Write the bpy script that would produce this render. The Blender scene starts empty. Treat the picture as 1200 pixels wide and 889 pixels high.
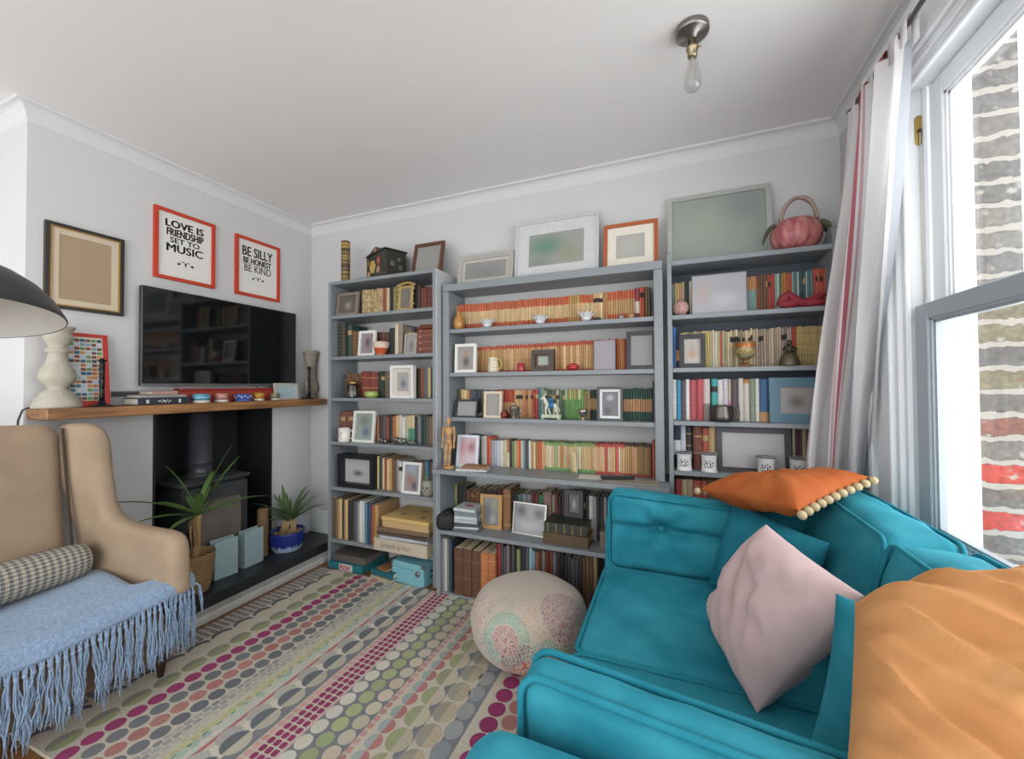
import bpy, math, random
from mathutils import Vector, Matrix, noise
import numpy as np
random.seed(7)
PI = math.pi
SC = bpy.context.scene
COL = SC.collection

# ------------------------------------------------------------------ camera
F_PX, YAW, PITCH, ROLL, EYE = 472.775598, 0.379395471, 0.0166591729, -0.00553445801, 1.3
def cam_axes():
    F = np.array([-math.sin(YAW), math.cos(YAW), 0]); R = np.array([math.cos(YAW), math.sin(YAW), 0]); U = np.array([0, 0, 1.])
    F2 = F*math.cos(PITCH)+U*math.sin(PITCH); U2 = U*math.cos(PITCH)-F*math.sin(PITCH)
    R3 = R*math.cos(ROLL)+U2*math.sin(ROLL); U3 = U2*math.cos(ROLL)-R*math.sin(ROLL)
    return R3, U3, F2
CR, CU, CF = cam_axes()
def ray(x, y): return CF + CR*((x-600)/F_PX) - CU*((y-444.5)/F_PX)
def atX(x, y, X): d = ray(x, y); t = X/d[0]; return Vector((X, d[1]*t, EYE+d[2]*t))
def atY(x, y, Y): d = ray(x, y); t = Y/d[1]; return Vector((d[0]*t, Y, EYE+d[2]*t))
def atZ(x, y, Z): d = ray(x, y); t = (Z-EYE)/d[2]; return Vector((d[0]*t, d[1]*t, Z))
cd = bpy.data.cameras.new('camera'); cam = bpy.data.objects.new('camera', cd); COL.objects.link(cam)
cd.sensor_fit = 'HORIZONTAL'; cd.sensor_width = 36.0; cd.lens = 36.0*F_PX/1200; cd.clip_start = 0.02
m4 = Matrix(((CR[0], CU[0], -CF[0], 0), (CR[1], CU[1], -CF[1], 0), (CR[2], CU[2], -CF[2], EYE), (0, 0, 0, 1)))
cam.matrix_world = m4
SC.camera = cam

# ------------------------------------------------------------------ colours and materials
def lin(h):
    h = h.lstrip('#'); o = []
    for i in (0, 2, 4):
        c = int(h[i:i+2], 16)/255; o.append(c/12.92 if c <= .04045 else ((c+.055)/1.055)**2.4)
    return (o[0], o[1], o[2], 1.0)
MATS = {}
def new_mat(name):
    m = bpy.data.materials.new(name); m.use_nodes = True
    nt = m.node_tree; b = nt.nodes['Principled BSDF']
    return m, nt, b
def N(nt, t, **kw):
    n = nt.nodes.new(t)
    for k, v in kw.items(): setattr(n, k, v)
    return n
def mat(hexc, rough=.6, metal=0.0, var=.08, scale=30, bump=0.0, bscale=200, coat=0.0, sheen=0.0, stretch=None, trans=0.0, spec=None):
    key = (hexc, rough, metal, var, scale, bump, bscale, coat, sheen, stretch, trans, spec)
    if key in MATS: return MATS[key]
    m, nt, b = new_mat('paint_'+hexc.lstrip('#'))
    b.inputs['Roughness'].default_value = rough; b.inputs['Metallic'].default_value = metal
    if spec is not None: b.inputs['Specular IOR Level'].default_value = spec
    b.inputs['Coat Weight'].default_value = coat; b.inputs['Sheen Weight'].default_value = sheen
    b.inputs['Sheen Roughness'].default_value = .45
    b.inputs['Transmission Weight'].default_value = trans
    c = lin(hexc); b.inputs['Base Color'].default_value = c
    tc = None
    if var or bump:
        tc = N(nt, 'ShaderNodeTexCoord'); src = tc.outputs['Object']
        if stretch:
            mp = N(nt, 'ShaderNodeMapping'); mp.inputs['Scale'].default_value = stretch
            nt.links.new(src, mp.inputs['Vector']); src = mp.outputs['Vector']
    if var:
        nz = N(nt, 'ShaderNodeTexNoise'); nz.inputs['Scale'].default_value = scale; nz.inputs['Detail'].default_value = 5
        nt.links.new(src, nz.inputs['Vector'])
        mx = N(nt, 'ShaderNodeMix', data_type='RGBA'); mx.inputs['A'].default_value = tuple(v*(1-var*1.6) for v in c[:3])+(1,)
        mx.inputs['B'].default_value = tuple(min(1, v*(1+var*1.6)) for v in c[:3])+(1,)
        nt.links.new(nz.outputs['Fac'], mx.inputs['Factor']); nt.links.new(mx.outputs['Result'], b.inputs['Base Color'])
    if bump:
        n2 = N(nt, 'ShaderNodeTexNoise'); n2.inputs['Scale'].default_value = bscale; n2.inputs['Detail'].default_value = 4
        nt.links.new(src, n2.inputs['Vector'])
        bp = N(nt, 'ShaderNodeBump'); bp.inputs['Strength'].default_value = bump; bp.inputs['Distance'].default_value = .01
        nt.links.new(n2.outputs['Fac'], bp.inputs['Height']); nt.links.new(bp.outputs['Normal'], b.inputs['Normal'])
    MATS[key] = m
    return m
def col_mat(name, rough=.6, var=.1, scale=60, bump=0.0, bscale=300, metal=0.0, sheen=0.0, coat=0.0):
    """colour comes from the mesh's own colour attribute (the colours of the thing itself)"""
    if name in MATS: return MATS[name]
    m, nt, b = new_mat(name)
    at = N(nt, 'ShaderNodeAttribute'); at.attribute_name = 'Col'
    tc = N(nt, 'ShaderNodeTexCoord')
    nz = N(nt, 'ShaderNodeTexNoise'); nz.inputs['Scale'].default_value = scale; nz.inputs['Detail'].default_value = 6
    nt.links.new(tc.outputs['Object'], nz.inputs['Vector'])
    mr = N(nt, 'ShaderNodeMapRange'); mr.inputs['From Min'].default_value = .3; mr.inputs['From Max'].default_value = .7
    mr.inputs['To Min'].default_value = 1-var; mr.inputs['To Max'].default_value = 1+var
    nt.links.new(nz.outputs['Fac'], mr.inputs['Value'])
    mx = N(nt, 'ShaderNodeVectorMath', operation='SCALE')
    nt.links.new(at.outputs['Color'], mx.inputs[0]); nt.links.new(mr.outputs['Result'], mx.inputs['Scale'])
    nt.links.new(mx.outputs['Vector'], b.inputs['Base Color'])
    b.inputs['Roughness'].default_value = rough; b.inputs['Metallic'].default_value = metal
    b.inputs['Sheen Weight'].default_value = sheen; b.inputs['Coat Weight'].default_value = coat
    if bump:
        n2 = N(nt, 'ShaderNodeTexNoise'); n2.inputs['Scale'].default_value = bscale; n2.inputs['Detail'].default_value = 3
        nt.links.new(tc.outputs['Object'], n2.inputs['Vector'])
        bp = N(nt, 'ShaderNodeBump'); bp.inputs['Strength'].default_value = bump; bp.inputs['Distance'].default_value = .01
        nt.links.new(n2.outputs['Fac'], bp.inputs['Height']); nt.links.new(bp.outputs['Normal'], b.inputs['Normal'])
    MATS[name] = m
    return m
def pic_mat(name, bg, blobs, rough=.25):
    """a printed picture: soft blobs of colour on a background, in the frame's own x-z plane"""
    m, nt, b = new_mat(name)
    tc = N(nt, 'ShaderNodeTexCoord'); sp = N(nt, 'ShaderNodeSeparateXYZ'); nt.links.new(tc.outputs['Generated'], sp.inputs[0])
    cur = None
    for (cx, cz, rx, rz, hx, st) in blobs:
        ax = N(nt, 'ShaderNodeMath', operation='SUBTRACT'); ax.inputs[1].default_value = cx; nt.links.new(sp.outputs['X'], ax.inputs[0])
        az = N(nt, 'ShaderNodeMath', operation='SUBTRACT'); az.inputs[1].default_value = cz; nt.links.new(sp.outputs['Z'], az.inputs[0])
        dx = N(nt, 'ShaderNodeMath', operation='DIVIDE'); dx.inputs[1].default_value = rx; nt.links.new(ax.outputs[0], dx.inputs[0])
        dz = N(nt, 'ShaderNodeMath', operation='DIVIDE'); dz.inputs[1].default_value = rz; nt.links.new(az.outputs[0], dz.inputs[0])
        cb = N(nt, 'ShaderNodeCombineXYZ'); nt.links.new(dx.outputs[0], cb.inputs[0]); nt.links.new(dz.outputs[0], cb.inputs[1])
        ln = N(nt, 'ShaderNodeVectorMath', operation='LENGTH'); nt.links.new(cb.outputs[0], ln.inputs[0])
        mr = N(nt, 'ShaderNodeMapRange', interpolation_type='SMOOTHSTEP'); mr.inputs['To Min'].default_value = st; mr.inputs['To Max'].default_value = 0
        nt.links.new(ln.outputs['Value'], mr.inputs['Value'])
        mx = N(nt, 'ShaderNodeMix', data_type='RGBA'); mx.inputs['A'].default_value = lin(bg); mx.inputs['B'].default_value = lin(hx)
        if cur: nt.links.new(cur, mx.inputs['A'])
        nt.links.new(mr.outputs['Result'], mx.inputs['Factor']); cur = mx.outputs['Result']
    if cur: nt.links.new(cur, b.inputs['Base Color'])
    else: b.inputs['Base Color'].default_value = lin(bg)
    b.inputs['Roughness'].default_value = rough
    return m
def glass_mat(name, tint='#ffffff', fac=.08, rough=.0):
    if name in MATS: return MATS[name]
    m = bpy.data.materials.new(name); m.use_nodes = True; nt = m.node_tree; nt.nodes.clear()
    o = N(nt, 'ShaderNodeOutputMaterial'); t = N(nt, 'ShaderNodeBsdfTransparent'); t.inputs['Color'].default_value = lin(tint)
    g = N(nt, 'ShaderNodeBsdfGlossy'); g.inputs['Roughness'].default_value = rough
    lw = N(nt, 'ShaderNodeLayerWeight'); lw.inputs['Blend'].default_value = .25
    mr = N(nt, 'ShaderNodeMapRange'); mr.inputs['To Min'].default_value = fac*.5; mr.inputs['To Max'].default_value = min(1, fac*6)
    nt.links.new(lw.outputs['Facing'], mr.inputs['Value'])
    mx = N(nt, 'ShaderNodeMixShader'); nt.links.new(mr.outputs['Result'], mx.inputs[0]); nt.links.new(t.outputs[0], mx.inputs[1]); nt.links.new(g.outputs[0], mx.inputs[2])
    nt.links.new(mx.outputs[0], o.inputs['Surface'])
    MATS[name] = m
    return m

# ------------------------------------------------------------------ mesh builder
class MB:
    def __init__(s): s.v = []; s.f = []; s.c = []; s.m = []; s.sm = []
    def add(s, verts, faces, col=None, mi=0, smooth=False):
        o = len(s.v); s.v += [tuple(p) for p in verts]
        for f in faces:
            s.f.append(tuple(i+o for i in f)); s.c.append(col); s.m.append(mi); s.sm.append(smooth)
        return s
    def box(s, x0, x1, y0, y1, z0, z1, col=None, mi=0, bev=0.0, M=None):
        if bev <= 0:
            V = [(x0,y0,z0),(x1,y0,z0),(x1,y1,z0),(x0,y1,z0),(x0,y0,z1),(x1,y0,z1),(x1,y1,z1),(x0,y1,z1)]
            Fc = [(0,3,2,1),(4,5,6,7),(0,1,5,4),(1,2,6,5),(2,3,7,6),(3,0,4,7)]
        else:
            b = min(bev, (x1-x0)*.49, (y1-y0)*.49, (z1-z0)*.49); V = []; Fc = []
            X = (x0, x1); Y = (y0, y1); Z = (z0, z1); idx = {}
            for i in (0, 1):
                for j in (0, 1):
                    for k in (0, 1):
                        sx = b if i == 0 else -b; sy = b if j == 0 else -b; sz = b if k == 0 else -b
                        for a in range(3):
                            idx[(i, j, k, a)] = len(V)
                            V.append((X[i]+(0 if a == 0 else sx), Y[j]+(0 if a == 1 else sy), Z[k]+(0 if a == 2 else sz)))
            def q(*ks): Fc.append(tuple(idx[k] for k in ks))
            for i in (0, 1):
                l = [(i,0,0,0),(i,1,0,0),(i,1,1,0),(i,0,1,0)]; q(*(l if i else l[::-1]))
                l = [(0,i,0,1),(1,i,0,1),(1,i,1,1),(0,i,1,1)]; q(*(l[::-1] if i else l))
                l = [(0,0,i,2),(1,0,i,2),(1,1,i,2),(0,1,i,2)]; q(*(l if i else l[::-1]))
            for i in (0, 1):
                for j in (0, 1):
                    l = [(i,j,0,0),(i,j,1,0),(i,j,1,1),(i,j,0,1)]; q(*(l if (i+j) % 2 else l[::-1]))
                    l = [(i,0,j,0),(i,1,j,0),(i,1,j,2),(i,0,j,2)]; q(*(l[::-1] if (i+j) % 2 else l))
                    l = [(0,i,j,1),(1,i,j,1),(1,i,j,2),(0,i,j,2)]; q(*(l if (i+j) % 2 else l[::-1]))
                    for k in (0, 1):
                        t = [(i,j,k,0),(i,j,k,1),(i,j,k,2)]; q(*(t if (i+j+k) % 2 else t[::-1]))
        if M is not None: V = [M @ Vector(p) for p in V]
        return s.add(V, Fc, col, mi)
    def lathe(s, prof, n=24, c=(0, 0, 0), col=None, mi=0, smooth=True, M=None, cols=None, caps=True):
        V = []; rings = len(prof)
        for (r, z) in prof:
            for i in range(n):
                a = 2*PI*i/n; V.append(Vector((r*math.cos(a), r*math.sin(a), z)))
        if M is not None: V = [M @ p for p in V]
        V = [p+Vector(c) for p in V]
        o = len(s.v); s.v += [tuple(p) for p in V]
        for k in range(rings-1):
            cc = cols[k] if cols else col
            for i in range(n):
                s.f.append((o+k*n+i, o+k*n+(i+1) % n, o+(k+1)*n+(i+1) % n, o+(k+1)*n+i)); s.c.append(cc); s.m.append(mi); s.sm.append(smooth)
        for k, rev in ((0, True), (rings-1, False)):
            if caps and prof[k][0] > 1e-5:
                f = tuple(o+k*n+i for i in range(n)); s.f.append(f[::-1] if rev else f); s.c.append((cols[min(k, rings-2)] if cols else col)); s.m.append(mi); s.sm.append(False)
        return s
    def tube(s, pts, r, n=8, col=None, mi=0, closed=False, cap=True, smooth=True):
        pts = [Vector(p) for p in pts]; L = len(pts)
        rr = r if isinstance(r, (list, tuple)) else [r]*L
        V = []; up = None
        for i in range(L):
            a = pts[(i-1) % L] if (closed or i > 0) else pts[i]; b = pts[(i+1) % L] if (closed or i < L-1) else pts[i]
            t = (b-a); t = t.normalized() if t.length > 1e-9 else Vector((0, 0, 1))
            if up is None:
                up = Vector((0, 0, 1)) if abs(t.z) < .9 else Vector((1, 0, 0))
            u = (up - t*up.dot(t)); u = u.normalized() if u.length > 1e-6 else t.orthogonal().normalized()
            w = t.cross(u); up = u
            for k in range(n):
                an = 2*PI*k/n; V.append(pts[i]+(u*math.cos(an)+w*math.sin(an))*rr[i])
        o = len(s.v); s.v += [tuple(p) for p in V]
        for i in range(L if closed else L-1):
            j = (i+1) % L
            for k in range(n):
                s.f.append((o+i*n+k, o+i*n+(k+1) % n, o+j*n+(k+1) % n, o+j*n+k)); s.c.append(col); s.m.append(mi); s.sm.append(smooth)
        if cap and not closed:
            s.f.append(tuple(o+k for k in range(n))[::-1]); s.c.append(col); s.m.append(mi); s.sm.append(False)
            s.f.append(tuple(o+(L-1)*n+k for k in range(n))); s.c.append(col); s.m.append(mi); s.sm.append(False)
        return s
    def ball(s, c, rx, ry=None, rz=None, n=14, m=9, col=None, mi=0, M=None):
        ry = ry or rx; rz = rz or rx
        prof = [(max(1e-6, math.sin(PI*k/m)), -math.cos(PI*k/m)) for k in range(m+1)]
        S = Matrix.Diagonal((rx, ry, rz)).to_4x4()
        if M is not None: S = M @ S
        return s.lathe(prof, n, c, col, mi, True, S)
    def prism(s, poly, d0, d1, axis='y', col=None, mi=0, M=None, smooth=False):
        """extrude a polygon; axis y: poly is (x,z), axis x: (y,z), axis z: (x,y)"""
        def P(p, d): return {'y': (p[0], d, p[1]), 'x': (d, p[0], p[1]), 'z': (p[0], p[1], d)}[axis]
        n = len(poly); V = [P(p, d0) for p in poly]+[P(p, d1) for p in poly]
        if M is not None: V = [M @ Vector(p) for p in V]
        Fc = [tuple(range(n)), tuple(range(2*n-1, n-1, -1))]
        s.add(V, Fc, col, mi)
        return s.add(V, [(i, i+n, (i+1) % n+n, (i+1) % n) for i in range(n)], col, mi, smooth)
    def grid(s, P, col=None, mi=0, smooth=True, wrap=False):
        nu = len(P); nv = len(P[0]); V = [p for r in P for p in r]; Fc = []
        for i in range(nu-1):
            for j in range(nv if wrap else nv-1):
                Fc.append((i*nv+j, (i+1)*nv+j, (i+1)*nv+(j+1) % nv, i*nv+(j+1) % nv))
        return s.add(V, Fc, col, mi, smooth)
    def xform(s, M):
        s.v = [tuple(M @ Vector(p)) for p in s.v]; return s
    def build(s, name, mats, parent=None, loc=None, fix=True):
        me = bpy.data.meshes.new(name); me.from_pydata(s.v, [], s.f)
        if not isinstance(mats, (list, tuple)): mats = [mats]
        for m in mats: me.materials.append(m)
        me.polygons.foreach_set('material_index', s.m); me.polygons.foreach_set('use_smooth', s.sm)
        if any(c is not None for c in s.c):
            at = me.color_attributes.new('Col', 'FLOAT_COLOR', 'CORNER'); buf = []
            for p, c in zip(me.polygons, s.c):
                buf += list(c if c is not None else (.5, .5, .5, 1))*p.loop_total
            at.data.foreach_set('color', buf)
        if fix:
            import bmesh
            bm = bmesh.new(); bm.from_mesh(me); bmesh.ops.recalc_face_normals(bm, faces=bm.faces); bm.to_mesh(me); bm.free()
        me.update()
        o = bpy.data.objects.new(name, me); COL.objects.link(o)
        if parent: o.parent = parent
        if loc is not None: o.location = loc
        return o
def tag(o, label=None, cat=None, group=None, kind=None):
    if label: o['label'] = label
    if cat: o['category'] = cat
    if group: o['group'] = group
    if kind: o['kind'] = kind
    return o
def thing(name, label, cat, loc=(0, 0, 0), rot=(0, 0, 0), group=None):
    o = bpy.data.objects.new(name, None); COL.objects.link(o); o.location = loc; o.rotation_euler = rot
    o.empty_display_size = .05
    return tag(o, label, cat, group)
def struct(o): o['kind'] = 'structure'; return o
def text_mesh(mb, body, x0, x1, z0, z1, y, col=None, mi=0, bold=0.0, depth=.0006):
    """flat lettering in the x-z plane at y (facing -y), fitted to a box"""
    cu = bpy.data.curves.new('lettering', 'FONT'); cu.body = body; cu.offset = bold; cu.resolution_u = 3
    ob = bpy.data.objects.new('lettering', cu); COL.objects.link(ob)
    bpy.context.view_layer.update()
    dg = bpy.context.evaluated_depsgraph_get(); me = bpy.data.meshes.new_from_object(ob.evaluated_get(dg))
    vs = [v.co.copy() for v in me.vertices]; fs = [tuple(p.vertices) for p in me.polygons]
    bpy.data.objects.remove(ob); bpy.data.curves.remove(cu); bpy.data.meshes.remove(me)
    ax = min(v.x for v in vs); bx = max(v.x for v in vs); az = min(v.y for v in vs); bz = max(v.y for v in vs)
    V = [(x0+(v.x-ax)/(bx-ax)*(x1-x0), y, z0+(v.y-az)/(bz-az)*(z1-z0)) for v in vs]
    mb.add(V, fs, col, mi)
def rrect(hx, hy, r, n=5):
    P = []
    for (sx, sy, a0) in ((1, 1, 0), (-1, 1, 90), (-1, -1, 180), (1, -1, 270)):
        for i in range(n+1):
            a = math.radians(a0+90*i/n); P.append((sx*(hx-r)+r*math.cos(a), sy*(hy-r)+r*math.sin(a)))
    return P
def rbox(mb, hx, hy, hz, r, n=12, bulge=(0, 0, 0), deform=None, col=None, mi=0, wr=0.0, seed=0, wscale=6):
    """soft box about the origin: rounded edges, bulging faces, optional wrinkles"""
    def ticks(h):
        inner = [(-1+2*i/n)*(h-r) for i in range(n+1)]
        e = [-(h-r)-r*math.tan(a)/1.0 for a in (PI/4, PI/6, PI/12)]
        e = [-h, -(h-r)-r*.62, -(h-r)-r*.3]
        return e+inner+[-x for x in e[::-1]]
    T = (ticks(hx), ticks(hy), ticks(hz)); H = (hx, hy, hz); Bu = bulge
    def pos(p):
        q = [max(-(H[k]-r), min(H[k]-r, p[k])) for k in range(3)]
        d = Vector([p[k]-q[k] for k in range(3)])
        if d.length > 1e-9: d = d.normalized()*r
        o = [q[k]+d[k] for k in range(3)]
        u = [max(-1, min(1, p[k]/H[k])) for k in range(3)]
        for k in range(3):
            a, b = (k+1) % 3, (k+2) % 3
            o[k] += Bu[k]*u[k]*(1-u[a]**2)*(1-u[b]**2)
        o = Vector(o)
        if wr:
            nv = noise.noise_vector(Vector((o.x*wscale+seed, o.y*wscale, o.z*wscale)))
            nz = noise.noise(Vector((o.x*wscale*2.3+seed+9, o.y*wscale*2.3, o.z*wscale*2.3)))
            o += Vector(nv)*wr + Vector(u)*nz*wr*.6
        if deform: o = Vector(deform(o))
        return o
    for k in range(3):
        a, b = (k+1) % 3, (k+2) % 3
        for sgn in (-1, 1):
            P = []
            for ta in T[a]:
                row = []
                for tb in T[b]:
                    p = [0, 0, 0]; p[k] = sgn*H[k]; p[a] = ta; p[b] = tb; row.append(pos(p))
                P.append(row)
            mb.grid(P, col, mi, True)
    return pos
def merge(o, d=1e-4):
    import bmesh
    bm = bmesh.new(); bm.from_mesh(o.data); bmesh.ops.remove_doubles(bm, verts=bm.verts, dist=d)
    bmesh.ops.recalc_face_normals(bm, faces=bm.faces); bm.to_mesh(o.data); bm.free(); return o
def pillow(mb, c00, c10, c11, c01, T, n=26, pinch=.07, wr=.006, seed=0, wscale=9, col=None, sag=0.0, folds=None):
    """scatter cushion stretched between four corners, its seam drawn in between them"""
    c00, c10, c11, c01 = map(Vector, (c00, c10, c11, c01))
    nrm = (c10-c00+c11-c01).cross(c01-c00+c11-c10).normalized()
    def q(u, v):
        u2 = u*(1-pinch*(1-v*v)); v2 = v*(1-pinch*(1-u*u)); a = (u2+1)/2; b = (v2+1)/2
        return c00*(1-a)*(1-b)+c10*a*(1-b)+c11*a*b+c01*(1-a)*b
    edge = []
    for sg in (1, -1):
        P = []
        for i in range(n+1):
            row = []; u = math.sin((-1+2*i/n)*PI/2)
            for j in range(n+1):
                v = math.sin((-1+2*j/n)*PI/2)
                w = max(0, (1-u**4)*(1-v**4))**.62
                p = q(u, v); h = T/2*w*(1+.25*noise.noise(p*4+Vector((seed, 0, sg)))) 
                rad = math.hypot(u, v)
                fold = noise.noise(Vector((math.atan2(v, u)*3.2+seed, rad*1.1, sg*3+seed)))*min(1, w*1.6)
                fine = noise.noise(p*wscale+Vector((seed*3.1, 1, sg)))
                h += (fold*1.5+fine)*wr*min(1, w*1.5)
                if folds: h += folds[0]*min(1, w*1.3)*(1-2*abs(noise.noise(Vector(((u+folds[2]*v)*folds[1]*.5+.5*noise.noise(Vector((u*1.5, v*1.5, seed))), (u-folds[2]*v)*.45, seed+sg*5)))))
                p = p+nrm*(sg*h); p.z -= sag*w*(1-u*u)*(1-v*v)
                row.append(p)
            P.append(row)
        mb.grid(P, col, 0, True)
    return q, nrm
# ------------------------------------------------------------------ room shell
XL, YB, XR, ZC, YN = -2.831, 2.53, .81, 2.66, -1.6
XA = -3.35                                   # back of the alcove left of the chimney breast
OY0, OY1, OZ = 1.42, 2.174, 1.157            # fireplace opening
WALL = mat('#c4c4c4', rough=.75, var=.012, scale=3, bump=.03, bscale=60)
CEIL = mat('#e0dfde', rough=.8, var=.012, scale=2)
TRIMW = mat('#d6d7d8', rough=.45, var=.01)
GREY = mat('#7e8488', rough=.42, var=.05, scale=14, bump=.05, bscale=90)      # blue-grey shelf paint
NAVY = mat('#4a515b', rough=.55, var=.04, scale=10)
BLACK = mat('#1b1d20', rough=.6, var=.1, scale=12, bump=.08, bscale=40)

# floorboards
fm, nt, b = new_mat('floorboards')
tc = N(nt, 'ShaderNodeTexCoord'); mp = N(nt, 'ShaderNodeMapping'); mp.inputs['Rotation'].default_value = (0, 0, PI/2); nt.links.new(tc.outputs['Object'], mp.inputs['Vector'])
br = N(nt, 'ShaderNodeTexBrick'); br.offset = .37; br.inputs['Scale'].default_value = 1; br.inputs['Brick Width'].default_value = 1.9; br.inputs['Row Height'].default_value = .13
br.inputs['Mortar Size'].default_value = .003; br.inputs['Color1'].default_value = lin('#94683c'); br.inputs['Color2'].default_value = lin('#7a5230'); br.inputs['Mortar'].default_value = lin('#24170d')
nt.links.new(mp.outputs[0], br.inputs['Vector'])
m2 = N(nt, 'ShaderNodeMapping'); m2.inputs['Scale'].default_value = (40, 3, 1); nt.links.new(tc.outputs['Object'], m2.inputs['Vector'])
nz = N(nt, 'ShaderNodeTexNoise'); nz.inputs['Scale'].default_value = 1.5; nz.inputs['Detail'].default_value = 6; nt.links.new(m2.outputs[0], nz.inputs['Vector'])
mx = N(nt, 'ShaderNodeMix', data_type='RGBA', blend_type='OVERLAY'); mx.inputs['Factor'].default_value = .5
nt.links.new(br.outputs['Color'], mx.inputs['A']); nt.links.new(nz.outputs['Fac'], mx.inputs['B']); nt.links.new(mx.outputs['Result'], b.inputs['Base Color'])
b.inputs['Roughness'].default_value = .4
struct(MB().box(XL-.02, XR, YN, YB, -.08, 0).box(XA, XL-.02, YN, .9, -.08, 0).build('floor', fm))
struct(MB().box(XA-.1, XR+.3, YN, YB+.12, ZC, ZC+.1).build('ceiling', CEIL))
struct(MB().box(XA-.1, XR+.3, YB, YB+.12, -.08, ZC).build('wall_back', WALL))
# chimney breast and alcove
w = MB()
TH = .45
w.box(XL-TH, XL, .91, OY0, 0, ZC).box(XL-TH, XL, OY1, YB, 0, ZC).box(XL-TH, XL, OY0, OY1, OZ, ZC)
struct(w.build('wall_left', WALL))
struct(MB().box(XA-.1, XA, YN, .91, -.08, ZC).build('wall_alcove', WALL))
w = MB()
w.box(XL-.39, XL-.372, OY0, OY1, 0, OZ).box(XL-.372, XL+.002, OY0-.001, OY0+.012, 0, OZ).box(XL-.372, XL+.002, OY1-.012, OY1+.001, 0, OZ).box(XL-.372, XL, OY0+.012, OY1-.012, OZ-.012, OZ)
struct(w.build('wall_fireplace', BLACK))
# right wall with the window opening
WY0, WY1, WZ0, WZ1 = .15, 1.95, .70, 2.40
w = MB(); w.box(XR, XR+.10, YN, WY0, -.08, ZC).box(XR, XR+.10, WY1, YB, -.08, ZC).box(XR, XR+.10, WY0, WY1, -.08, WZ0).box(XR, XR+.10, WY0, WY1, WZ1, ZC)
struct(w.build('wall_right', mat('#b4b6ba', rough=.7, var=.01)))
# cornices: a cove swept along the top of the walls
def cornice(name, p0, p1, into):
    """p0,p1 along the wall at ceiling height, 'into' points into the room; ends mitred at 45 degrees"""
    p0 = Vector(p0); p1 = Vector(p1); into = Vector(into); d = (p1-p0).normalized()
    prof = [(0, -.09)]+[(.004+.042*(1-math.cos(t*PI/12)), -.086+.072*math.sin(t*PI/12)) for t in range(0, 7)]+[(.05, -.012), (.05, 0), (0, 0)]
    V = []
    for (pt, s0) in ((p0, 1), (p1, -1)):
        for (o, z) in prof: V.append(pt+into*o+d*(s0*o*MIT[0 if s0 == 1 else 1])+Vector((0, 0, z)))
    n = len(prof); mb = MB(); mb.add(V, [(i, (i+1) % n, n+(i+1) % n, n+i) for i in range(n)]+[tuple(range(n)), tuple(range(2*n-1, n-1, -1))], None, 0, False)
    return struct(mb.build(name, mat('#cbcbcc', rough=.6, var=.01)))
MIT = (-1, 1); cornice('trim_1', (XL, .91, ZC), (XL, YB, ZC), (1, 0, 0))
MIT = (1, 1); cornice('trim_2', (XL, YB, ZC), (XR, YB, ZC), (0, -1, 0))
MIT = (1, 0); cornice('trim_3', (XR, YB, ZC), (XR, YN, ZC), (-1, 0, 0))
MIT = (1, -1); cornice('trim_4', (XA, .91, ZC), (XL, .91, ZC), (0, -1, 0))
# skirting on the breast, right of the fireplace, and on the back wall beside the bookcase
def skirt(name, x0, x1, y0, y1, zz):
    mb = MB(); mb.box(x0, x1, y0, y1, zz, zz+.16).box(x0 if x0 > XL+.001 else x0, x1-(.008 if y1-y0 > .1 else 0), y0+(.008 if y1-y0 < .1 else 0), y1, zz+.16, zz+.185)
    return struct(mb.build(name, mat('#d3d6d7', rough=.4, var=.01)))
skirt('baseboard_left', XL, XL+.022, OY1+.03, YB, .11)
skirt('baseboard_back', XL+.022, -2.36, YB-.022, YB, .11)

# ------------------------------------------------------------------ window
SASH = mat('#e4e7e9', rough=.35, var=.01); SASHG = mat('#a4aeb4', rough=.35, var=.01)
BRASS = mat('#b99a5a', rough=.3, metal=1.0, var=.05)
w1 = thing('window_1', None, None, (0, 0, 0)); struct(w1)
def casing_strip(mb, y0, y1, z0, z1, x0): mb.box(x0, XR-.0005, y0, y1, z0, z1, bev=.004)
mb = MB()
# architrave: three stepped mouldings at the far side and across the head
for (a, b_, x) in ((0, .035, .765), (.035, .10, .782), (.10, .17, .774), (.17, .20, .790)):
    mb.box(x, XR-.0005, WY1+.20-b_, WY1+.20-a, .45, WZ1+.20-a, bev=.004)
    mb.box(x+.001, XR-.0005, WY0-.1, WY1+.20-b_-.0005, WZ1+.20-b_, WZ1+.20-a, bev=.004)
mb.build('casing', SASH, w1)
mb = MB()      # box lining with parting beads
mb.box(XR-.005, XR+.16, WY1-.012, WY1+.012, WZ0, WZ1).box(XR-.005, XR+.16, WY0, WY1-.012, WZ1-.012, WZ1+.012)
mb.box(XR-.006, XR+.012, WY1-.028, WY1-.012, WZ0, WZ1-.012, bev=.004).box(XR+.055, XR+.065, WY1-.028, WY1-.012, WZ0, WZ1-.012)
mb.box(XR-.006, XR+.012, WY0, WY1-.028, WZ1-.03, WZ1-.012, bev=.004)
mb.build('lining', SASH, w1)
mb = MB(); mb.box(XR-.045, XR+.16, WY0-.05, WY1+.0, WZ0-.03, WZ0, bev=.006).build('sill', SASH, w1)
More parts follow.
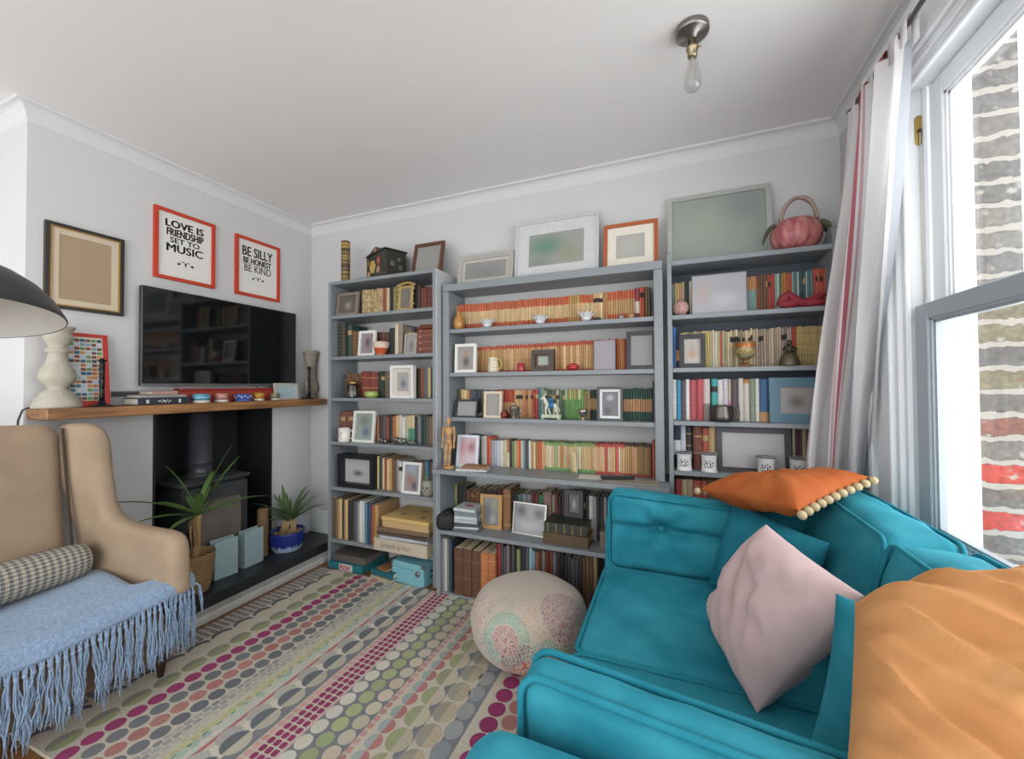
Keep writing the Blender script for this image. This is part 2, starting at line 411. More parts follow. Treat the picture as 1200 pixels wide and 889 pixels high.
def sash(name, x0, x1, y0, y1, z0, z1, st, top, bot, matl):
    mb = MB()
    mb.box(x0, x1, y1-st, y1, z0, z1, bev=.003).box(x0, x1, y0, y0+st, z0, z1, bev=.003)
    mb.box(x0, x1, y0+st, y1-st, z1-top, z1, bev=.003).box(x0, x1, y0+st, y1-st, z0, z0+bot, bev=.003)
    # glazing moulding
    a0, a1, c0, c1 = y0+st, y1-st, z0+bot, z1-top
    for q in (.009, .018):
        mb.box(x0+q*.8, x1-.006, a1-q, a1-q+.009, c0, c1).box(x0+q*.8, x1-.006, a0+q-.009, a0+q, c0, c1)
        mb.box(x0+q*.8, x1-.006, a0, a1, c1-q, c1-q+.009).box(x0+q*.8, x1-.006, a0, a1, c0+q-.009, c0+q)
    r = mb.build(name, matl, w1)
    g = MB().box(x1-.010, x1-.006, a0+.004, a1-.004, c0+.004, c1-.004).build('pane', glass_mat('window_glass', fac=.05), r)
    return r
lo = sash('sash', .828, .868, WY0+.02, WY1-.03, WZ0+.002, 1.585, .075, .055, .085, SASHG)
up = sash('sash', .880, .918, WY0+.02, WY1-.03, 1.545, WZ1-.014, .075, .07, .045, SASH)
# brass pulley plate with cord, lift knob
mb = MB(); mb.box(XR-.0055, XR-.002, WY1-.0, WY1+.028, 1.98, 2.08, bev=.002)
px_, pz_ = .858, 2.24
mb = MB(); mb.prism([(px_+.013*math.cos(a), pz_+(.042 if math.sin(a) >= 0 else -.042)+.013*math.sin(a)) for a in [k*PI/8 for k in range(16)]], WY1-.0155, WY1-.0125, 'y')
pl = mb.build('pulley_plate', BRASS, w1)
MB().lathe([(.008, -.003), (.008, .003)], 16, (px_, WY1-.016, pz_-.004), M=Matrix.Rotation(PI/2, 4, 'Y')).build('pulley_wheel', mat('#3b3226', rough=.5), pl)
MB().tube([(px_, WY1-.019, pz_-.004), (px_, WY1-.018, 2.0), (px_+.002, WY1-.018, 1.6)], .0018, 6).build('sash_cord', mat('#cfc9ba', rough=.9), w1)
k = atX(1135, 657, .80)
mb = MB(); mb.lathe([(.004, 0), (.006, .012), (.012, .02), (.014, .03), (.010, .038), (0.0001, .04)], 16, (0, 0, 0), M=Matrix.Rotation(-PI/2, 4, 'Y'))
mb.build('lift_knob', mat('#7d6d4a', rough=.3, metal=1.0), w1, (.829, k.y, k.z-.005))
# outside: rendered reveal and brick end of the house wall, ledge below
bm_, nt, b = new_mat('london_stock_brick')
tc = N(nt, 'ShaderNodeTexCoord'); mp = N(nt, 'ShaderNodeMapping'); mp.inputs['Rotation'].default_value = (PI/2, 0, 0); mp.inputs['Location'].default_value = (.1, .02, 0); nt.links.new(tc.outputs['Object'], mp.inputs['Vector'])
# u along x, v along z
sp = N(nt, 'ShaderNodeSeparateXYZ'); nt.links.new(tc.outputs['Object'], sp.inputs[0]); cb = N(nt, 'ShaderNodeCombineXYZ')
za = N(nt, 'ShaderNodeMath', operation='ADD'); za.inputs[1].default_value = .030; nt.links.new(sp.outputs['Z'], za.inputs[0])
nt.links.new(sp.outputs['X'], cb.inputs[0]); nt.links.new(za.outputs[0], cb.inputs[1])
nd = N(nt, 'ShaderNodeTexNoise'); nd.inputs['Scale'].default_value = 26; nd.inputs['Detail'].default_value = 4; nt.links.new(tc.outputs['Object'], nd.inputs['Vector'])
sc = N(nt, 'ShaderNodeVectorMath', operation='SCALE'); sc.inputs['Scale'].default_value = .036; nt.links.new(nd.outputs['Color'], sc.inputs[0])
ad = N(nt, 'ShaderNodeVectorMath', operation='ADD'); nt.links.new(cb.outputs[0], ad.inputs[0]); nt.links.new(sc.outputs[0], ad.inputs[1])
br = N(nt, 'ShaderNodeTexBrick'); br.offset = .0; br.inputs['Scale'].default_value = 1; br.inputs['Brick Width'].default_value = .40; br.inputs['Row Height'].default_value = .0825
br.inputs['Mortar Size'].default_value = .012; br.inputs['Mortar Smooth'].default_value = .2
br.inputs['Color1'].default_value = (1, 1, 1, 1); br.inputs['Color2'].default_value = (1, 1, 1, 1); br.inputs['Mortar'].default_value = (0, 0, 0, 1)
nt.links.new(ad.outputs[0], br.inputs['Vector'])
# each course its own colour: greys, sooty, and two red courses low down
dv = N(nt, 'ShaderNodeMath', operation='DIVIDE'); dv.inputs[1].default_value = .0825; nt.links.new(sp.outputs['Z'], dv.inputs[0])
a2 = N(nt, 'ShaderNodeMath', operation='ADD'); a2.inputs[1].default_value = .58; nt.links.new(dv.outputs[0], a2.inputs[0])
fl = N(nt, 'ShaderNodeMath', operation='FLOOR'); nt.links.new(a2.outputs[0], fl.inputs[0])
dd = N(nt, 'ShaderNodeMath', operation='DIVIDE'); dd.inputs[1].default_value = 32; nt.links.new(fl.outputs[0], dd.inputs[0])
rp = N(nt, 'ShaderNodeValToRGB'); rp.color_ramp.interpolation = 'CONSTANT'
els = rp.color_ramp.elements
cols = {0: '#6a6562', 9: '#5f5a56', 10: '#9a3a2f', 11: '#5e5852', 12: '#9a3a2f', 13: '#645f58', 14: '#6e4a40', 15: '#5c5854', 16: '#69624f', 17: '#5a5856', 18: '#6c6655', 20: '#605e5c', 22: '#68655e', 24: '#5a5956', 26: '#64615d', 28: '#5e5c5a'}
ks = sorted(cols)
els[0].position = 0; els[0].color = lin(cols[0]); els[1].position = (ks[1]-.5)/32; els[1].color = lin(cols[ks[1]])
for kk in ks[2:]:
    e = els.new((kk-.5)/32); e.color = lin(cols[kk])
nt.links.new(dd.outputs[0], rp.inputs['Fac'])
n3 = N(nt, 'ShaderNodeTexNoise'); n3.inputs['Scale'].default_value = 60; n3.inputs['Detail'].default_value = 6; nt.links.new(tc.outputs['Object'], n3.inputs['Vector'])
ov = N(nt, 'ShaderNodeMix', data_type='RGBA', blend_type='OVERLAY'); ov.inputs['Factor'].default_value = .7
nt.links.new(rp.outputs['Color'], ov.inputs['A']); nt.links.new(n3.outputs['Fac'], ov.inputs['B'])
mx = N(nt, 'ShaderNodeMix', data_type='RGBA'); mx.inputs['A'].default_value = lin('#918d85')
n5 = N(nt, 'ShaderNodeTexNoise'); n5.inputs['Scale'].default_value = 19; n5.inputs['Detail'].default_value = 8; nt.links.new(tc.outputs['Object'], n5.inputs['Vector'])
m5 = N(nt, 'ShaderNodeMapRange'); m5.inputs['From Min'].default_value = .30; m5.inputs['From Max'].default_value = .38; nt.links.new(n5.outputs['Fac'], m5.inputs['Value'])
m6 = N(nt, 'ShaderNodeMath', operation='MULTIPLY'); nt.links.new(br.outputs['Color'], m6.inputs[0]); nt.links.new(m5.outputs['Result'], m6.inputs[1])
nt.links.new(m6.outputs[0], mx.inputs['Factor']); nt.links.new(ov.outputs['Result'], mx.inputs['B']); nt.links.new(mx.outputs['Result'], b.inputs['Base Color'])
bp = N(nt, 'ShaderNodeBump'); bp.inputs['Strength'].default_value = .8; bp.inputs['Distance'].default_value = .01; nt.links.new(br.outputs['Color'], bp.inputs['Height']); nt.links.new(bp.outputs['Normal'], b.inputs['Normal'])
b.inputs['Roughness'].default_value = .9
struct(MB().box(1.012, 1.137, 1.955, 2.35, -.3, 3.0).build('wall_outside', bm_))
mb = MB(); mb.box(.945, 1.010, 1.945, 2.3, .62, 2.5).box(.925, 1.03, 1.940, 1.944, .6, 2.5)
struct(MB().box(.925, 1.0115, 1.948, 2.3, .60, 3.0).build('trim_5', mat('#e6e6e2', rough=.6, var=.01)))
mb = MB(); mb.box(.925, 1.145, .0, 1.94, .60, .68, bev=.01)
struct(mb.build('trim_6', mat('#d8d6d0', rough=.7)))

# ------------------------------------------------------------------ ceiling light
C0 = atZ(811, 33, ZC)
t = thing('ceiling_light', 'small brushed steel ceiling lamp holding one bare clear pear-shaped bulb', 'lamp', (C0.x, C0.y, ZC))
STEEL = mat('#8e8b86', rough=.32, metal=1.0, var=.05)
MB().lathe([(.0001, 0), (.058, 0), (.06, -.004), (.06, -.022), (.055, -.027), (.02, -.033), (.016, -.045), (.0001, -.045)], 32).build('ceiling_rose', STEEL, t)
MB().lathe([(.016, -.04), (.017, -.07), (.022, -.073), (.022, -.083), (.017, -.086), (.018, -.108), (.015, -.114), (.0001, -.114)], 20).tube([(.018, 0, -.078), (.03, 0, -.078)], .003, 6).build('bulb_holder', mat('#a29678', rough=.35, metal=1.0), t)
bu = MB().lathe([(.013, -.112), (.0145, -.12), (.019, -.145), (.027, -.18), (.0315, -.205), (.031, -.22), (.024, -.236), (.012, -.244), (.0001, -.246)], 28).build('bulb', glass_mat('bulb_glass', '#f2f2f2', fac=.1), t)
mb = MB()
mb.tube([(0, 0, -.113), (0, 0, -.15)], .004, 8)
for k in range(6):
    a = k*PI/3; mb.tube([(0, 0, -.15), (.009*math.cos(a), .009*math.sin(a), -.14), (.012*math.cos(a), .012*math.sin(a), -.2)], .0006, 4)
mb.build('filament', mat('#b9b3a6', rough=.4), bu)

# ------------------------------------------------------------------ hearth and stove
SLATE = mat('#25272a', rough=.38, var=.15, scale=18, bump=.05, bscale=25)
MB().box(XL+.003, -2.48, 1.0, 2.508, .065, .11, bev=.004)
hs = MB().box(XL+.003, -2.485, 1.0, 2.505, .0, .11, bev=.005)
hs.box(XL-.371, XL+.003, OY0+.0125, OY1-.0125, 0, .11)
hs = hs.build('hearth_slab', SLATE); tag(hs, 'black slate hearth slab running in front of the wood stove', 'hearth')
ks_ = MB().box(-2.484, -2.395, 1.0, 2.50, .0, .05, bev=.012).build('hearth_kerb', mat('#a9a7a3', rough=.85, var=.12, scale=16, bump=.25, bscale=40)); tag(ks_, 'rough pale grey concrete kerb edging the black hearth', 'kerb')
HZ = .11
ST = thing('wood_stove', 'black cast iron wood burning stove standing in the chimney recess', 'stove', (-2.76, 1.735, HZ))
IRON = mat('#3a3d41', rough=.45, var=.1, scale=30, bump=.06, bscale=120)
sw, sd = .205, .27     # half width, depth
MB().box(-sd+.01, -.012, -sw+.015, sw-.015, .05, .575, bev=.012).build('body', IRON, ST)
mb = MB(); mb.box(-sd-.01, .012, -sw-.012, sw+.012, .575, .605, bev=.01).box(-sd+.02, -.03, -sw+.02, sw-.02, .605, .613, bev=.004); mb.build('top_plate', IRON, ST)
mb = MB(); mb.box(-sd, .006, -sw, sw, .0, .055, bev=.008).box(-.02, .035, -sw+.05, sw-.05, .03, .055, bev=.005); mb.build('plinth', IRON, ST)
mb = MB(); a0, a1, z0, z1 = -sw+.012, sw-.012, .07, .565; y0, y1, g0, g1 = -sw+.06, sw-.045, .15, .47
R_ = rrect((y1-y0)/2, (g1-g0)/2, .03, 4); cy, cz = (y0+y1)/2, (g0+g1)/2
outer = rrect((a1-a0)/2, (z1-z0)/2, .02, 4); oy, oz = (a0+a1)/2, (z0+z1)/2
n_ = len(R_); V = []
for (poly, yy, zz, x) in ((outer, oy, oz, -.012), (outer, oy, oz, .012), (R_, cy, cz, .016), (R_, cy, cz, -.004)):
    V += [(x, yy+p_[0], zz+p_[1]) for p_ in poly]
mb.add(V, [(k*n_+i, k*n_+(i+1) % n_, (k+1)*n_+(i+1) % n_, (k+1)*n_+i) for k in range(3) for i in range(n_)])
dr = mb.build('door', IRON, ST)
MB().prism([(cy+p_[0], cz+p_[1]) for p_ in R_], -.006, -.003, 'x').build('door_glass', mat('#7d746c', rough=.12, var=.35, scale=7), dr)
MB().tube([(.012, -sw+.03, .3), (.04, -sw+.03, .3), (.045, -sw+.03, .24)], .007, 8).build('door_handle', mat('#55524d', rough=.4, metal=1), dr)
mb = MB(); mb.lathe([(.078, .605), (.078, .63), (.072, .634), (.066, .64), (.066, .70), (.069, .702), (.069, .712), (.066, .714), (.066, 1.025), (.0001, 1.025)], 28, (-.135, -.02, 0)); mb.build('flue_pipe', mat('#3a3c40', rough=.36, var=.05), ST)
# mantel shelf
wm, nt, b = new_mat('oak_beam')
tc = N(nt, 'ShaderNodeTexCoord'); mp = N(nt, 'ShaderNodeMapping'); mp.inputs['Scale'].default_value = (16, 1.2, 16); nt.links.new(tc.outputs['Object'], mp.inputs['Vector'])
nz = N(nt, 'ShaderNodeTexNoise'); nz.inputs['Scale'].default_value = 3; nz.inputs['Detail'].default_value = 8; nz.inputs['Distortion'].default_value = .6; nt.links.new(mp.outputs[0], nz.inputs['Vector'])
rp = N(nt, 'ShaderNodeValToRGB'); rp.color_ramp.elements[0].position = .3; rp.color_ramp.elements[0].color = lin('#5f3d20'); rp.color_ramp.elements[1].position = .7; rp.color_ramp.elements[1].color = lin('#a3764a')
nt.links.new(nz.outputs['Fac'], rp.inputs['Fac']); nt.links.new(rp.outputs['Color'], b.inputs['Base Color']); b.inputs['Roughness'].default_value = .5
MZ = 1.208
ms = MB().box(XL+.001, XL+.2, .917, 2.505, MZ-.052, MZ, bev=.004).build('mantel_shelf', wm); tag(ms, 'thick floating oak mantel shelf over the stove recess', 'shelf')
# ------------------------------------------------------------------ bookcases
def bookcase(name, label, parts):
    t = thing(name, label, 'bookcase'); 
    for (pn, boxes, m_) in parts:
        mb = MB()
        for bx in boxes: mb.box(*bx, bev=.0025)
        mb.build(pn, m_, t)
    return t
LZ = [.20, .577, .905, 1.222, 1.522, 1.822]; LT = 2.074; LY = 2.25; LX0, LX1 = -2.35, -1.432
parts = [('side_panel', [(LX0, LX0+.022, LY, YB-.004, 0, LT)], GREY), ('side_panel', [(LX1-.024, LX1, LY, YB-.004, 0, LT)], GREY)]
parts += [('shelf', [(LX0+.0225, LX1-.0245, LY+.003, YB-.006, z-.024, z)], GREY) for z in LZ]+[('top_board', [(LX0+.0225, LX1-.0245, LY+.001, YB-.006, LT-.026, LT-.001)], GREY)]
parts += [('end_panel', [(LX1+.0003, LX1+.006, LY, YB-.004, 0, LT)], mat('#b4b6b8', rough=.55, var=.04))]
bcL = bookcase('bookcase', 'tall narrow grey bookcase next to the chimney breast, nearest the television', parts)
MY, DY = 2.30, 2.16; MZs = [1.10, 1.39, 1.675]; DZ = .785; MX0, MX1 = -1.408, -.045
parts = [('side_panel', [(MX0, MX0+.045, MY, YB-.004, DZ+.0005, 1.925)], GREY), ('side_panel', [(MX1-.047, MX1, MY, YB-.004, DZ+.0005, 1.925)], GREY)]
parts += [('shelf', [(MX0+.0455, MX1-.0475, MY+.004, YB-.006, z-.026, z)], GREY) for z in MZs]
parts += [('cornice_board', [(MX0, MX1, MY-.002, YB-.006, 1.9255, 1.972)], GREY), ('desk_board', [(MX0+.005, -.022, DY, YB-.004, DZ-.027, DZ)], GREY)]
parts += [('side_panel', [(MX0+.03, MX0+.055, DY+.012, YB-.006, 0, DZ-.0275)], GREY), ('side_panel', [(-.085, -.06, DY+.012, YB-.006, 0, DZ-.0275)], GREY)]
parts += [('shelf', [(MX0+.0555, -.0855, DY+.014, YB-.006, .386, .41)], GREY), ('shelf', [(MX0+.0555, -.0855, DY+.03, YB-.006, .0, .022)], GREY)]
bcM = bookcase('bookcase', 'wide middle grey bookcase with a deep desk board and rows of orange paperbacks', parts)
RZ = [.31, .585, .85, 1.112, 1.392, 1.672]; RT = 1.962; RX0, RX1 = -.022, .722
def horn(x0, x1, top):
    mb = MB(); pr = [(MY, 0), (YB-.004, 0), (YB-.004, RT)]
    for k in range(0, 11):
        u = k/10; pr.append((YB-.03-(YB-.03-MY-.035)*u, RT+top*(u*u*(3-2*u))))
    pr += [(MY+.012, RT+top*.96), (MY+.002, RT+top*.8)]
    mb.prism(pr, x0, x1, 'x'); return mb
bcR = thing('bookcase', 'grey bookcase with dark blue back beside the window curtain', 'bookcase')
horn(RX0, RX0+.022, .05).build('side_panel', GREY, bcR); horn(RX1-.022, RX1, .085).build('side_panel', GREY, bcR)
for z in RZ: MB().box(RX0+.0225, RX1-.0225, MY+.003, YB-.016, z-.024, z, bev=.0025).build('shelf', GREY, bcR)
MB().box(RX0+.0225, RX1-.0225, MY+.001, YB-.016, RT-.026, RT, bev=.0025).build('top_board', GREY, bcR)
MB().box(RX0+.0225, RX1-.0225, YB-.015, YB-.004, .0, RT-.001).build('back_panel', NAVY, bcR)

# ------------------------------------------------------------------ picture frames
def frame(name, label, cat, w, h, loc, m_frame, pic, bw=.02, d=.018, mount=None, mw=.0, yaw=0, lean=0, inner=None, stand=False, group=None, mwb=None):
    """loc is the middle of the lower edge; the face looks along -y before turning"""
    t = thing(name, label, cat, loc, (-lean, 0, yaw), group)
    mb = MB()
    for (p0, p1, q0, q1) in (((-w/2, 0), (w/2, 0), (w/2-bw, bw), (-w/2+bw, bw)), ((w/2, 0), (w/2, h), (w/2-bw, h-bw), (w/2-bw, bw)),
                             ((w/2, h), (-w/2, h), (-w/2+bw, h-bw), (w/2-bw, h-bw)), ((-w/2, h), (-w/2, 0), (-w/2+bw, bw), (-w/2+bw, h-bw))):
        mb.prism([p0, p1, q0, q1], 0, d)
    mb.build('frame', m_frame, t)
    if inner is not None:
        mb = MB(); iw = .006; ox, oz = w/2-bw, bw
        for (x0, x1, z0, z1) in ((-ox, ox, oz, oz+iw), (-ox, ox, h-oz-iw, h-oz), (-ox, -ox+iw, oz+iw, h-oz-iw), (ox-iw, ox, oz+iw, h-oz-iw)): mb.box(x0, x1, .002, d*.8, z0, z1)
        mb.build('inner_lip', inner, t)
    ix0, ix1, iz0, iz1 = -w/2+bw, w/2-bw, bw, h-bw
    if mount is not None:
        mwb = mw if mwb is None else mwb
        mb = MB()
        for (x0, x1, z0, z1) in ((ix0, ix1, iz0, iz0+mwb), (ix0, ix1, iz1-mw, iz1), (ix0, ix0+mw, iz0+mwb, iz1-mw), (ix1-mw, ix1, iz0+mwb, iz1-mw)):
            mb.box(x0, x1, d*.45, d*.7, z0, z1)
        mb.build('mount', mount, t); ix0 += mw; ix1 -= mw; iz0 += mwb; iz1 -= mw
    MB().box(ix0, ix1, d*.6, d*.95, iz0, iz1).build('picture', pic, t)
    if stand:
        MB().prism([(-.02, h*.62), (.02, h*.62), (.025, .004+0), (-.025, .004)], 0, .003, M=Matrix.Translation((0, d, 0)) @ Matrix.Rotation(-stand, 4, 'X') if False else Matrix.Translation((0, d+.001, 0))).build('strut', m_frame, t)
    return t
def flatpic(h): return pic_mat('print_'+h[1:], h, [])
WHITE_F = mat('#d5d4d0', rough=.45, var=.02); BLACK_F = mat('#1c1d20', rough=.4, var=.05); SILVER = mat('#b5b3ad', rough=.3, metal=.8, var=.05)
GREYP = flatpic('#8d8c89'); MOUNT = mat('#dcd8cf', rough=.8, var=.01)
def clear(z, px):
    for zs, tp in ((LZ, LT), (MZs, 1.925), (RZ, RT), ([.41], DZ), ([DZ], 1.10)):
        if zs is LZ and px > 513 or zs is RZ and px < 780: continue
        for i, q in enumerate(zs):
            if abs(q-z) < 1e-3: return (zs[i+1] if i+1 < len(zs) else tp)-.027-z
    return 9
def pxframe(name, label, x0, x1, yt, yb, Y, m_frame, pic, zb=None, **kw):
    """size and place on plane Y from its corners in the photo"""
    a = atY(x0, (yt+yb)/2, Y); b_ = atY(x1, (yt+yb)/2, Y); xm = (x0+x1)/2
    top = atY(xm, yt, Y); bot = atY(xm, yb, Y); z0 = bot.z if zb is None else zb
    lean = kw.get('lean', 0)
    if zb is not None: top.z = min(top.z, zb+clear(zb, xm)-.006)
    return frame(name, label, kw.pop('cat', 'picture frame'), b_.x-a.x, (top.z-z0)/max(.5, math.cos(lean)), ((a.x+b_.x)/2, Y, z0), m_frame, pic, **kw)
# --- on the left wall
F_ = 'picture frame'
XF = XL+.0205
frame('framed_picture', 'black and gold frame with blank tan picture, on the wall left of the television', F_, .303, .424, (XF, 1.119, 1.697), mat('#2a231c', rough=.4), flatpic('#a08a70'), bw=.017, d=.02, mount=mat('#c2b49e', rough=.8, var=.03), mw=.034, yaw=PI/2, inner=mat('#b38f4e', rough=.35, metal=.7))
REDF = mat('#b8391f', rough=.45, var=.04)
INK = mat('#1e1e1e', rough=.7, var=0)
def poster(label, cy, w, h, z0, lines):
    t = frame('framed_poster', label, 'framed poster', w, h, (XF, cy, z0), REDF, mat('#d9d8d2', rough=.6, var=.015), bw=.02, d=.02, yaw=PI/2)
    mb = MB()
    for (s, x0, x1, za, zb_, bo) in lines: [text_mesh(mb, s, -w/2+x0*w+dx_, -w/2+x1*w+dx_, za*h+dz_, zb_*h+dz_, .0118, bold=0) for dx_, dz_ in ((-bo*.08, 0), (bo*.08, 0), (0, bo*.05), (0, -bo*.05))]
    c = h*.27 if 'LOVE' in lines[0][0] else h*.33     # small flourish under the words
    for sgn in (-1, 1):
        P = [(sgn*(.004+.05*w*2*k/10), .0117, c+.012*math.sin(k/10*PI*1.5)) for k in range(11)]
        for k in range(10):
            a, b2 = P[k], P[k+1]; th = .0035*(1-k/12); mb.add([(a[0], a[1], a[2]-th), (b2[0], b2[1], b2[2]-th), (b2[0], b2[1], b2[2]+th), (a[0], a[1], a[2]+th)], [(0, 1, 2, 3)])
        mb.add([(sgn*.055*w*2+.009*math.cos(k*PI/6), .0117, c-.006+.007*math.sin(k*PI/6)) for k in range(12)], [tuple(range(12))])
    mb.add([(0, .0117, c-.022), (.005, .0117, c-.004), (0, .0117, c+.012), (-.005, .0117, c-.004)], [(0, 1, 2, 3)])
    mb.build('lettering', INK, t, fix=False)
    return t
poster('red framed poster of four lines of black lettering about love and music', 1.578, .338, .425, 1.956,
       [('LOVE IS', .18, .80, .765, .865, .034), ('FRIENDSHIP', .20, .80, .64, .745, .028), ('SET TO', .25, .73, .545, .62, .02), ('MUSIC', .20, .79, .415, .525, .028)])
poster('smaller red framed poster of three lines of black lettering, nearest the corner', 2.052, .338, .42, 1.956,
       [('BE SILLY', .16, .83, .69, .85, .03), ('BE HONEST', .18, .80, .565, .665, .03), ('BE KIND', .2, .80, .43, .55, .012)])
# television
tv = thing('television', 'large black flat screen television on the wall above the mantel', 'television', (XL+.06, 1.8325, 1.312), (0, 0, PI/2))
w_, h_ = 1.003, .572
mb = MB(); mb.box(-w_/2, w_/2, 0, .03, 0, h_, bev=.004); mb.build('casing', mat('#2b2d30', rough=.35, metal=.3), tv)
sm, nt, b = new_mat('screen_glass'); b.inputs['Base Color'].default_value = (.004, .005, .006, 1); b.inputs['Roughness'].default_value = .06; b.inputs['Specular IOR Level'].default_value = .62
MB().box(-w_/2+.008, w_/2-.008, -.0015, .0, .016, h_-.008).build('screen', sm, tv)
MB().box(-w_/2+.002, w_/2-.002, -.004, .0, .002, .0145, bev=.001).build('lower_bezel', mat('#8e9092', rough=.3, metal=.8), tv)
mb = MB().box(-.3, .3, .03, .055, .1, .45, bev=.004); mb.build('wall_bracket', mat('#222222', rough=.6), tv)

# --- frames on top of and inside the bookcases: on the left bookcase
pxframe('framed_picture', 'brown wooden frame leaning on top of the left bookcase', 481, 516, 281, 316, 2.35, mat('#5c3a26', rough=.4), GREYP, zb=LT, bw=.022, lean=.22)
pxframe('framed_picture', 'low pale grey frame leaning on top of the middle bookcase at its left end', 535, 600, 295, 331, 2.40, mat('#a5a29b', rough=.5), pic_mat('print_grey_mist', '#8a8a88', [(.5, .3, .7, .6, '#6f706f', .5)]), zb=1.972, bw=.032, lean=.16, mount=mat('#b3afa7', rough=.8), mw=.02)
pxframe('framed_picture', 'big white frame with green-grey picture on top of the middle bookcase', 602, 701, 251, 316, 2.42, mat('#bcbdbd', rough=.45), pic_mat('print_green_mist', '#959690', [(.3, .6, .55, .55, '#5f8672', .9), (.75, .3, .35, .4, '#8b8a70', .6), (.2, .1, .4, .3, '#77807c', .6)]), zb=1.972, bw=.018, lean=.12, mount=mat('#c3c4c4', rough=.8), mw=.075)
pxframe('framed_picture', 'orange-brown wooden frame with white mount on top of the middle bookcase', 706.5, 771, 257, 306, 2.40, mat('#a4552b', rough=.4), pic_mat('print_pale_grey', '#a7a69f', [(.5, .5, .6, .6, '#b3b3ab', .6)]), zb=1.972, bw=.022, lean=.13, mount=mat('#d8d2c4', rough=.8), mw=.05)
pxframe('framed_picture', 'largest frame, pale grey-green, leaning on top of the right bookcase', 782, 906.5, 218, 297, 2.445, mat('#a3a5a1', rough=.5), pic_mat('print_sage_mist', '#8f9690', [(.4, .6, .6, .6, '#9aa292', .7), (.8, .8, .4, .5, '#7f8a88', .7)]), zb=RT, bw=.026, lean=.13)
# left bookcase, from the top shelf down
Yf = 2.285
G = 'picture frame'
pxframe('framed_picture', 'tarnished bronze frame on the top shelf of the left bookcase', 393.5, 418, 342, 368.5, Yf, mat('#857a6c', rough=.45, metal=.3), pic_mat('print_sepia', '#5d5650', [(.5, .45, .3, .35, '#9a918b', .8)]), zb=LZ[5], bw=.022, lean=.12)
pxframe('framed_picture', 'white frame with dark pink picture on second shelf of the left bookcase', 419, 438.5, 387, 416, Yf, WHITE_F, pic_mat('print_plum', '#8c8084', [(.5, .55, .3, .4, '#55404a', .9)]), zb=LZ[4], bw=.019, lean=.08)
pxframe('framed_picture', 'small pale silver frame beside the brown carved chest', 473, 487, 390.5, 414.5, Yf, mat('#a79f96', rough=.4), pic_mat('print_ash', '#8f8d8c', [(.5, .4, .4, .5, '#5e5c60', .8)]), zb=LZ[4], bw=.01, lean=.12)
pxframe('framed_picture', 'large white frame with blue-grey picture on third shelf of left bookcase', 457, 484, 428, 466.5, 2.275, WHITE_F, pic_mat('print_violet', '#9e9b98', [(.5, .4, .4, .4, '#5f6478', .95), (.5, .75, .3, .2, '#85898f', .6)]), zb=LZ[3], bw=.018, d=.035, mount=mat('#c2bcb3', rough=.8), mw=.03)
pxframe('framed_picture', 'white frame with green-grey picture behind the white mug', 412, 437, 481.5, 517, Yf, WHITE_F, pic_mat('print_sea', '#8d9690', [(.6, .3, .35, .3, '#4f6480', .85), (.5, .7, .5, .35, '#6d7471', .8)]), zb=LZ[2], bw=.018, lean=.1)
pxframe('framed_picture', 'deep black box frame with white picture on the left bookcase', 395.5, 437, 533, 569.5, 2.272, BLACK_F, pic_mat('print_smudge', '#a9a9a8', [(.45, .38, .28, .2, '#4b4b4c', .9)]), zb=LZ[1], bw=.03, d=.075)
pxframe('framed_picture', 'white frame with pink and blue picture on fifth shelf of left bookcase', 470, 492, 542, 578, Yf, WHITE_F, pic_mat('print_beach', '#8f8a8a', [(.5, .85, .7, .35, '#8fa3b4', .8), (.35, .4, .35, .35, '#9a7268', .9), (.65, .2, .3, .3, '#4f4a4e', .9)]), zb=LZ[1], bw=.018, lean=.1)
# ornate gold frame
og = thing('framed_picture', 'small ornate gilt frame with scrolled crest on the left bookcase top shelf', G, tuple(atY(474, 360, 2.285).xy)+(LZ[5],), (-.06, 0, 0))
og.location.z = LZ[5]
mb = MB(); OGM = mat('#b39a62', rough=.4, metal=.6, var=.25, scale=120, bump=.5, bscale=160)
W_, H_ = .06, .175
mb.box(-W_, -W_+.02, 0, .014, .006, H_, bev=.004).box(W_-.02, W_, 0, .014, .006, H_, bev=.004).box(-W_+.02, W_-.02, 0, .014, 0, .022, bev=.004).box(-W_+.02, W_-.02, 0, .014, H_-.022, H_, bev=.004)
for k in range(9): 
    a = k/8; mb.ball((-W_-.008+a*(2*W_+.016), .007, H_+.004+.016*math.sin(a*PI)), .011, .009, .012, 8, 6)
for s_ in (-1, 1):
    for k in range(5): mb.ball((s_*(W_+.002+.004*math.sin(k*2)), .007, .012+k*.035), .008, .008, .014, 8, 6)
mb.build('frame', OGM, og); MB().box(-W_+.018, W_-.018, .006, .012, .02, H_-.02).build('picture', flatpic('#6a655f'), og)
# middle bookcase
pxframe('framed_picture', 'white frame with brown picture beside the flowered jug', 532.5, 557.5, 402.5, 437, 2.325, WHITE_F, pic_mat('print_portrait', '#8d8683', [(.5, .35, .35, .4, '#3f3437', .95), (.5, .72, .22, .22, '#94705e', .9)]), zb=MZs[1], bw=.02, lean=.04)
bw_ = pxframe('framed_picture', 'square dark wooden frame with little green picture behind a burr wood mount', 622, 648.5, 409.5, 434, 2.33, mat('#3a2a24', rough=.4, var=.3, scale=40), flatpic('#8f9c8c'), zb=MZs[1], bw=.026, d=.035, lean=.05, mount=mat('#54382b', rough=.4, var=.4, scale=60), mw=.012)
pxframe('art_panel', 'plain unframed grey picture standing among the cream paperbacks', 695.5, 721, 398, 432.5, 2.335, mat('#858086', rough=.5), flatpic('#868187'), zb=MZs[1], bw=.003, d=.008, lean=.05, cat='picture')
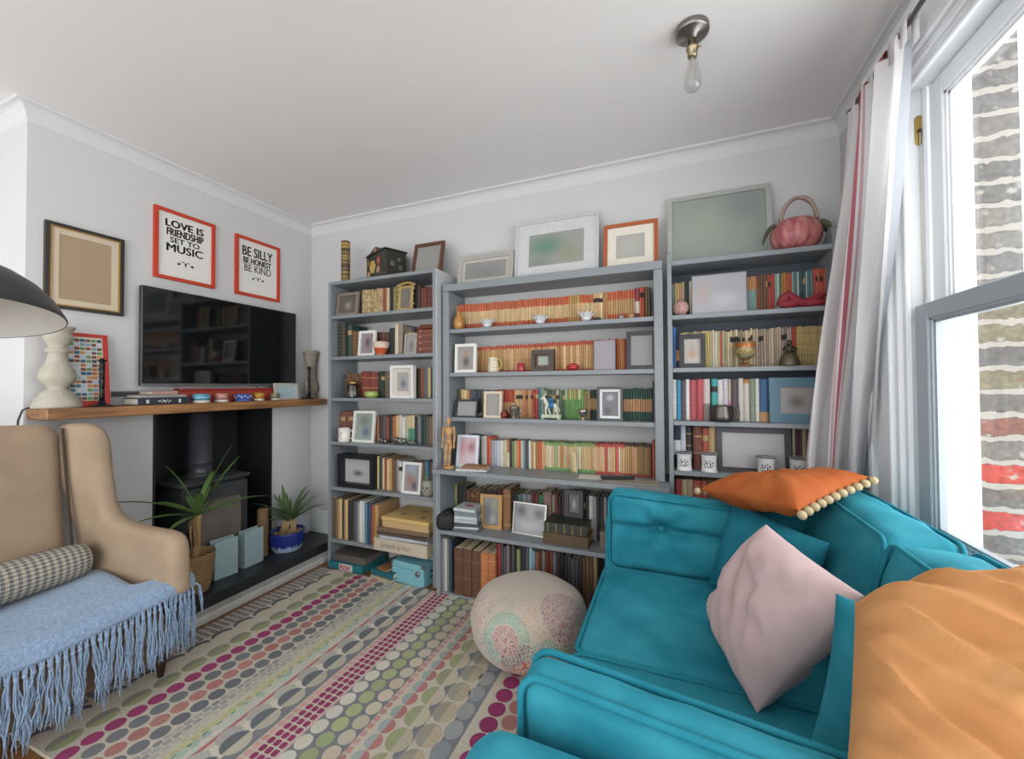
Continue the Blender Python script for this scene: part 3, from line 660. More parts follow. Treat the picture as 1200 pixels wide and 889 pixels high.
pxframe('framed_picture', 'black frame with blank grey picture at right end of middle bookcase', 734, 769, 387.5, 431, 2.33, BLACK_F, flatpic('#79777a'), zb=MZs[1], bw=.022, lean=.03)
pxframe('framed_picture', 'low wide black frame leaning at left end of the middle bookcase', 532.5, 558.5, 468, 488.5, 2.325, BLACK_F, flatpic('#8b8b8b'), zb=MZs[0], bw=.011, lean=.2)
pxframe('framed_picture', 'narrow cream frame with blank grey picture beside the silver pot', 566.5, 587.5, 458.5, 489.5, 2.33, mat('#c9bca4', rough=.45), flatpic('#8a8782'), zb=MZs[0], bw=.016, lean=.06)
pxframe('framed_picture', 'black frame with white mount and misty dark picture on middle bookcase', 699.5, 730, 453, 492, 2.33, mat('#2f3033', rough=.3), pic_mat('print_fog', '#5f6064', [(.5, .75, .35, .2, '#a5a6a8', .9), (.35, .2, .3, .3, '#38393d', .8)]), zb=MZs[0], bw=.014, lean=.03, mount=mat('#d8d8d6', rough=.7), mw=.014)
pxframe('framed_picture', 'white frame with pink picture standing behind the wooden mannequin', 534, 559, 510, 546.5, 2.285, mat('#c6ccd4', rough=.4), pic_mat('print_rose', '#b9a4a9', [(.7, .65, .4, .35, '#8a4a50', .9), (.2, .6, .4, .4, '#b07c84', .7), (.7, .15, .5, .25, '#bcb6c2', .8)]), zb=DZ, bw=.018, lean=.13)
pxframe('framed_picture', 'golden wooden frame on the shelf under the desk board', 562.5, 587, 580, 615.5, 2.305, mat('#b0884f', rough=.45, var=.12, scale=40), pic_mat('print_garden', '#7d7c78', [(.3, .5, .3, .5, '#5d5a66', .8), (.7, .75, .35, .3, '#8a8f6a', .7), (.6, .2, .3, .25, '#a3a3aa', .7)]), zb=.41, bw=.022, lean=.08, yaw=.1)
pxframe('framed_picture', 'silver landscape frame with black and white picture under the desk', 599, 639, 591, 625, 2.285, SILVER, pic_mat('print_two', '#97979a', [(.2, .75, .3, .35, '#4e4e52', .9), (.8, .7, .3, .3, '#55555a', .9), (.5, .25, .6, .3, '#b9b9ba', .7)]), zb=.41, bw=.009, lean=.18, yaw=-.08)
pxframe('framed_picture', 'slate black frame standing on the two old leather books', 661, 683, 575, 609, 2.335, mat('#35393c', rough=.45), pic_mat('print_ghost', '#5a5b5d', [(.5, .45, .28, .45, '#a5a5a7', .9)]), zb=.53, bw=.025, lean=.06)
# right bookcase
pxframe('art_panel', 'unframed pale picture panel on the top shelf of the right bookcase', 811, 875.5, 320, 363, 2.335, mat('#8f8d92', rough=.5), pic_mat('print_pearl', '#9b9ba0', [(.2, .5, .3, .5, '#a8958f', .7), (.6, .35, .4, .3, '#b0b3b6', .6)]), zb=RZ[5], bw=.002, d=.008, lean=.04, cat='picture')
pxframe('framed_picture', 'black frame with peach picture on second shelf of right bookcase', 796, 827, 391, 426, 2.335, BLACK_F, pic_mat('print_peach', '#a49c95', [(.5, .4, .5, .3, '#a07a62', .9), (.5, .7, .4, .25, '#8d8078', .6)]), zb=RZ[4], bw=.024, d=.022, lean=.04)
pxframe('framed_picture', 'teal painted frame with grey picture next to the curtain', 902, 974, 442, 489.5, 2.335, mat('#4f7282', rough=.5, var=.06), pic_mat('print_cloud', '#8d8b88', [(.45, .45, .35, .35, '#5e5b58', .85)]), zb=RZ[3], bw=.046, d=.022, lean=.05)
pxframe('framed_picture', 'wide black frame with blank pale picture behind the floral mugs', 840, 928, 499.5, 555, 2.36, mat('#3a373b', rough=.4), pic_mat('print_blank', '#a5a3a6', [(.7, .1, .4, .35, '#a8968d', .6)]), zb=RZ[2], bw=.026, d=.02, lean=.07)
# ------------------------------------------------------------------ books
BOOK = col_mat('book_cloth', rough=.62, var=.10, scale=90)
PAPER = lin('#cdbf9f')
def book_mesh(mb, x0, x1, y0, d, z0, h, bands, M=None, ofs=0):
    """upright book: spine towards -y, cover boards and spine in bands of colour, page block inside"""
    t = x1-x0; c = min(.0028, t*.18); bul = min(.005, t*.16)
    prof = [(x0, y0+d), (x0, y0+.002)]+[(x0+t*(.5-.5*math.cos(PI*k/3)) , y0-bul*math.sin(PI*k/3)) for k in (1, 2)]+[(x1, y0+.002), (x1, y0+d)]
    zs = [0]; cs = []
    tot = sum(b[0] for b in bands)
    for fr, hx in bands: zs.append(zs[-1]+fr/tot); cs.append(hx)
    V = []
    for z in zs: V += [(x, y, z0+h*z) for x, y in prof]
    n = len(prof); Fc = []
    o = len(mb.v)
    if M is not None: V = [M @ Vector(p) for p in V]
    mb.v += [tuple(p) for p in V]
    for k in range(len(zs)-1):
        for i in range(n-1):
            mb.f.append((o+k*n+i, o+k*n+i+1, o+(k+1)*n+i+1, o+(k+1)*n+i)); mb.c.append(cs[k]); mb.m.append(0); mb.sm.append(False)
    K = len(zs)-1
    # cover thickness at head and tail
    for k, cc in ((0, cs[0]), (K, cs[-1])):
        zz = z0+h*zs[k]; inn = [(x0+c, y0+d), (x0+c, y0+c+.001), (x0+c, y0+c+.001), (x1-c, y0+c+.001), (x1-c, y0+c+.001), (x1-c, y0+d)]
        W = [(x, y, zz) for x, y in inn]
        if M is not None: W = [M @ Vector(p) for p in W]
        oo = len(mb.v); mb.v += [tuple(p) for p in W]
        for i in range(n-1):
            mb.f.append((o+k*n+i, o+k*n+i+1, oo+i+1, oo+i)); mb.c.append(cc); mb.m.append(0); mb.sm.append(False)
    mb.box(x0+c, x1-c, y0+c+.001, y0+d-.003, z0+.002, z0+h-.003, PAPER, M=M)
NAMED = [('orange', '#c8602a'), ('red', '#a8332a'), ('dark-red', '#6d2a26'), ('cream', '#cdb98e'), ('tan', '#a98a5e'), ('brown', '#6e4a30'), ('dark-brown', '#3d2a20'), ('black', '#202122'), ('grey', '#86868a'), ('dark-grey', '#4d4f53'),
         ('white', '#d5d3cc'), ('green', '#5f8f4a'), ('dark-green', '#2b4a3a'), ('olive', '#7c7440'), ('yellow', '#cdb04a'), ('blue', '#3a6ca8'), ('dark-blue', '#2b3a55'), ('teal', '#2d8a92'), ('pale-blue', '#9db8c4'), ('pink', '#c98a8a'), ('purple', '#6a5570'), ('rust', '#8f4a2a'), ('pale-green', '#a9b98a'), ('lavender', '#a9a5b8')]
NL = [(n, lin(h)) for n, h in NAMED]
def cname(c): return min(NL, key=lambda q: sum((math.sqrt(q[1][i])-math.sqrt(c[i]))**2 for i in range(3)))[0]
ORD1 = 'zeroth first second third fourth fifth sixth seventh eighth ninth tenth eleventh twelfth thirteenth fourteenth fifteenth sixteenth seventeenth eighteenth nineteenth'.split()
TENS = {2: 'twent', 3: 'thirt', 4: 'fort', 5: 'fift', 6: 'sixt', 7: 'sevent', 8: 'eight', 9: 'ninet'}
def ordinal(n):
    if n < 20: return ORD1[n]
    if n >= 100: return 'hundred'+('th' if n == 100 else 'and-'+ordinal(n-100))
    return TENS[n//10]+('ieth' if n % 10 == 0 else 'y-'+ORD1[n % 10])
def jit(hx, a=.10):
    c = lin(hx); g_ = .3*c[0]+.55*c[1]+.15*c[2]; c = [v*.88+g_*.12 for v in c[:3]]; k = 1+random.uniform(-a, a); return tuple(max(0, min(1, v*k*(1+random.uniform(-.03, .03)))) for v in c[:3])+(1,)
O, CR_, TN = '#c65a26', '#c9b184', '#b08c5c'
def st_peng(a='#b5572b', m='#c7a878', p=(.26, .46, .28)): return lambda: (lambda o: [(p[0]*.9, o), (p[1], jit(m, .14)), (p[2], o)])(jit(a, .16))
def st_m2(): 
    m = jit(random.choice(['#c49a63', '#b98e58', '#c9a673', '#ad8450']), .14); r = jit('#b24a2a', .1)
    return [(.07, r), (.36, m), (.012, r), (.44, m), (.13, r)]
def st_plain(*cs): 
    def f():
        c = jit(random.choice(cs), .12); q = random.random()
        if q < .35: return [(.68, c), (.14, jit('#2a2320') if sum(c[:3]) > .5 else jit('#a58a54')), (.18, c)]
        if q < .5: return [(.1, c), (.02, jit('#b59a5c')), (.7, c), (.02, jit('#b59a5c')), (.16, c)]
        return [(1, c)]
    return f
def st_gilt(c, g='#a88a4a', n=5):
    def f():
        cc = jit(c, .12); o = []
        for k in range(n): o += [(1, cc), (.07, jit(g))]
        return o+[(.6, cc)]
    return f
def st_deco(*cs):      # patterned cream and gilt spines
    def f():
        o = []; 
        for k in range(9): o.append((random.uniform(.6, 1.4), jit(random.choice(cs), .15)))
        return o
    return f
def st_list(*specs):
    it = iter(specs)
    def f():
        s_ = next(it); 
        if isinstance(s_, str): 
            if '|' in s_:
                out = []
                for q in s_.split('|'):
                    hx, fr = (q.split(':')+['1'])[:2]; out.append((float(fr), jit(hx, .05)))
                return out[::-1]
            return [(1, jit(s_, .05))]
        return s_()
    return f
BOOKS = []      # every upright book: row, x0, x1, y, depth, z, h, bands, kind
def seg(row, x0, x1, yt0, yt1, n, style, Y, z, depth=.115, kind='paperback', vary=.25, hv=.02, tilt=0):
    ws = [1+random.uniform(-vary, vary) for _ in range(n)]; s_ = sum(ws); a = x0
    for w in ws:
        b_ = a+(x1-x0)*w/s_; u = ((a+b_)/2-x0)/(x1-x0); yt = yt0+(yt1-yt0)*u
        A = atY(a, yt, Y); B = atY(b_, yt, Y); h = (A.z+B.z)/2-z; h *= 1+random.uniform(-hv, hv); h = min(h, clear(z, (a+b_)/2)-.006)
        BOOKS.append(dict(px=(a+b_)/2, row=row, x0=A.x+.0004, x1=B.x-.0004, y=Y+random.uniform(0, .006), d=min(depth*(1+random.uniform(-.06, .06)), YB-.02-Y-.008), z=z+.0008, h=h, bands=style(), kind=kind, tilt=tilt))
        a = b_
Rw = lambda s_, c: f'{s_} shelf of {c} bookcase'
# ---- left bookcase
LB = 2.335
r = Rw('top', 'left'); z = LZ[5]
seg(r, 419, 424, 341, 340.5, 2, st_plain('#3b2a20', '#4a3426'), LB, z, .14, 'hardback')
seg(r, 424, 448.5, 340, 337.5, 8, st_deco('#b09868', '#a58a5a', '#b8a478', '#94744a', '#a58a5c'), LB, z, .14, 'hardback')
seg(r, 448.5, 456, 337, 336.8, 2, st_list('#8c4630', '#bfae88'), LB, z, .14, 'hardback')
seg(r, 456, 465, 336.8, 336, 2, st_list('#26262a', '#8c8248'), LB, z, .16, 'hardback')
seg(r, 465, 485, 335.5, 334.5, 2, st_list('#2c3328', '#242a25'), LB, z, .16, 'hardback')
seg(r, 485, 492, 334, 333.5, 2, st_list('#26272a', '#4f3f33'), LB, z, .16, 'hardback')
seg(r, 493, 508.5, 337, 336, 4, st_gilt('#743a2c', '#3a2018', 3), LB, z, .13, 'hardback')
r = Rw('second', 'left'); z = LZ[4]
seg(r, 396.5, 404, 379, 379, 1, st_gilt('#35322b', '#8a7a58', 9), LB-.03, z, .18, 'hardback')
seg(r, 404, 411.5, 381, 381, 1, st_plain('#27433c'), LB, z, .18, 'hardback')
seg(r, 411.5, 420, 388, 388, 2, st_gilt('#6b4a2a', '#a07a40', 6), LB, z, .13, 'hardback')
seg(r, 420, 455, 389.5, 389, 9, st_gilt('#5a3326', '#8a6a3c', 4), LB+.02, z, .12, 'hardback')
seg(r, 455.5, 462.5, 384, 384, 2, st_list('#26302e', '#2a3a34'), LB, z, .14, 'hardback')
seg(r, 462.5, 471, 379.5, 380, 2, st_list('#c2b494', '#8f7f6c'), LB-.03, z, .17, 'hardback')
seg(r, 471, 486, 383, 383, 3, st_plain('#4a463f', '#3a3835', '#5b5347'), LB, z, .15, 'hardback')
r = Rw('third', 'left'); z = LZ[3]
seg(r, 404.5, 422.5, 437.5, 437, 4, st_gilt('#5c3a22', '#a8813c', 9), LB, z, .13, 'hardback')
seg(r, 423, 442.5, 435.5, 435.5, 7, st_gilt('#7c3324', '#b8904a', 2), LB, z, .13, 'hardback')
seg(r, 443, 450.5, 435.5, 435.5, 2, st_plain('#2c3a2b', '#263326'), LB, z, .13, 'hardback')
seg(r, 451, 460, 435.5, 435.5, 3, st_plain('#6f5f54', '#5f5148'), LB, z, .13, 'hardback')
seg(r, 484.5, 509, 431, 431, 6, st_list('#2a2320', '#33291f', '#7d4428', '#5f6670', '#b9a96a', '#3a3a2c'), LB, z, .15, 'hardback')
r = Rw('fourth', 'left'); z = LZ[2]
seg(r, 398.5, 413, 482, 482, 3, st_plain('#6b3a28', '#7a4630'), LB, z, .13, 'hardback')
seg(r, 436.5, 509, 487, 487.5, 20, st_list('#7d4a2e', '#a06a3a', '#3f2d2a', '#4a4a4e', '#7b4028', '#26262a', '#9c5a2c', '#c9a36a', '#b9b2a8', '#c9c6c0', '#a8a089', '#c2ab74|#3f8068:1.2', '#c6b58a|#3f8a70:1.2', '#26302c', '#6f7276', '#20343a', '#3d4a44', '#5d5a40', '#7a6a54', '#8a5a4a'), LB, z, .12, 'paperback', hv=.04)
r = Rw('fifth', 'left'); z = LZ[1]
seg(r, 438, 467, 535, 539, 10, st_list('#b39a55', '#c9b878', '#33352f', '#c0ad84', '#8c4030', '#c9ab72', '#b58c50', '#7a5230', '#5d4a3c', '#8f8a86'), LB-.02, z, .17, 'hardback', hv=.03)
seg(r, 467, 471, 540, 540, 1, st_plain('#b5b5b2'), LB-.02, z, .15, 'paperback')
seg(r, 471, 494, 543, 543, 5, st_plain('#5a4a40', '#4a4440', '#6a5a4a'), LB, z, .15, 'hardback')
seg(r, 494, 508.5, 541, 541, 4, st_list('#6e4a34', '#2f7486|#4fa04a:.5|#3a3a3a:.6', '#3a3f48', '#55473c'), LB-.02, z, .15, 'hardback')
r = Rw('sixth', 'left'); z = LZ[0]
seg(r, 389, 443, 582, 592, 15, st_list('#5b4630', '#8a6c44', '#c0a270', '#3a342c', '#b89660', '#272624', '#2c2a28', '#4d4f52', '#7d8084', '#c8c8c2', '#b9c4b4', '#4f7f94', '#2c3f5c', '#a2552c', '#b08a58'), 2.275, z, .22, 'large hardback', hv=.03)
# ---- middle bookcase
MB_ = 2.405
r = Rw('top', 'middle'); z = MZs[2]
seg(r, 533, 536.5, 358.5, 358, 1, st_plain('#8a7a40'), MB_, z)
seg(r, 536.5, 667, 357.5, 346.8, 46, st_peng(), MB_, z)
seg(r, 667, 679, 346.5, 345.5, 4, st_peng('#a8843a', '#b99a64'), MB_, z)
seg(r, 679, 695, 345.5, 344.5, 6, st_peng(), MB_, z)
seg(r, 695, 712, 344, 342.5, 6, st_plain('#a5763f', '#c2a070', '#8f6a38', '#c9b48a'), MB_, z)
seg(r, 712, 744, 342, 339, 11, st_peng('#b8562a', '#b08a58'), MB_, z)
seg(r, 744, 749.5, 338.5, 338, 1, st_list('#8a3048|#c9c4b0:.9|#6a3a30:.5'), MB_, z)
seg(r, 749.5, 755, 337, 336.5, 2, st_plain('#b84a22'), MB_, z, .13)
seg(r, 755.5, 762, 336, 336, 2, st_list('#7d6240', '#56462e'), MB_, z, .13)
r = Rw('second', 'middle'); z = MZs[1]
seg(r, 534, 558, 408, 407, 8, st_m2, MB_, z); seg(r, 558, 695, 406.8, 398.5, 48, st_m2, MB_, z)
seg(r, 695.5, 721.5, 398.5, 397, 8, st_m2, MB_, z)
seg(r, 722, 733.5, 397, 396.5, 5, st_list('#b8502a', '#c9762e', '#cf9a5a', '#c5702e', '#9a4a26'), MB_-.01, z)
seg(r, 734, 766, 397, 396, 8, st_m2, MB_, z)
r = Rw('third', 'middle'); z = MZs[0]
seg(r, 536, 567, 456.5, 457, 9, st_list('#4a4438', '#c2a468', '#c9b07a', '#b3884a', '#4a4a52', '#55585f', '#33384a', '#3a4a5a', '#6a5a4a'), MB_, z)
seg(r, 567, 588, 457, 457, 6, st_list('#5a6a7a', '#3f5566', '#7a6a5a', '#6a5060', '#8a4a30', '#a05a30'), MB_, z)
seg(r, 588, 602, 457, 457, 5, st_peng('#a83a22', '#b98a58', (.26, .3, .44)), MB_, z)
seg(r, 602, 624, 457, 457, 8, st_plain('#b57a4a', '#b98a5a', '#a86c40', '#c2a06c'), MB_, z)
seg(r, 624, 630.5, 456.5, 456, 2, st_plain('#a02f24'), MB_-.01, z)
seg(r, 630.5, 637, 454, 454, 2, st_list('#2f7a80', '#7c8f80'), MB_, z, .13)
seg(r, 637, 662, 457, 457, 8, st_plain('#8a8a6a', '#55664f', '#a5a080', '#44584a'), MB_, z)
seg(r, 662, 684, 456.5, 456.5, 8, st_list('#b5b08a|#5f9146:2', '#5f8f4a', '#c09a60|#5c8c46:2', '#6a9650', '#c78a5a|#5f9146:2', '#578a44', '#c9b48a|#6a9650:2', '#5f9146'), MB_, z)
seg(r, 684, 691, 457.5, 458, 3, st_list('#b3764a', '#5a8a48', '#c08a62'), MB_, z)
seg(r, 691, 730, 457, 457, 13, st_peng('#2b4036', '#a88254', (.36, .38, .28)), MB_, z)
seg(r, 730, 764, 455.5, 455, 12, st_peng('#2d5044', '#b8885a', (.3, .38, .32)), MB_, z)
seg(r, 764.5, 767, 447, 447, 1, st_plain('#4a4244'), MB_-.02, z, .13)
r = 'desk board of middle bookcase'; z = DZ; DBY = 2.385
seg(r, 545, 563, 510, 512, 6, st_plain('#26262a', '#3a3a36', '#2f3a38'), DBY, z, .13)
seg(r, 563, 575, 510, 513, 4, st_list('#b9b6a8', '#c9c7bd', '#b84a26', '#c8643a'), DBY, z, .13)
seg(r, 575, 589, 516, 516, 4, st_list('#8f8f9a', '#a3a2ae', '#b9b9bd', '#c9c9c6'), DBY, z)
seg(r, 589, 610, 516, 517, 8, st_list('#c2bca8', '#bfae88', '#b0643a|#c9bfa8:1.2', '#3a3a36', '#6f7a4f', '#a5a07c', '#cc7a30', '#c45a2a'), DBY, z)
seg(r, 610, 622, 517, 517, 5, st_list('#a8b4b0', '#8a9a98', '#55585f', '#4a5060', '#c2c8b8'), DBY, z)
seg(r, 622, 640, 517.5, 518, 6, st_list('#b8854a', '#c9b48c', '#a86a3a', '#c45a26', '#c29a64', '#6a9a5a|#c9a57a:5|#6a9a5a:1'), DBY, z)
seg(r, 640, 697, 518, 520, 20, st_list(*['#7a9a5a:.7|%s:5|#6a9a5a:.7' % c for c in ('#c9b48a', '#c9c2a8', '#c4a070', '#8fa070', '#c9b080', '#b07a40', '#c2a070', '#c9b890', '#c09060', '#c2a878', '#c9ab7a', '#c4a878', '#c9bf9a', '#d0cdb8', '#b89a68', '#c2b088', '#c4a070', '#c9a878', '#b8905c', '#c9a878')]), DBY, z)
seg(r, 697, 732, 520, 520.5, 12, st_list(*['#b8423a:.6|%s:5|#b8423a:.5' % c for c in ('#c9b08a', '#c49a6a', '#c9a878', '#c9ac7c', '#b84a40', '#c9b48c', '#c2a070', '#c9a878', '#c4553f', '#d2c2a4', '#c2a070', '#c9a878')]), DBY, z)
seg(r, 732, 763, 521, 522, 12, st_list(*['#4a3428:.3|%s:5|#a0382c:.4' % c for c in ('#b88a58', '#c49a68', '#a87848', '#b98c5c', '#c29c6c', '#a87a4c', '#8a6a3c', '#94744a', '#8a6a40', '#a08050', '#8f6c40', '#7a5a34')]), DBY, z)
seg(r, 764, 768.5, 516.5, 517, 2, st_list('#b84a32', '#8a5230'), DBY-.01, z, .12)
r = 'shelf under the middle desk'; z = .41; UY = 2.365
seg(r, 529, 535.5, 567, 568, 1, st_plain('#8c8a44'), UY, z, .13, 'hardback')
seg(r, 535.5, 546, 569, 571, 2, st_list('#1f2326', '#2a2d30'), UY, z, .13, 'hardback')
seg(r, 546, 562, 574, 575, 3, st_plain('#6b4226', '#5f3a24'), UY, z, .13, 'hardback')
seg(r, 562, 588, 573, 573, 4, st_plain('#4a2c20', '#3a2620'), UY, z, .13, 'hardback')
seg(r, 588.5, 597.5, 573, 573.5, 1, st_plain('#8a5f38'), UY-.04, z, .16, 'hardback')
seg(r, 598, 606.5, 578, 578, 2, st_gilt('#26272a', '#8f8a78', 2), UY, z, .13, 'hardback')
seg(r, 606.5, 626, 579, 579, 4, st_list('#3f6a60|#9fb0a4:1|#2f3a36:1', '#77787c|#a8493a:1', '#7f7f82|#b04a38:1', '#6a3236'), UY, z, .13, 'hardback')
seg(r, 626, 636, 579, 580, 2, st_list('#6a3030', '#2a7048'), UY, z, .13, 'hardback')
seg(r, 636, 646, 576, 576.5, 1, st_plain('#84685a'), UY-.02, z, .13, 'hardback')
seg(r, 646, 661, 580, 580, 4, st_list('#8a8578|#7a2824:1.2', '#6a2a28', '#232326', '#5a2a28'), UY, z, .13, 'hardback')
seg(r, 661, 686, 579, 579, 5, st_plain('#2a2a2c', '#3a3230', '#4a3a34'), UY, z, .13, 'hardback')
seg(r, 686, 699, 581, 582, 3, st_list('#24272a', '#b0b0ac', '#8f8d88'), UY-.02, z, .13, 'hardback')
seg(r, 699, 715, 581, 582, 4, st_list('#222428', '#2c2e31', '#8c8d8d', '#34363a'), UY-.02, z, .13, 'hardback')
seg(r, 716, 760, 582, 584, 8, st_plain('#3a3634', '#55483e', '#6a4434'), UY-.02, z, .13, 'hardback')
r = 'bottom shelf of middle bookcase'; z = .022; BY = 2.205
seg(r, 514.5, 517.5, 622, 622, 1, st_plain('#2a2b30'), BY, z, .2, 'magazine')
seg(r, 517.5, 529.5, 631, 632, 4, st_list('#8f8c86', '#bcbab4', '#77736c', '#2a3a50'), BY, z, .2, 'notebook')
seg(r, 531.5, 562, 642, 646.5, 3, st_gilt('#5c3a26', '#6f4a30', 2), BY-.012, z, .24, 'leather-bound volume', vary=.08)
seg(r, 562.5, 580, 647, 649, 2, st_gilt('#b06a34', '#c58a4a', 3), BY-.005, z, .22, 'leather-bound volume', vary=.05)
seg(r, 581.5, 586, 637, 638, 2, st_list('#7a2026', '#a8303a'), BY+.03, z, .2, 'hardback')
seg(r, 586, 605, 639, 641, 6, st_list('#4a464a', '#55505a', '#8a7a78', '#3a3436', '#5a5654', '#2f2d2f'), BY+.03, z, .2, 'hardback', hv=.05)
seg(r, 605, 627, 641, 644, 6, st_list('#8f9a5c', '#2b2a2d', '#3a3a40', '#5a6068', '#8fb4bc', '#7ca0ac'), BY+.03, z, .2, 'hardback', hv=.05)
seg(r, 627, 652, 644, 647, 6, st_list('#8c5a34', '#6a3a28', '#7d7d74', '#6a2c22', '#7a3a26', '#6f6f76'), BY+.03, z, .2, 'hardback', hv=.05)
seg(r, 652, 700, 650, 654, 11, st_list('#3a2c2c', '#2a2426', '#33302f', '#4a4448', '#5a5660', '#4d4950', '#3a3334', '#6a4c30', '#7d5c3c', '#5a4634', '#8a7454'), BY+.03, z, .2, 'hardback', hv=.05)
# ---- right bookcase
RB = 2.40
r = Rw('top', 'right'); z = RZ[5]
seg(r, 785, 811, 333, 329.5, 9, st_list('#7f8f84', '#6a7a74', '#c09a60', '#c4a474', '#b88a58', '#c2b894', '#4a4a44', '#3a4a48', '#cfc9b0'), RB, z)
seg(r, 811, 875, 330, 325, 16, st_plain('#8a8a80', '#5a6a6a', '#b09a78'), RB, z)
seg(r, 875.5, 886, 324.5, 323.5, 4, st_list(*['#c48a54|#7fa3a0:1.7']*4), RB, z)
seg(r, 886, 900, 323.5, 321.5, 5, st_plain('#7a4a30', '#8f5a3a', '#6a4a38', '#a0683c'), RB, z)
seg(r, 900, 908, 321.5, 321, 3, st_plain('#b0493a', '#a8402f'), RB, z)
seg(r, 908, 918, 321, 320, 4, st_list('#7fa09a', '#a5b4a4', '#4f6a66', '#a07a3a'), RB, z)
seg(r, 918, 928, 320, 319, 4, st_list('#a8702a', '#b5652c', '#b0502a', '#b84a30'), RB, z)
seg(r, 928, 937, 319, 318, 3, st_list('#7a9a98', '#4f6f70', '#9fb0a8'), RB, z)
seg(r, 937, 944, 318, 317.5, 2, st_plain('#3a5058'), RB, z)
seg(r, 944, 953, 317, 316, 3, st_list('#8fa098', '#4a6a68', '#55787a'), RB, z)
seg(r, 953, 968, 315, 314, 5, st_plain('#b0442f', '#a84a34', '#b8583a'), RB, z)
r = Rw('second', 'right'); z = RZ[4]
seg(r, 786, 792, 383, 383, 2, st_list('#3f74b4', '#4a80bc'), RB-.03, z, .13)
seg(r, 792, 796.5, 389, 388, 1, st_list('#1f2f55|#c98a3a:.6|#2a2a33:.4'), RB-.03, z, .13)
seg(r, 796.5, 826, 390, 388, 9, st_plain('#b8a468', '#c2b080', '#a89060'), RB, z)
seg(r, 826, 846, 388, 387.5, 7, st_list('#c4ac5c', '#c9b868', '#b5a878', '#c2b9a0', '#c9c0a4', '#b0a080', '#b85a3a'), RB, z)
seg(r, 846, 882, 388.5, 386, 12, st_plain('#b8a880', '#c9bb94', '#a8987a', '#c2b08a', '#9a8a6c'), RB, z, hv=.04)
seg(r, 882, 928, 386, 383, 15, st_plain('#a8957c', '#b09c84', '#8f8074', '#b8a690', '#9c8878'), RB, z)
seg(r, 928, 933.5, 383, 382.5, 2, st_plain('#a03a2a', '#b0472f'), RB, z)
seg(r, 933.5, 967, 382.5, 381, 11, st_gilt('#b09a5a', '#8a7440', 3), RB, z)
r = Rw('third', 'right'); z = RZ[3]
seg(r, 787.5, 808, 445.5, 445, 4, st_list('#cfcfc8', '#2f8aa8', '#5a4a55', '#d2d2cf'), 2.375, z, .14, vary=.1)
seg(r, 808, 832, 444.5, 444, 3, st_list('#a84a52', '#b0444c', '#c4b4b0|#8a7a74:.7'), 2.375, z, .14, 'hardback', vary=.06)
seg(r, 833.5, 841, 444.5, 444.5, 1, st_plain('#2a9a98'), 2.375, z, .14)
seg(r, 841, 857, 444.5, 444.5, 3, st_list('#c9c6be', '#bfb8c4', '#a8a48a|#b87a94:1'), 2.375, z, .14)
seg(r, 857, 865, 444.5, 444, 1, st_plain('#554a4a'), 2.37, z, .14, 'hardback')
seg(r, 865, 890, 444, 444, 4, st_list('#b9b8ae', '#c47a34:.3|#bdb6aa:3', '#7d8678', '#c4c4b4'), 2.375, z, .14)
seg(r, 890, 901.5, 443.5, 443, 1, st_list('#2c5c84:3|#b08050:.9'), 2.37, z, .14)
seg(r, 902, 960, 446, 446, 8, st_plain('#6a6a70', '#3f4a58', '#8a8478'), RB, z)
r = Rw('fourth', 'right'); z = RZ[2]
seg(r, 789, 803.5, 497.5, 498, 2, st_list('#243044|#c9ccd0:1|#243044:.9', '#b5b9c4'), 2.385, z, .14, 'hardback')
seg(r, 803.5, 811.5, 500, 500, 1, st_gilt('#2a2a28', '#a8986a', 3), 2.385, z, .14, 'hardback')
seg(r, 812, 822.5, 497.5, 497.5, 1, st_gilt('#6f3a30', '#a88a5a', 2), 2.375, z, .14, 'hardback')
seg(r, 822.5, 830.5, 500.5, 500.5, 1, st_plain('#a5453c'), 2.385, z, .14, 'hardback')
seg(r, 830.5, 839, 500, 500, 1, st_plain('#a98a5c'), 2.385, z, .14, 'hardback')
seg(r, 928, 950, 500, 500, 5, st_list('#b0a898', '#4a2c34', '#55303a', '#9a8a6a', '#6a4a3a'), RB, z, .11, 'hardback')
r = Rw('fifth', 'right'); z = RZ[1]
seg(r, 791, 812, 561, 561.5, 3, st_list('#a83c40', '#bfae84', '#a89a74'), 2.37, z, .14, 'hardback')
seg(r, 812, 829, 562, 562.5, 2, st_gilt('#a0442f', '#c08a5a', 4), 2.37, z, .14, 'hardback')
seg(r, 829, 840, 563, 563, 1, st_plain('#6a4a38'), 2.37, z, .14, 'hardback')
seg(r, 840, 880, 564, 564, 6, st_list('#26282c', '#b9b5ac', '#a04438', '#8a4038', '#5a4a40', '#9a8a70'), 2.37, z, .14, 'hardback')
# which three hundred show largest
def px_area(b_):
    ww = np.array([b_['x0'], b_['y'], b_['z']])-np.array([0, 0, EYE]); f = float(ww @ CF)
    return (b_['x1']-b_['x0'])*b_['h']*(F_PX/f)**2
rows = {}
for b_ in BOOKS: rows.setdefault(b_['row'], []).append(b_)
for rr in rows.values():
    rr.sort(key=lambda q: q['x0'])
    for i, b_ in enumerate(rr): b_['n'] = i+1
order = sorted(BOOKS, key=px_area, reverse=True)
BEHIND = [('fifth shelf of left', 470, 492), ('second shelf of middle', 533, 557), ('second shelf of middle', 695.5, 721), ('second shelf of middle', 734, 769), ('third shelf of middle', 566.5, 587.5),
          ('third shelf of middle', 699.5, 730), ('desk board of middle', 534, 559), ('top shelf of right', 811, 875), ('second shelf of right', 796, 827), ('third shelf of right', 902, 974), ('shelf under the middle', 712, 790), ('bottom shelf of middle', 690, 790), ('fifth shelf of right', 838, 990)]
order = [b_ for b_ in order if not any(b_['row'].startswith(r_) and x0 <= b_['px'] <= x1 for r_, x0, x1 in BEHIND)]    # those standing behind frames show nothing
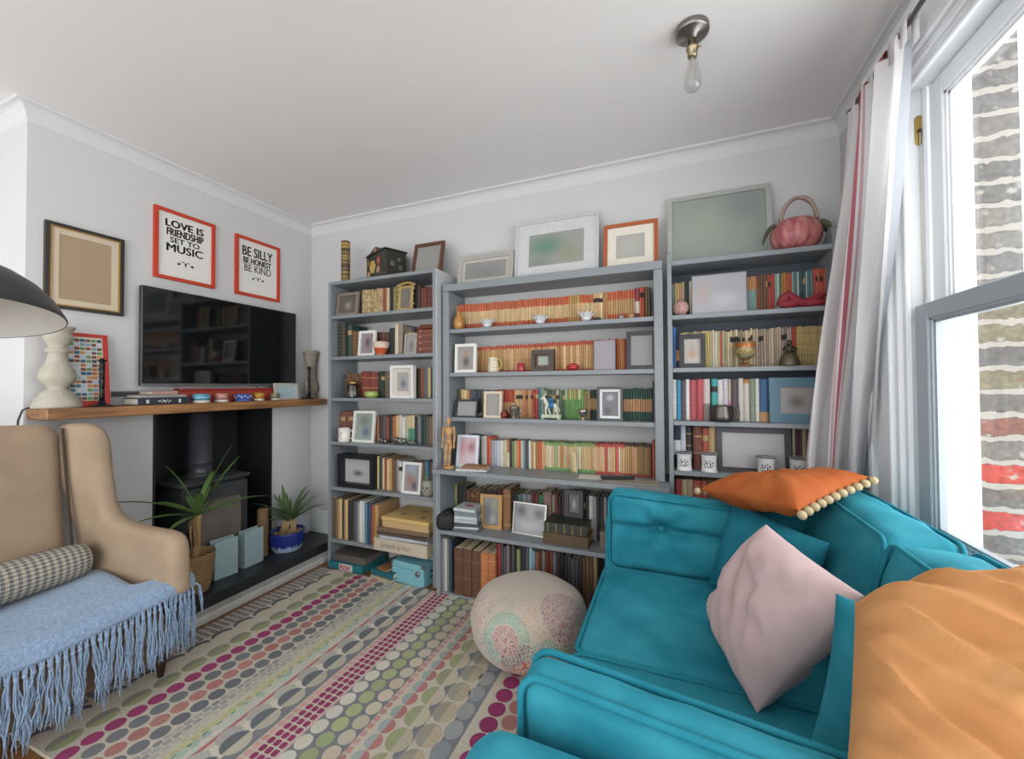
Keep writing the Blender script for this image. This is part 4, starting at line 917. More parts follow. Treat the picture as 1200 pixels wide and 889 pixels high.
indiv = set(id(b_) for b_ in order[:284])
def mixname(bands):
    sums = {}
    for fr, c in bands: k = cname(c); sums[k] = sums.get(k, 0)+fr
    ks = sorted(sums, key=lambda k: -sums[k]); tot = sum(sums.values())
    return ks[0] if len(ks) == 1 or sums[ks[1]] < .22*tot else f'{ks[0]} and {ks[1]}'
KN = {'paperback': 'paperback_book', 'hardback': 'hardback_book', 'large hardback': 'hardback_book', 'magazine': 'magazine', 'notebook': 'spiral_notebook', 'leather-bound volume': 'leather_book'}
rest = MB()
for b_ in BOOKS:
    args = (b_['x0'], b_['x1'], b_['y'], b_['d'], b_['z'], b_['h'], b_['bands'])
    if id(b_) in indiv:
        mb = MB(); x, y, zz = b_['x0'], b_['y'], b_['z']
        book_mesh(mb, 0, b_['x1']-b_['x0'], 0, b_['d'], 0, b_['h'], b_['bands'])
        o = mb.build(KN[b_['kind']], BOOK, None, (x, y, zz))
        tag(o, f"{mixname(b_['bands'])} {b_['kind']}, {ordinal(b_['n'])} book from left on {b_['row']}", 'book', 'books on the '+b_['row'])
    else: book_mesh(rest, *args)
ro = rest.build('thin_paperbacks', BOOK); tag(ro, 'the many thinnest paperbacks filling the rows of the three grey bookcases', 'books', kind='stuff')
# ------------------------------------------------------------------ things on the shelves
def lathe_thing(name, label, cat, prof, m_, loc, n=28, cols=None, group=None, extra=None):
    o = MB().lathe(prof, n, cols=cols).build(name, m_, None, loc); return tag(o, label, cat, group)
CER = mat('#d8d5cc', rough=.25, var=.03, coat=.3)
# on top of the left bookcase: upright gilt book, lacquer box
p = atY(404, 327, 2.31); hb = atY(404, 282.5, 2.31).z-LT
prof = [(.0001, 0), (.031, 0), (.032, .003)]; cc = [lin('#2b211a')]*3
rnd = random.Random(2); z_ = .003
while z_ < hb-.075:
    z_ += .011; prof.append((.032, z_)); cc.append(jit(rnd.choice(['#7d6632', '#3a2a1c', '#8f7438', '#4a3822']), .15))
for dz, c in ((.01, '#2a1c14'), (.006, '#a58842'), (.016, '#4a2c24'), (.006, '#a58842'), (.02, '#3a2620'), (.01, '#241a14')): z_ += dz; prof.append((.032, z_)); cc.append(lin(c))
prof += [(.030, z_+.003), (.0001, z_+.003)]; cc += [lin('#241a14')]*2
tag(MB().lathe(prof, 32, cols=cc).build('tube_case', col_mat('tooled_leather', rough=.5, var=.35, scale=130), None, (-2.268, 2.335, LT+.0005)), 'tall black and gold patterned cylinder at left on top of left bookcase', 'case')
LACQ, nt, b = new_mat('black_lacquer'); b.inputs['Base Color'].default_value = lin('#2a2721'); b.inputs['Roughness'].default_value = .3
a = atY(425, 324, 2.29); cxx = (a.x+atY(475, 315, 2.33).x)/2
lb = thing('lacquer_box', 'black lacquer box painted with flowers on top of the left bookcase', 'box', (-1.935, 2.385, LT+.0008), (0, 0, -.42)); lb.scale = (1.08, 1.0, 1.1)
MB().box(-.14, .14, -.08, .08, 0, .165, bev=.004).build('body', LACQ, lb)
mb = MB(); arch = [(-.145, .166)]+[(-.145, .172), (-.095, .178)]+[(-.06+.12*k/8, .178+.022*math.sin(PI*k/8)+.006) for k in range(9)]+[(.095, .178), (.145, .172), (.145, .166)]
mb.prism(arch, -.086, .086, 'y'); mb.build('lid', LACQ, lb)
mb = MB()
def flower(cx, cz, r, c, y=-.0815):
    for k in range(6): mb.ball((cx+r*.6*math.cos(k*PI/3), y, cz+r*.6*math.sin(k*PI/3)), r*.5, .0025, r*.5, 8, 5, lin(c))
    mb.ball((cx, y-.001, cz), r*.35, .003, r*.35, 8, 5, lin('#b9a24a'))
flower(-.045, .085, .042, '#b8a05a'); flower(.035, .055, .022, '#b98a6a'); flower(.04, .11, .026, '#8f3f36'); flower(-.1, .045, .02, '#b88a6a'); flower(-.105, .12, .022, '#6f4a2c')
for k in range(7): mb.ball((-.02+.018*k, -.081, .03+.012*math.sin(k*2)), .012, .002, .005, 8, 5, lin('#556045'))
mb.ball((.0, -.0865, .187), .02, .0025, .014, 8, 5, lin('#a87a5a')); mb.build('painted_flowers', col_mat('painted_enamel', rough=.4), lb)
mb = MB()
for (y, z_, r) in ((-.03, .08, .018), (.02, .11, .014), (.03, .06, .016)):
    for k in range(5): mb.ball((.1412, y+r*.6*math.cos(k*1.256), z_+r*.6*math.sin(k*1.256)), .002, r*.4, r*.4, 8, 5, lin('#5d6a58'))
mb.build('side_sprig', col_mat('painted_enamel', rough=.4), lb)
# pumpkin shaped basket on the right bookcase
PT, nt, b = new_mat('pumpkin_glaze')
tc = N(nt, 'ShaderNodeTexCoord'); mp = N(nt, 'ShaderNodeMapping'); mp.inputs['Scale'].default_value = (22, 22, 3); nt.links.new(tc.outputs['Object'], mp.inputs['Vector'])
nz = N(nt, 'ShaderNodeTexNoise'); nz.inputs['Scale'].default_value = 2; nz.inputs['Detail'].default_value = 5; nt.links.new(mp.outputs[0], nz.inputs['Vector'])
rp = N(nt, 'ShaderNodeValToRGB'); rp.color_ramp.elements[0].position = .35; rp.color_ramp.elements[0].color = lin('#9a4450'); rp.color_ramp.elements[1].position = .72; rp.color_ramp.elements[1].color = lin('#c58a80')
nt.links.new(nz.outputs['Fac'], rp.inputs['Fac']); nt.links.new(rp.outputs['Color'], b.inputs['Base Color']); b.inputs['Roughness'].default_value = .35
pk = thing('pumpkin_pot', 'red pumpkin shaped ceramic pot with arched handle on the right bookcase', 'pot', (.585, 2.41, RT+.0005)); pk.scale = (1.06, 1.06, 1.14)
mb = MB(); P = []
for i in range(19):
    ph = -PI/2+PI*i/18; row = []
    for j in range(64):
        th = 2*PI*j/64; lob = 1-.055*abs(math.sin(th*4.5))**.5*0-.05*(1-abs(math.cos(th*4)))**2
        rr = .098*math.cos(ph)**.8*lob if abs(ph) < PI/2-.001 else .0005
        zz = .078+.078*math.sin(ph)*(1-.12*(1-math.cos(ph)**2)*0); row.append((rr*math.cos(th)*1.08, rr*math.sin(th), max(0, zz)))
    P.append(row)
mb.grid(P, wrap=True); mb.build('body', PT, pk)
mb = MB()
for o_ in (-.008, .008): mb.tube([(-.072*math.cos(a)+.012, o_*math.cos(a*3), .14+.105*math.sin(a)) for a in [PI*k/20 for k in range(21)]], .0085, 8)
mb.build('handle', mat('#a08880', rough=.4, var=.2, scale=60), pk)
LEAF = mat('#5d6a50', rough=.5, var=.25, scale=50)
def leafmesh(L, W, curl=.3, nseg=8):
    P = []
    for i in range(nseg+1):
        u = i/nseg; w = W*math.sin(PI*min(1, u*.92+.06))**.8; row = []
        for s_ in (-1, -.5, 0, .5, 1): row.append((L*u, w*s_, .012*abs(s_)-curl*L*u*u))
        P.append(row)
    mb = MB(); mb.grid(P); return mb
for (loc, rz, ry) in (((-.085, -.03, .12), 2.9, .5), ((.085, -.01, .125), .2, .6), ((-.06, .05, .13), 2.2, .5)):
    l = leafmesh(.085, .035, .5).build('leaf', LEAF, pk, loc); l.rotation_euler = (0, ry, rz)
# left bookcase small things
def at(px, py, Y, z): q = atY(px, py, Y); return (q.x, Y, z+.0006)
bowl = lathe_thing('bowl', 'flowered ceramic bowl with an orange foot on the left bookcase', 'bowl', [(.0001, 0), (.032, 0), (.033, .012), (.036, .016), (.05, .05), (.06, .092), (.0575, .092), (.047, .05), (.03, .02), (.0001, .018)], col_mat('glazed_pattern', rough=.25, var=.35, scale=130), at(446.5, 415, 2.295, LZ[4]), cols=[lin('#c9b9a6')]+[lin('#c9885f')]*1+[lin('#b5553a')]*2+[lin('#c8b3a2')]*1+[lin('#cfc2b2')]*4)
ch = thing('carved_chest', 'small carved red-brown wooden chest with brass studs on the left bookcase', 'box', (atY(499, 400, 2.30).x, 2.30, LZ[4]+.0006))
CW = mat('#6a3524', rough=.4, var=.25, scale=40, stretch=(1, 1, 6))
wc = atY(509, 400, 2.30).x-atY(488, 400, 2.30).x
mb = MB(); mb.box(-wc/2, wc/2, 0, .16, 0, .165, bev=.006).box(-wc/2-.003, wc/2, -.004, .16, .0, .014, bev=.003); mb.build('body', CW, ch)
mb = MB(); mb.box(-wc/2-.004, wc/2, -.005, .162, .166, .182, bev=.005)
for k in range(8): mb.ball((-wc/2+.03+k*(wc-.04)/7, -.002+.01, .187), .011, .012, .01, 8, 6)
mb.build('lid', CW, ch)
mb = MB()
for z_ in (.03, .075, .12, .15): mb.box(-wc/2-.002, wc/2, -.002, .0, z_, z_+.007)
mb.build('bands', mat('#8a5638', rough=.35), ch)
mb = MB()
for k in range(4): mb.ball((-wc/2+.03, -.003, .03+k*.042), .009, .005, .007, 8, 6)
mb.build('stud', mat('#b9a68c', rough=.35, metal=.6), ch)
jar = thing('candle_jar', 'glass candle jar with a metal lid ring on the left bookcase', 'jar', at(414, 465, 2.29, LZ[3]))
MB().lathe([(.0001, 0), (.045, 0), (.046, .004), (.046, .085), (.038, .094), (.036, .10), (.034, .10), (.042, .082), (.042, .006), (.0001, .005)], 28).build('glass', glass_mat('jar_glass', '#c9c9c4', fac=.12), jar)
MB().lathe([(.0001, .007), (.041, .007), (.041, .045), (.0001, .043)], 24).build('wax', mat('#b5b0a4', rough=.6), jar)
MB().lathe([(.037, .1005), (.039, .103), (.039, .118), (.02, .122), (.0001, .124)], 24).build('lid', mat('#a5834f', rough=.3, metal=.9), jar)
gd = lathe_thing('ring_dish', 'rounded lime green ceramic dish in front of red books', 'dish', [(.0001, 0), (.03, 0), (.045, .012), (.05, .026), (.046, .042), (.034, .05), (.026, .047), (.0001, .044)], mat('#8fa056', rough=.25, var=.1, coat=.4), at(435.5, 466, 2.285, LZ[3]))
def mug(name, label, loc, r=.037, h=.105, handle=0.6, m_=None, prof=None, group=None):
    t = thing(name, label, 'mug', loc, (0, 0, 0), group)
    prof = prof or [(.0001, 0), (r*.95, 0), (r, .004), (r, h), (r-.004, h), (r-.005, .008), (.0001, .007)]
    MB().lathe(prof, 28).build('body', m_ or CER, t)
    if handle is not None:
        mb = MB(); mb.tube([(math.cos(handle)*(r-.002+.026*math.sin(a)), math.sin(handle)*(r-.002+.026*math.sin(a)), h*.5+h*.30*math.cos(a)) for a in [PI*k/12 for k in range(13)]], .0055, 8)
        mb.build('handle', m_ or CER, t)
    return t
mg = mug('mug', 'white mug with red and black marks on the left bookcase', at(403.5, 518, 2.282, LZ[2]), .043, .098, .5)
mb = MB()
def patch(r, a0, z0, w, h, c, n=8):
    V = []
    for k in range(12): 
        th = a0+w*math.cos(k*PI/6)/r; V.append((r*math.cos(th), r*math.sin(th), z0+h*math.sin(k*PI/6)))
    mb.add(V, [tuple(range(12))], lin(c))
for (a, z_, w, h, c) in ((-1.45, .055, .007, .004, '#a8283a'), (-1.25, .066, .004, .004, '#2a2a30'), (-1.62, .066, .004, .004, '#2a2a30'), (-1.3, .022, .005, .004, '#39405a'), (-1.42, .04, .008, .003, '#b03a44')): patch(.0435, a, z_, w, h, c)
for k in range(9): patch(.0435, -1.95+.02*math.sin(k)+.05*(k > 5), .03+k*.006, .003, .004, '#5a4a48')
mb.build('decoration', col_mat('painted_enamel', rough=.4), mg, fix=False)
# glass ornaments
GL = glass_mat('clear_crystal', '#d5d8d8', fac=.25)
def crystal(label, px, py, s_, sd):
    rnd = random.Random(sd); mb = MB()
    for k in range(5):
        x = (rnd.random()-.5)*s_*1.6; mb.ball((x, (rnd.random()-.5)*s_*.5, s_*.45+rnd.random()*s_*.15), s_*.45, s_*.35, s_*.45, 8, 5)
    mb.ball((0, 0, s_*.3), s_*.9, s_*.4, s_*.3, 10, 6)
    mb.tube([(-s_*.8, 0, s_*.4), (-s_*1.1, 0, s_*.8), (-s_*.9, 0, s_*1.05)], s_*.16, 8)
    return tag(mb.build('glass_ornament', GL, None, at(px, py, 2.29, LZ[2])), label, 'ornament', 'glass ornaments on the left bookcase')
crystal('small clear glass ornament, left of the three on the bookcase', 450, 520, .034, 1)
crystal('largest clear glass ornament, in the middle of the three', 467, 521, .048, 2)
crystal('low clear glass ornament, right of the three on the bookcase', 482, 522, .036, 3)
# skull-like pot on the fifth shelf
sk = thing('pebble_pot', 'mottled grey pot with two dark hollows at right end of shelf', 'pot', at(502, 583, 2.29, LZ[1]))
MB().lathe([(.0001, 0), (.03, 0), (.04, .015), (.045, .045), (.042, .075), (.034, .095), (.036, .105), (.031, .105), (.03, .09), (.0001, .08)], 24).build('body', mat('#8d8a7e', rough=.5, var=.4, scale=90), sk)
mb = MB()
for a in (-1.85, -1.25): patch(.0452, a, .06, .008, .008, '#26241f')
patch(.0452, -1.55, .04, .004, .006, '#26241f'); mb.build('hollow', col_mat('painted_enamel', rough=.4), sk, fix=False)
# lying books on the bottom of the left bookcase
def lying(name, label, x0, x1, y0, y1, z0, h, cover, pages='#c9bd9f', rz=0, group=None, spine='front', extra=None, cat='book', bev=.002):
    cx, cy = (x0+x1)/2, (y0+y1)/2; w, d = x1-x0, y1-y0
    t = thing(name, label, cat, (cx, cy, z0), (0, 0, rz), group)
    c = min(.004, h*.2); m_ = mat(cover, rough=.5, var=.1, scale=40)
    mb = MB(); mb.box(-w/2, w/2, -d/2, d/2, 0, c, bev=bev*.5).box(-w/2, w/2, -d/2, d/2, h-c, h, bev=bev*.5)
    if spine == 'front': mb.box(-w/2, w/2, -d/2-.002, -d/2+c, 0, h, bev=bev)
    else: mb.box(-w/2-.002, -w/2+c, -d/2, d/2, 0, h, bev=bev)
    mb.build('cover', m_, t)
    MB().box(-w/2+.004, w/2-.004, -d/2+.0045, d/2-.005, c+.0003, h-c-.0003).build('pages', mat(pages, rough=.8, var=.06, scale=80, stretch=(1, 1, 30)), t)
    if extra: extra(t, w, d, h)
    return t
def da_vinci(t, w, d, h):
    mb = MB(); text_mesh(mb, 'Leonardo da Vinci', -w*.36, w*.18, h*.33, h*.72, -d/2-.0027, bold=.004); mb.build('title', mat('#6f675c', rough=.7), t, fix=False)
SY = 2.205
xa, xb = atY(438, 650, SY).x, -1.462
lying('large_book', 'huge cream art book with red boards at the foot of the stack', xa, xb, SY, SY+.28, LZ[0]+.0005, .082, '#b5a998', rz=-.02, extra=da_vinci)
mb = MB()
lying('magazine', 'blue and white magazine lying above the huge cream art book', xa+.04, xb-.02, SY+.01, SY+.27, LZ[0]+.084, .018, '#a9adb5', rz=.04)
lying('magazine', 'brown magazine lying in the middle of the art book stack', xa+.01, xb-.015, SY+.012, SY+.28, LZ[0]+.1035, .022, '#4d4036', rz=-.03)
lying('photo_album', 'dark tan folder lying just below the swallow box', xa+.015, xb-.01, SY+.015, SY+.28, LZ[0]+.127, .03, '#6f5a48', pages='#9a8a74', rz=.03)
sb = thing('swallow_box', 'pale yellow box with dark swallow birds on lid, topmost of the stack', 'box', ((xa+xb)/2+.03, SY+.15, LZ[0]+.1585), (0, 0, -.01))
wq = (xb-xa)*.86
MB().box(-wq/2, wq/2, -.14, .14, 0, .045, bev=.003).build('base', mat('#b3966a', rough=.6), sb)
MB().box(-wq/2-.004, wq/2+.004, -.144, .144, .046, .07, bev=.003).build('lid', mat('#c2a468', rough=.55, var=.1), sb)
mb = MB()
for (cx, cy, s_, a) in ((-.08, -.04, .04, .3), (.03, .05, .036, -.2), (.10, -.07, .042, .5)):
    pts = [(-1, .15), (-.45, .25), (-.1, .05), (0, .45), (.12, .05), (.5, .35), (1, .35), (.45, .02), (.2, -.2), (.35, -.75), (.05, -.4), (-.15, -.8), (-.15, -.2), (-.5, .05)]
    V = [(cx+s_*(x*math.cos(a)-y*math.sin(a)), cy+s_*(x*math.sin(a)+y*math.cos(a)), .0706) for x, y in pts]; mb.add(V, [tuple(range(len(V)))])
mb.build('swallow_print', mat('#2f3d4a', rough=.6), sb, fix=False)
# on the floor beneath: game box, books, blue case
gb = thing('game_box', 'teal board game box with red lettering on the floor under the left bookcase', 'box', (-2.322+.155, 2.225, .001), (0, 0, -.01))
gw = .305
TEAL_B = mat('#1f6a74', rough=.45, var=.05)
MB().box(-gw/2, gw/2, 0, .26, 0, .052, bev=.002).build('lid', TEAL_B, gb)
MB().box(-.05, .07, -.0015, 0, .003, .05).build('label_panel', mat('#c9c4bb', rough=.5), gb)
mb = MB(); text_mesh(mb, 'RISK', -.04, .06, .011, .042, -.0021, bold=.03); mb.build('lettering', mat('#9c2a24', rough=.5), gb, fix=False)
lying('large_book', 'dark grey patterned box file lying on top of teal game box', atY(390, 645, 2.25).x, atY(428, 650, 2.25).x, 2.25, 2.49, .0535, .048, '#57534f', pages='#6a6660')
lying('large_book', 'teal-covered book lying on the floor beside the blue case', atZ(421, 682, .03).x, atZ(449, 690, .03).x, 2.20, 2.44, .031, .035, '#1f5f68', rz=-.12)
lying('paperback_book', 'cream paperback at floor level under the teal-covered book', atZ(421, 688, .0).x, atZ(447, 695, .0).x, 2.19, 2.40, .001, .028, '#a39880', rz=-.12)
lying('paperback_book', 'small tan book lying on the teal-covered book', atZ(437, 672, .06).x, atZ(450, 676, .06).x, 2.21, 2.36, .067, .012, '#8a6440', rz=-.2)
q0 = atZ(455, 683, 0.0); q1 = atZ(492, 692, 0.0)
cs = thing('storage_case', 'pale blue vintage storage case with metal corners on the floor', 'case', ((q0.x+q1.x)/2+.02, q0.y+.10, .001), (0, 0, -.10))
BL = mat('#74a9b4', rough=.5, var=.05); cw = .27
MB().box(-cw/2, cw/2, -.085, .10, 0, .105, bev=.006).build('base', BL, cs); MB().box(-cw/2-.002, cw/2+.002, -.087, .102, .1055, .145, bev=.006).build('lid', BL, cs)
METC = mat('#8f9296', rough=.3, metal=.9)
for (x, z_) in ((-cw/2, .0), (cw/2-.02, .0), (-cw/2-.003, .128), (cw/2-.017, .128)): MB().box(x-.001, x+.021, -.0895, -.067, z_-.0005, z_+.0185, bev=.003).build('corner', METC, cs)
mb = MB(); mb.lathe([(.0001, 0), (.018, 0), (.018, .004), (.011, .006), (.0001, .006)], 20, (cw/2-.045, -.0875, .09), M=Matrix.Rotation(PI/2, 4, 'X')); mb.build('clasp', METC, cs)
mb = MB()
for z_ in (.05, .085): mb.box(cw/2+.0005, cw/2+.004, -.02, .05, z_, z_+.012, bev=.001)
mb.build('handle_strap', mat('#2c3a40', rough=.6), cs)
# ------------------------------------------------------------------ middle bookcase things
v = lathe_thing('vase', 'small mottled amber vase at left end of the top shelf', 'vase', [(.0001, 0), (.025, 0), (.033, .012), (.037, .04), (.031, .07), (.018, .092), (.016, .104), (.022, .116), (.018, .116), (.0001, .1)], mat('#a8763a', rough=.3, var=.45, scale=70, coat=.4), at(538, 384.5, 2.335, MZs[2]))
def lotus(label, px):
    t = thing('lotus_dish', label, 'tealight holder', at(px, 380, 2.335, MZs[2]), (0, 0, random.random()), 'white lotus dishes on the middle bookcase')
    m_ = mat('#c9cacb', rough=.35, var=.03)
    MB().lathe([(.0001, 0), (.02, 0), (.028, .01), (.03, .02), (.025, .02), (.0001, .012)], 20).build('bowl', m_, t)
    for ring, (nn, r0, tl) in enumerate(((8, .02, .75), (8, .016, .35))):
        for k in range(nn):
            P = []
            for i in range(6):
                u = i/5; row = []; wv = .015*math.sin(PI*(.18+.8*u))
                for s_ in (-1, 0, 1): row.append((r0+u*.034*math.sin(tl+.5*u), s_*wv, .004+u*.05*math.cos(tl*u)+.004*abs(s_)))
                P.append(row)
            a = 2*PI*(k+.5*ring)/nn; o = MB().grid(P).xform(Matrix.Rotation(a, 4, 'Z')).build('petal', m_, t)
            md = o.modifiers.new('s', 'SOLIDIFY'); md.thickness = .0025
lotus('white lotus shaped dish nearest the amber vase', 571); lotus('white lotus shaped dish, middle of the three', 633); lotus('white lotus shaped dish, right-hand one of the three', 687)
for (nm, lb_, px, r_, c) in (('pebble', 'small dark round stone right of the lotus dishes', 700, .016, '#2c2c30'), ('tealight', 'tiny silver tealight on the top middle shelf', 728, .015, '#8f8d88'), ('trinket_pot', 'tiny tan trinket pot at right of the top middle shelf', 739.5, .02, '#9a7a54')):
    if nm == 'pebble': tag(MB().ball((0, 0, r_*.6), r_*1.5, r_, r_*.6, 14, 8).build(nm, mat(c, rough=.3, var=.2), None, at(px, 375, 2.335, MZs[2])), lb_, 'stone')
    else: lathe_thing(nm, lb_, 'pot', [(.0001, 0), (r_*.9, 0), (r_, r_*.4), (r_*.85, r_*1.1), (r_*.6, r_*1.3), (r_*.3, r_*1.5), (.0001, r_*1.6)], mat(c, rough=.35, var=.25), at(px, 373, 2.335, MZs[2]))
# flowered jug, red cup, lidded dish
jg = thing('jug', 'cream flowered jug with a looped handle on the middle bookcase', 'jug', at(578, 436, 2.33, MZs[1]))
MB().lathe([(.0001, 0), (.034, 0), (.037, .006), (.034, .04), (.031, .07), (.033, .092), (.03, .092), (.029, .07), (.031, .02), (.0001, .01)], 24).build('body', mat('#cfc7a8', rough=.25, coat=.3, var=.03), jg)
mb = MB(); mb.tube([(.031+.027*math.sin(a), 0, .05+.034*math.cos(a)) for a in [PI*k/12 for k in range(13)]], .0045, 8); mb.build('handle', mat('#b9a366', rough=.3), jg)
mb = MB()
rnd = random.Random(4)
for k in range(22): patch(.0365, -2.4+rnd.random()*1.7, .012+rnd.random()*.07, .002+.003*rnd.random(), .003, rnd.choice(['#a08a4a', '#8f5f6a', '#6f7a9a', '#a0783a', '#6a7a4a']))
mb.build('flower_print', col_mat('painted_enamel', rough=.4), jg, fix=False)
lathe_thing('cup', 'small red ribbed cup in front of the cream paperbacks', 'cup', [(.0001, 0), (.02, 0), (.022, .004), (.0245, .052), (.0215, .052), (.018, .006), (.0001, .005)], mat('#a0353a', rough=.25, var=.2, scale=50), at(610.5, 434, 2.33, MZs[1]))
ld = thing('lidded_dish', 'squat glossy red lidded dish on the middle bookcase', 'dish', at(671.5, 432, 2.33, MZs[1]))
MB().lathe([(.0001, 0), (.02, 0), (.035, .012), (.037, .02), (.0001, .02)], 24).build('base', mat('#a02428', rough=.2, coat=.5), ld)
MB().lathe([(.038, .0205), (.036, .03), (.022, .038), (.006, .0405), (.006, .043), (.0001, .044)], 24).build('lid', mat('#a82a2c', rough=.2, coat=.5), ld)
# silver pot, silver cup, animal ornament
sp_ = thing('silver_pot', 'lidded silver pot with handles on the third middle shelf', 'pot', at(603, 489, 2.33, MZs[0]))
PEW = mat('#a8a098', rough=.25, metal=.9, var=.06)
MB().lathe([(.0001, 0), (.03, 0), (.031, .003), (.031, .062), (.034, .064), (.034, .068), (.0001, .068)], 28).build('body', PEW, sp_)
MB().lathe([(.033, .0685), (.03, .074), (.016, .08), (.006, .083), (.005, .088), (.009, .092), (.007, .1), (.0001, .102)], 24).build('lid', PEW, sp_)
mb = MB()
for s_ in (-1, 1): mb.tube([(s_*(.03+.012*math.sin(a)), 0, .05+.014*math.cos(a)) for a in [PI*k/8 for k in range(9)]], .003, 6)
mb.build('handle', PEW, sp_)
an = thing('animal_figurine', 'pale stone animal figurine draped in blue on a plinth', 'figurine', at(646, 490, 2.33, MZs[0]))
STN = mat('#b5bda8', rough=.5, var=.15, scale=80); BLU = mat('#2f6a9a', rough=.4, var=.2)
mb = MB(); mb.box(-.058, .058, -.022, .022, .008, .03, bev=.004)
for x in (-.05, .05): mb.box(x-.008, x+.008, -.02, .02, 0, .008, bev=.002)
for k in range(7): mb.ball((-.05+k*.0165, -.02, .018), .009, .006, .009, 8, 6)
mb.build('plinth', STN, an)
mb = MB()
mb.tube([(-.035, 0, .10), (-.02, 0, .088), (.0, 0, .083), (.022, 0, .08), (.034, 0, .072)], [.012, .017, .0175, .017, .012], 12)
mb.tube([(-.03, 0, .095), (-.038, 0, .115), (-.045, 0, .128), (-.058, 0, .124), (-.066, 0, .119)], [.014, .011, .011, .009, .004], 10)
for (x0, x1) in ((-.026, -.03), (-.018, -.008), (.024, .018), (.03, .044)):
    for y in (.009,) if x0 in (-.018, .024) else (-.009,): mb.tube([(x0, y, .08), ((x0+x1)/2-.004, y, .055), (x1, y, .03)], [.009, .006, .006], 8)
mb.tube([(.034, 0, .075), (.048, 0, .062), (.052, 0, .045)], [.005, .004, .003], 6)
for s_ in (-1, 1): mb.tube([(-.045, s_*.005, .135), (-.038, s_*.01, .148), (-.03, s_*.008, .152)], [.004, .003, .001], 6)
mb.build('body', mat('#c9cbbd', rough=.45, var=.1), an)
mb = MB(); mb.tube([(-.012, 0, .087), (.005, 0, .085), (.02, 0, .083)], [.0195, .021, .019], 12); mb.tube([(-.01, -.01, .1), (.0, -.012, .12), (.012, -.005, .128)], [.008, .01, .004], 8); mb.build('drape', BLU, an)
cp = lathe_thing('silver_cup', 'small silver goblet cup right of the animal figurine', 'cup', [(.0001, 0), (.018, 0), (.016, .004), (.007, .012), (.009, .02), (.02, .03), (.025, .05), (.026, .064), (.0235, .064), (.02, .04), (.0001, .03)], PEW, at(683, 491, 2.33, MZs[0]))
lathe_thing('red_pot', 'small dark red pot beside the lidded silver pot', 'pot', [(.0001, 0), (.018, 0), (.025, .015), (.024, .032), (.014, .042), (.016, .046), (.0001, .046)], mat('#6a2420', rough=.3, var=.15), at(591, 489, 2.335, MZs[0]))
tag(MB().ball((0, 0, .017), .026, .015, .017, 14, 8).ball((.015, 0, .03), .012, .01, .01, 10, 6).build('dark_shell', mat('#2e2d28', rough=.4, var=.3, scale=60), None, at(562, 489, 2.335, MZs[0])), 'small dark shell between the two frames on the third middle shelf', 'ornament')
# wooden mannequin on the desk board
mq = thing('mannequin', 'jointed wooden artist mannequin standing at left end of the desk', 'mannequin', at(526, 550, 2.225, DZ), (0, 0, .2))
WD = mat('#b98f5e', rough=.5, var=.12, scale=20, stretch=(4, 4, 1))
hgt = atY(526, 488.5, 2.225).z-DZ; q = hgt/.30
def S(*a): return tuple(x*q for x in a)
mb = MB(); mb.lathe([(.0001, 0), (.028*q, 0), (.03*q, .003*q), (.03*q, .011*q), (.027*q, .014*q), (.0001, .014*q)], 24); mb.build('base', WD, mq)
mb = MB()
mb.ball(S(0, 0, .278), .0145*q, .016*q, .021*q, 14, 9); mb.tube([S(0, 0, .245), S(0, 0, .262)], .006*q, 8)
mb.build('head', WD, mq)
mb = MB(); mb.tube([S(0, 0, .185), S(0, 0, .2), S(0, 0, .225), S(0, 0, .243)], [.014*q, .02*q, .026*q, .016*q], 14); mb.ball(S(0, 0, .178), .014*q, .012*q, .014*q); mb.tube([S(0, 0, .145), S(0, 0, .158), S(0, 0, .17)], [.014*q, .02*q, .015*q], 14); mb.build('torso', WD, mq)
for s_ in (-1, 1):
    mb = MB(); mb.ball(S(s_*.03, 0, .236), .009*q); mb.tube([S(s_*.032, 0, .232), S(s_*.036, -.002, .19)], [.0085*q, .0065*q], 8); mb.ball(S(s_*.036, -.002, .186), .0065*q)
    mb.tube([S(s_*.036, -.002, .182), S(s_*.036, -.012, .145)], [.0065*q, .005*q], 8); mb.ball(S(s_*.036, -.013, .141), .0045*q); mb.ball(S(s_*.036, -.015, .128), .0055*q, .0035*q, .012*q); mb.build('arm', WD, mq)
    fx = s_*.012; kx = fx+(-.004 if s_ < 0 else -.006)
    mb = MB(); mb.ball(S(fx, 0, .143), .011*q); mb.tube([S(fx, 0, .138), S(kx, -.004, .088)], [.0115*q, .0085*q], 10); mb.ball(S(kx, -.004, .083), .0085*q)
    mb.tube([S(kx, -.004, .078), S(kx-.002, .002, .032)], [.0085*q, .006*q], 10); mb.ball(S(kx-.002, .002, .027), .006*q); mb.ball(S(kx-.003, -.008, .0195), .008*q, .018*q, .006*q); mb.build('leg', WD, mq)
mb = MB()
# papers and a remote on the desk board
def dk(px, py, z=DZ): p = atZ(px, py, z); return p
a = dk(557, 556); b_ = dk(585, 558)
lying('magazine', 'white magazine with wooden cover lying beside the mannequin', -1.245, -1.05, 2.175, 2.28, DZ+.0005, .012, '#b8b8b5', rz=.18)
lying('notebook', 'brown bound notebook lying on the white magazine', -1.22, -1.06, 2.215, 2.29, DZ+.013, .013, '#8a6138', rz=.05)
lying('magazine', 'printed leaflet at right end of the desk under the remote', -.355, -.075, 2.185, 2.30, DZ+.0005, .007, '#8d857a', rz=-.03)
lying('envelope', 'plain white envelope lying left of the remote control', -.50, -.36, 2.235, 2.32, DZ+.0005, .005, '#c4c0b8', rz=.1, cat='envelope')
rm = thing('remote_control', 'black remote control resting on papers on the desk', 'remote control', (-.285, 2.255, DZ+.0085), (0, 0, .35))
MB().box(-.09, .09, -.021, .021, 0, .018, bev=.006).build('body', mat('#242529', rough=.4), rm)
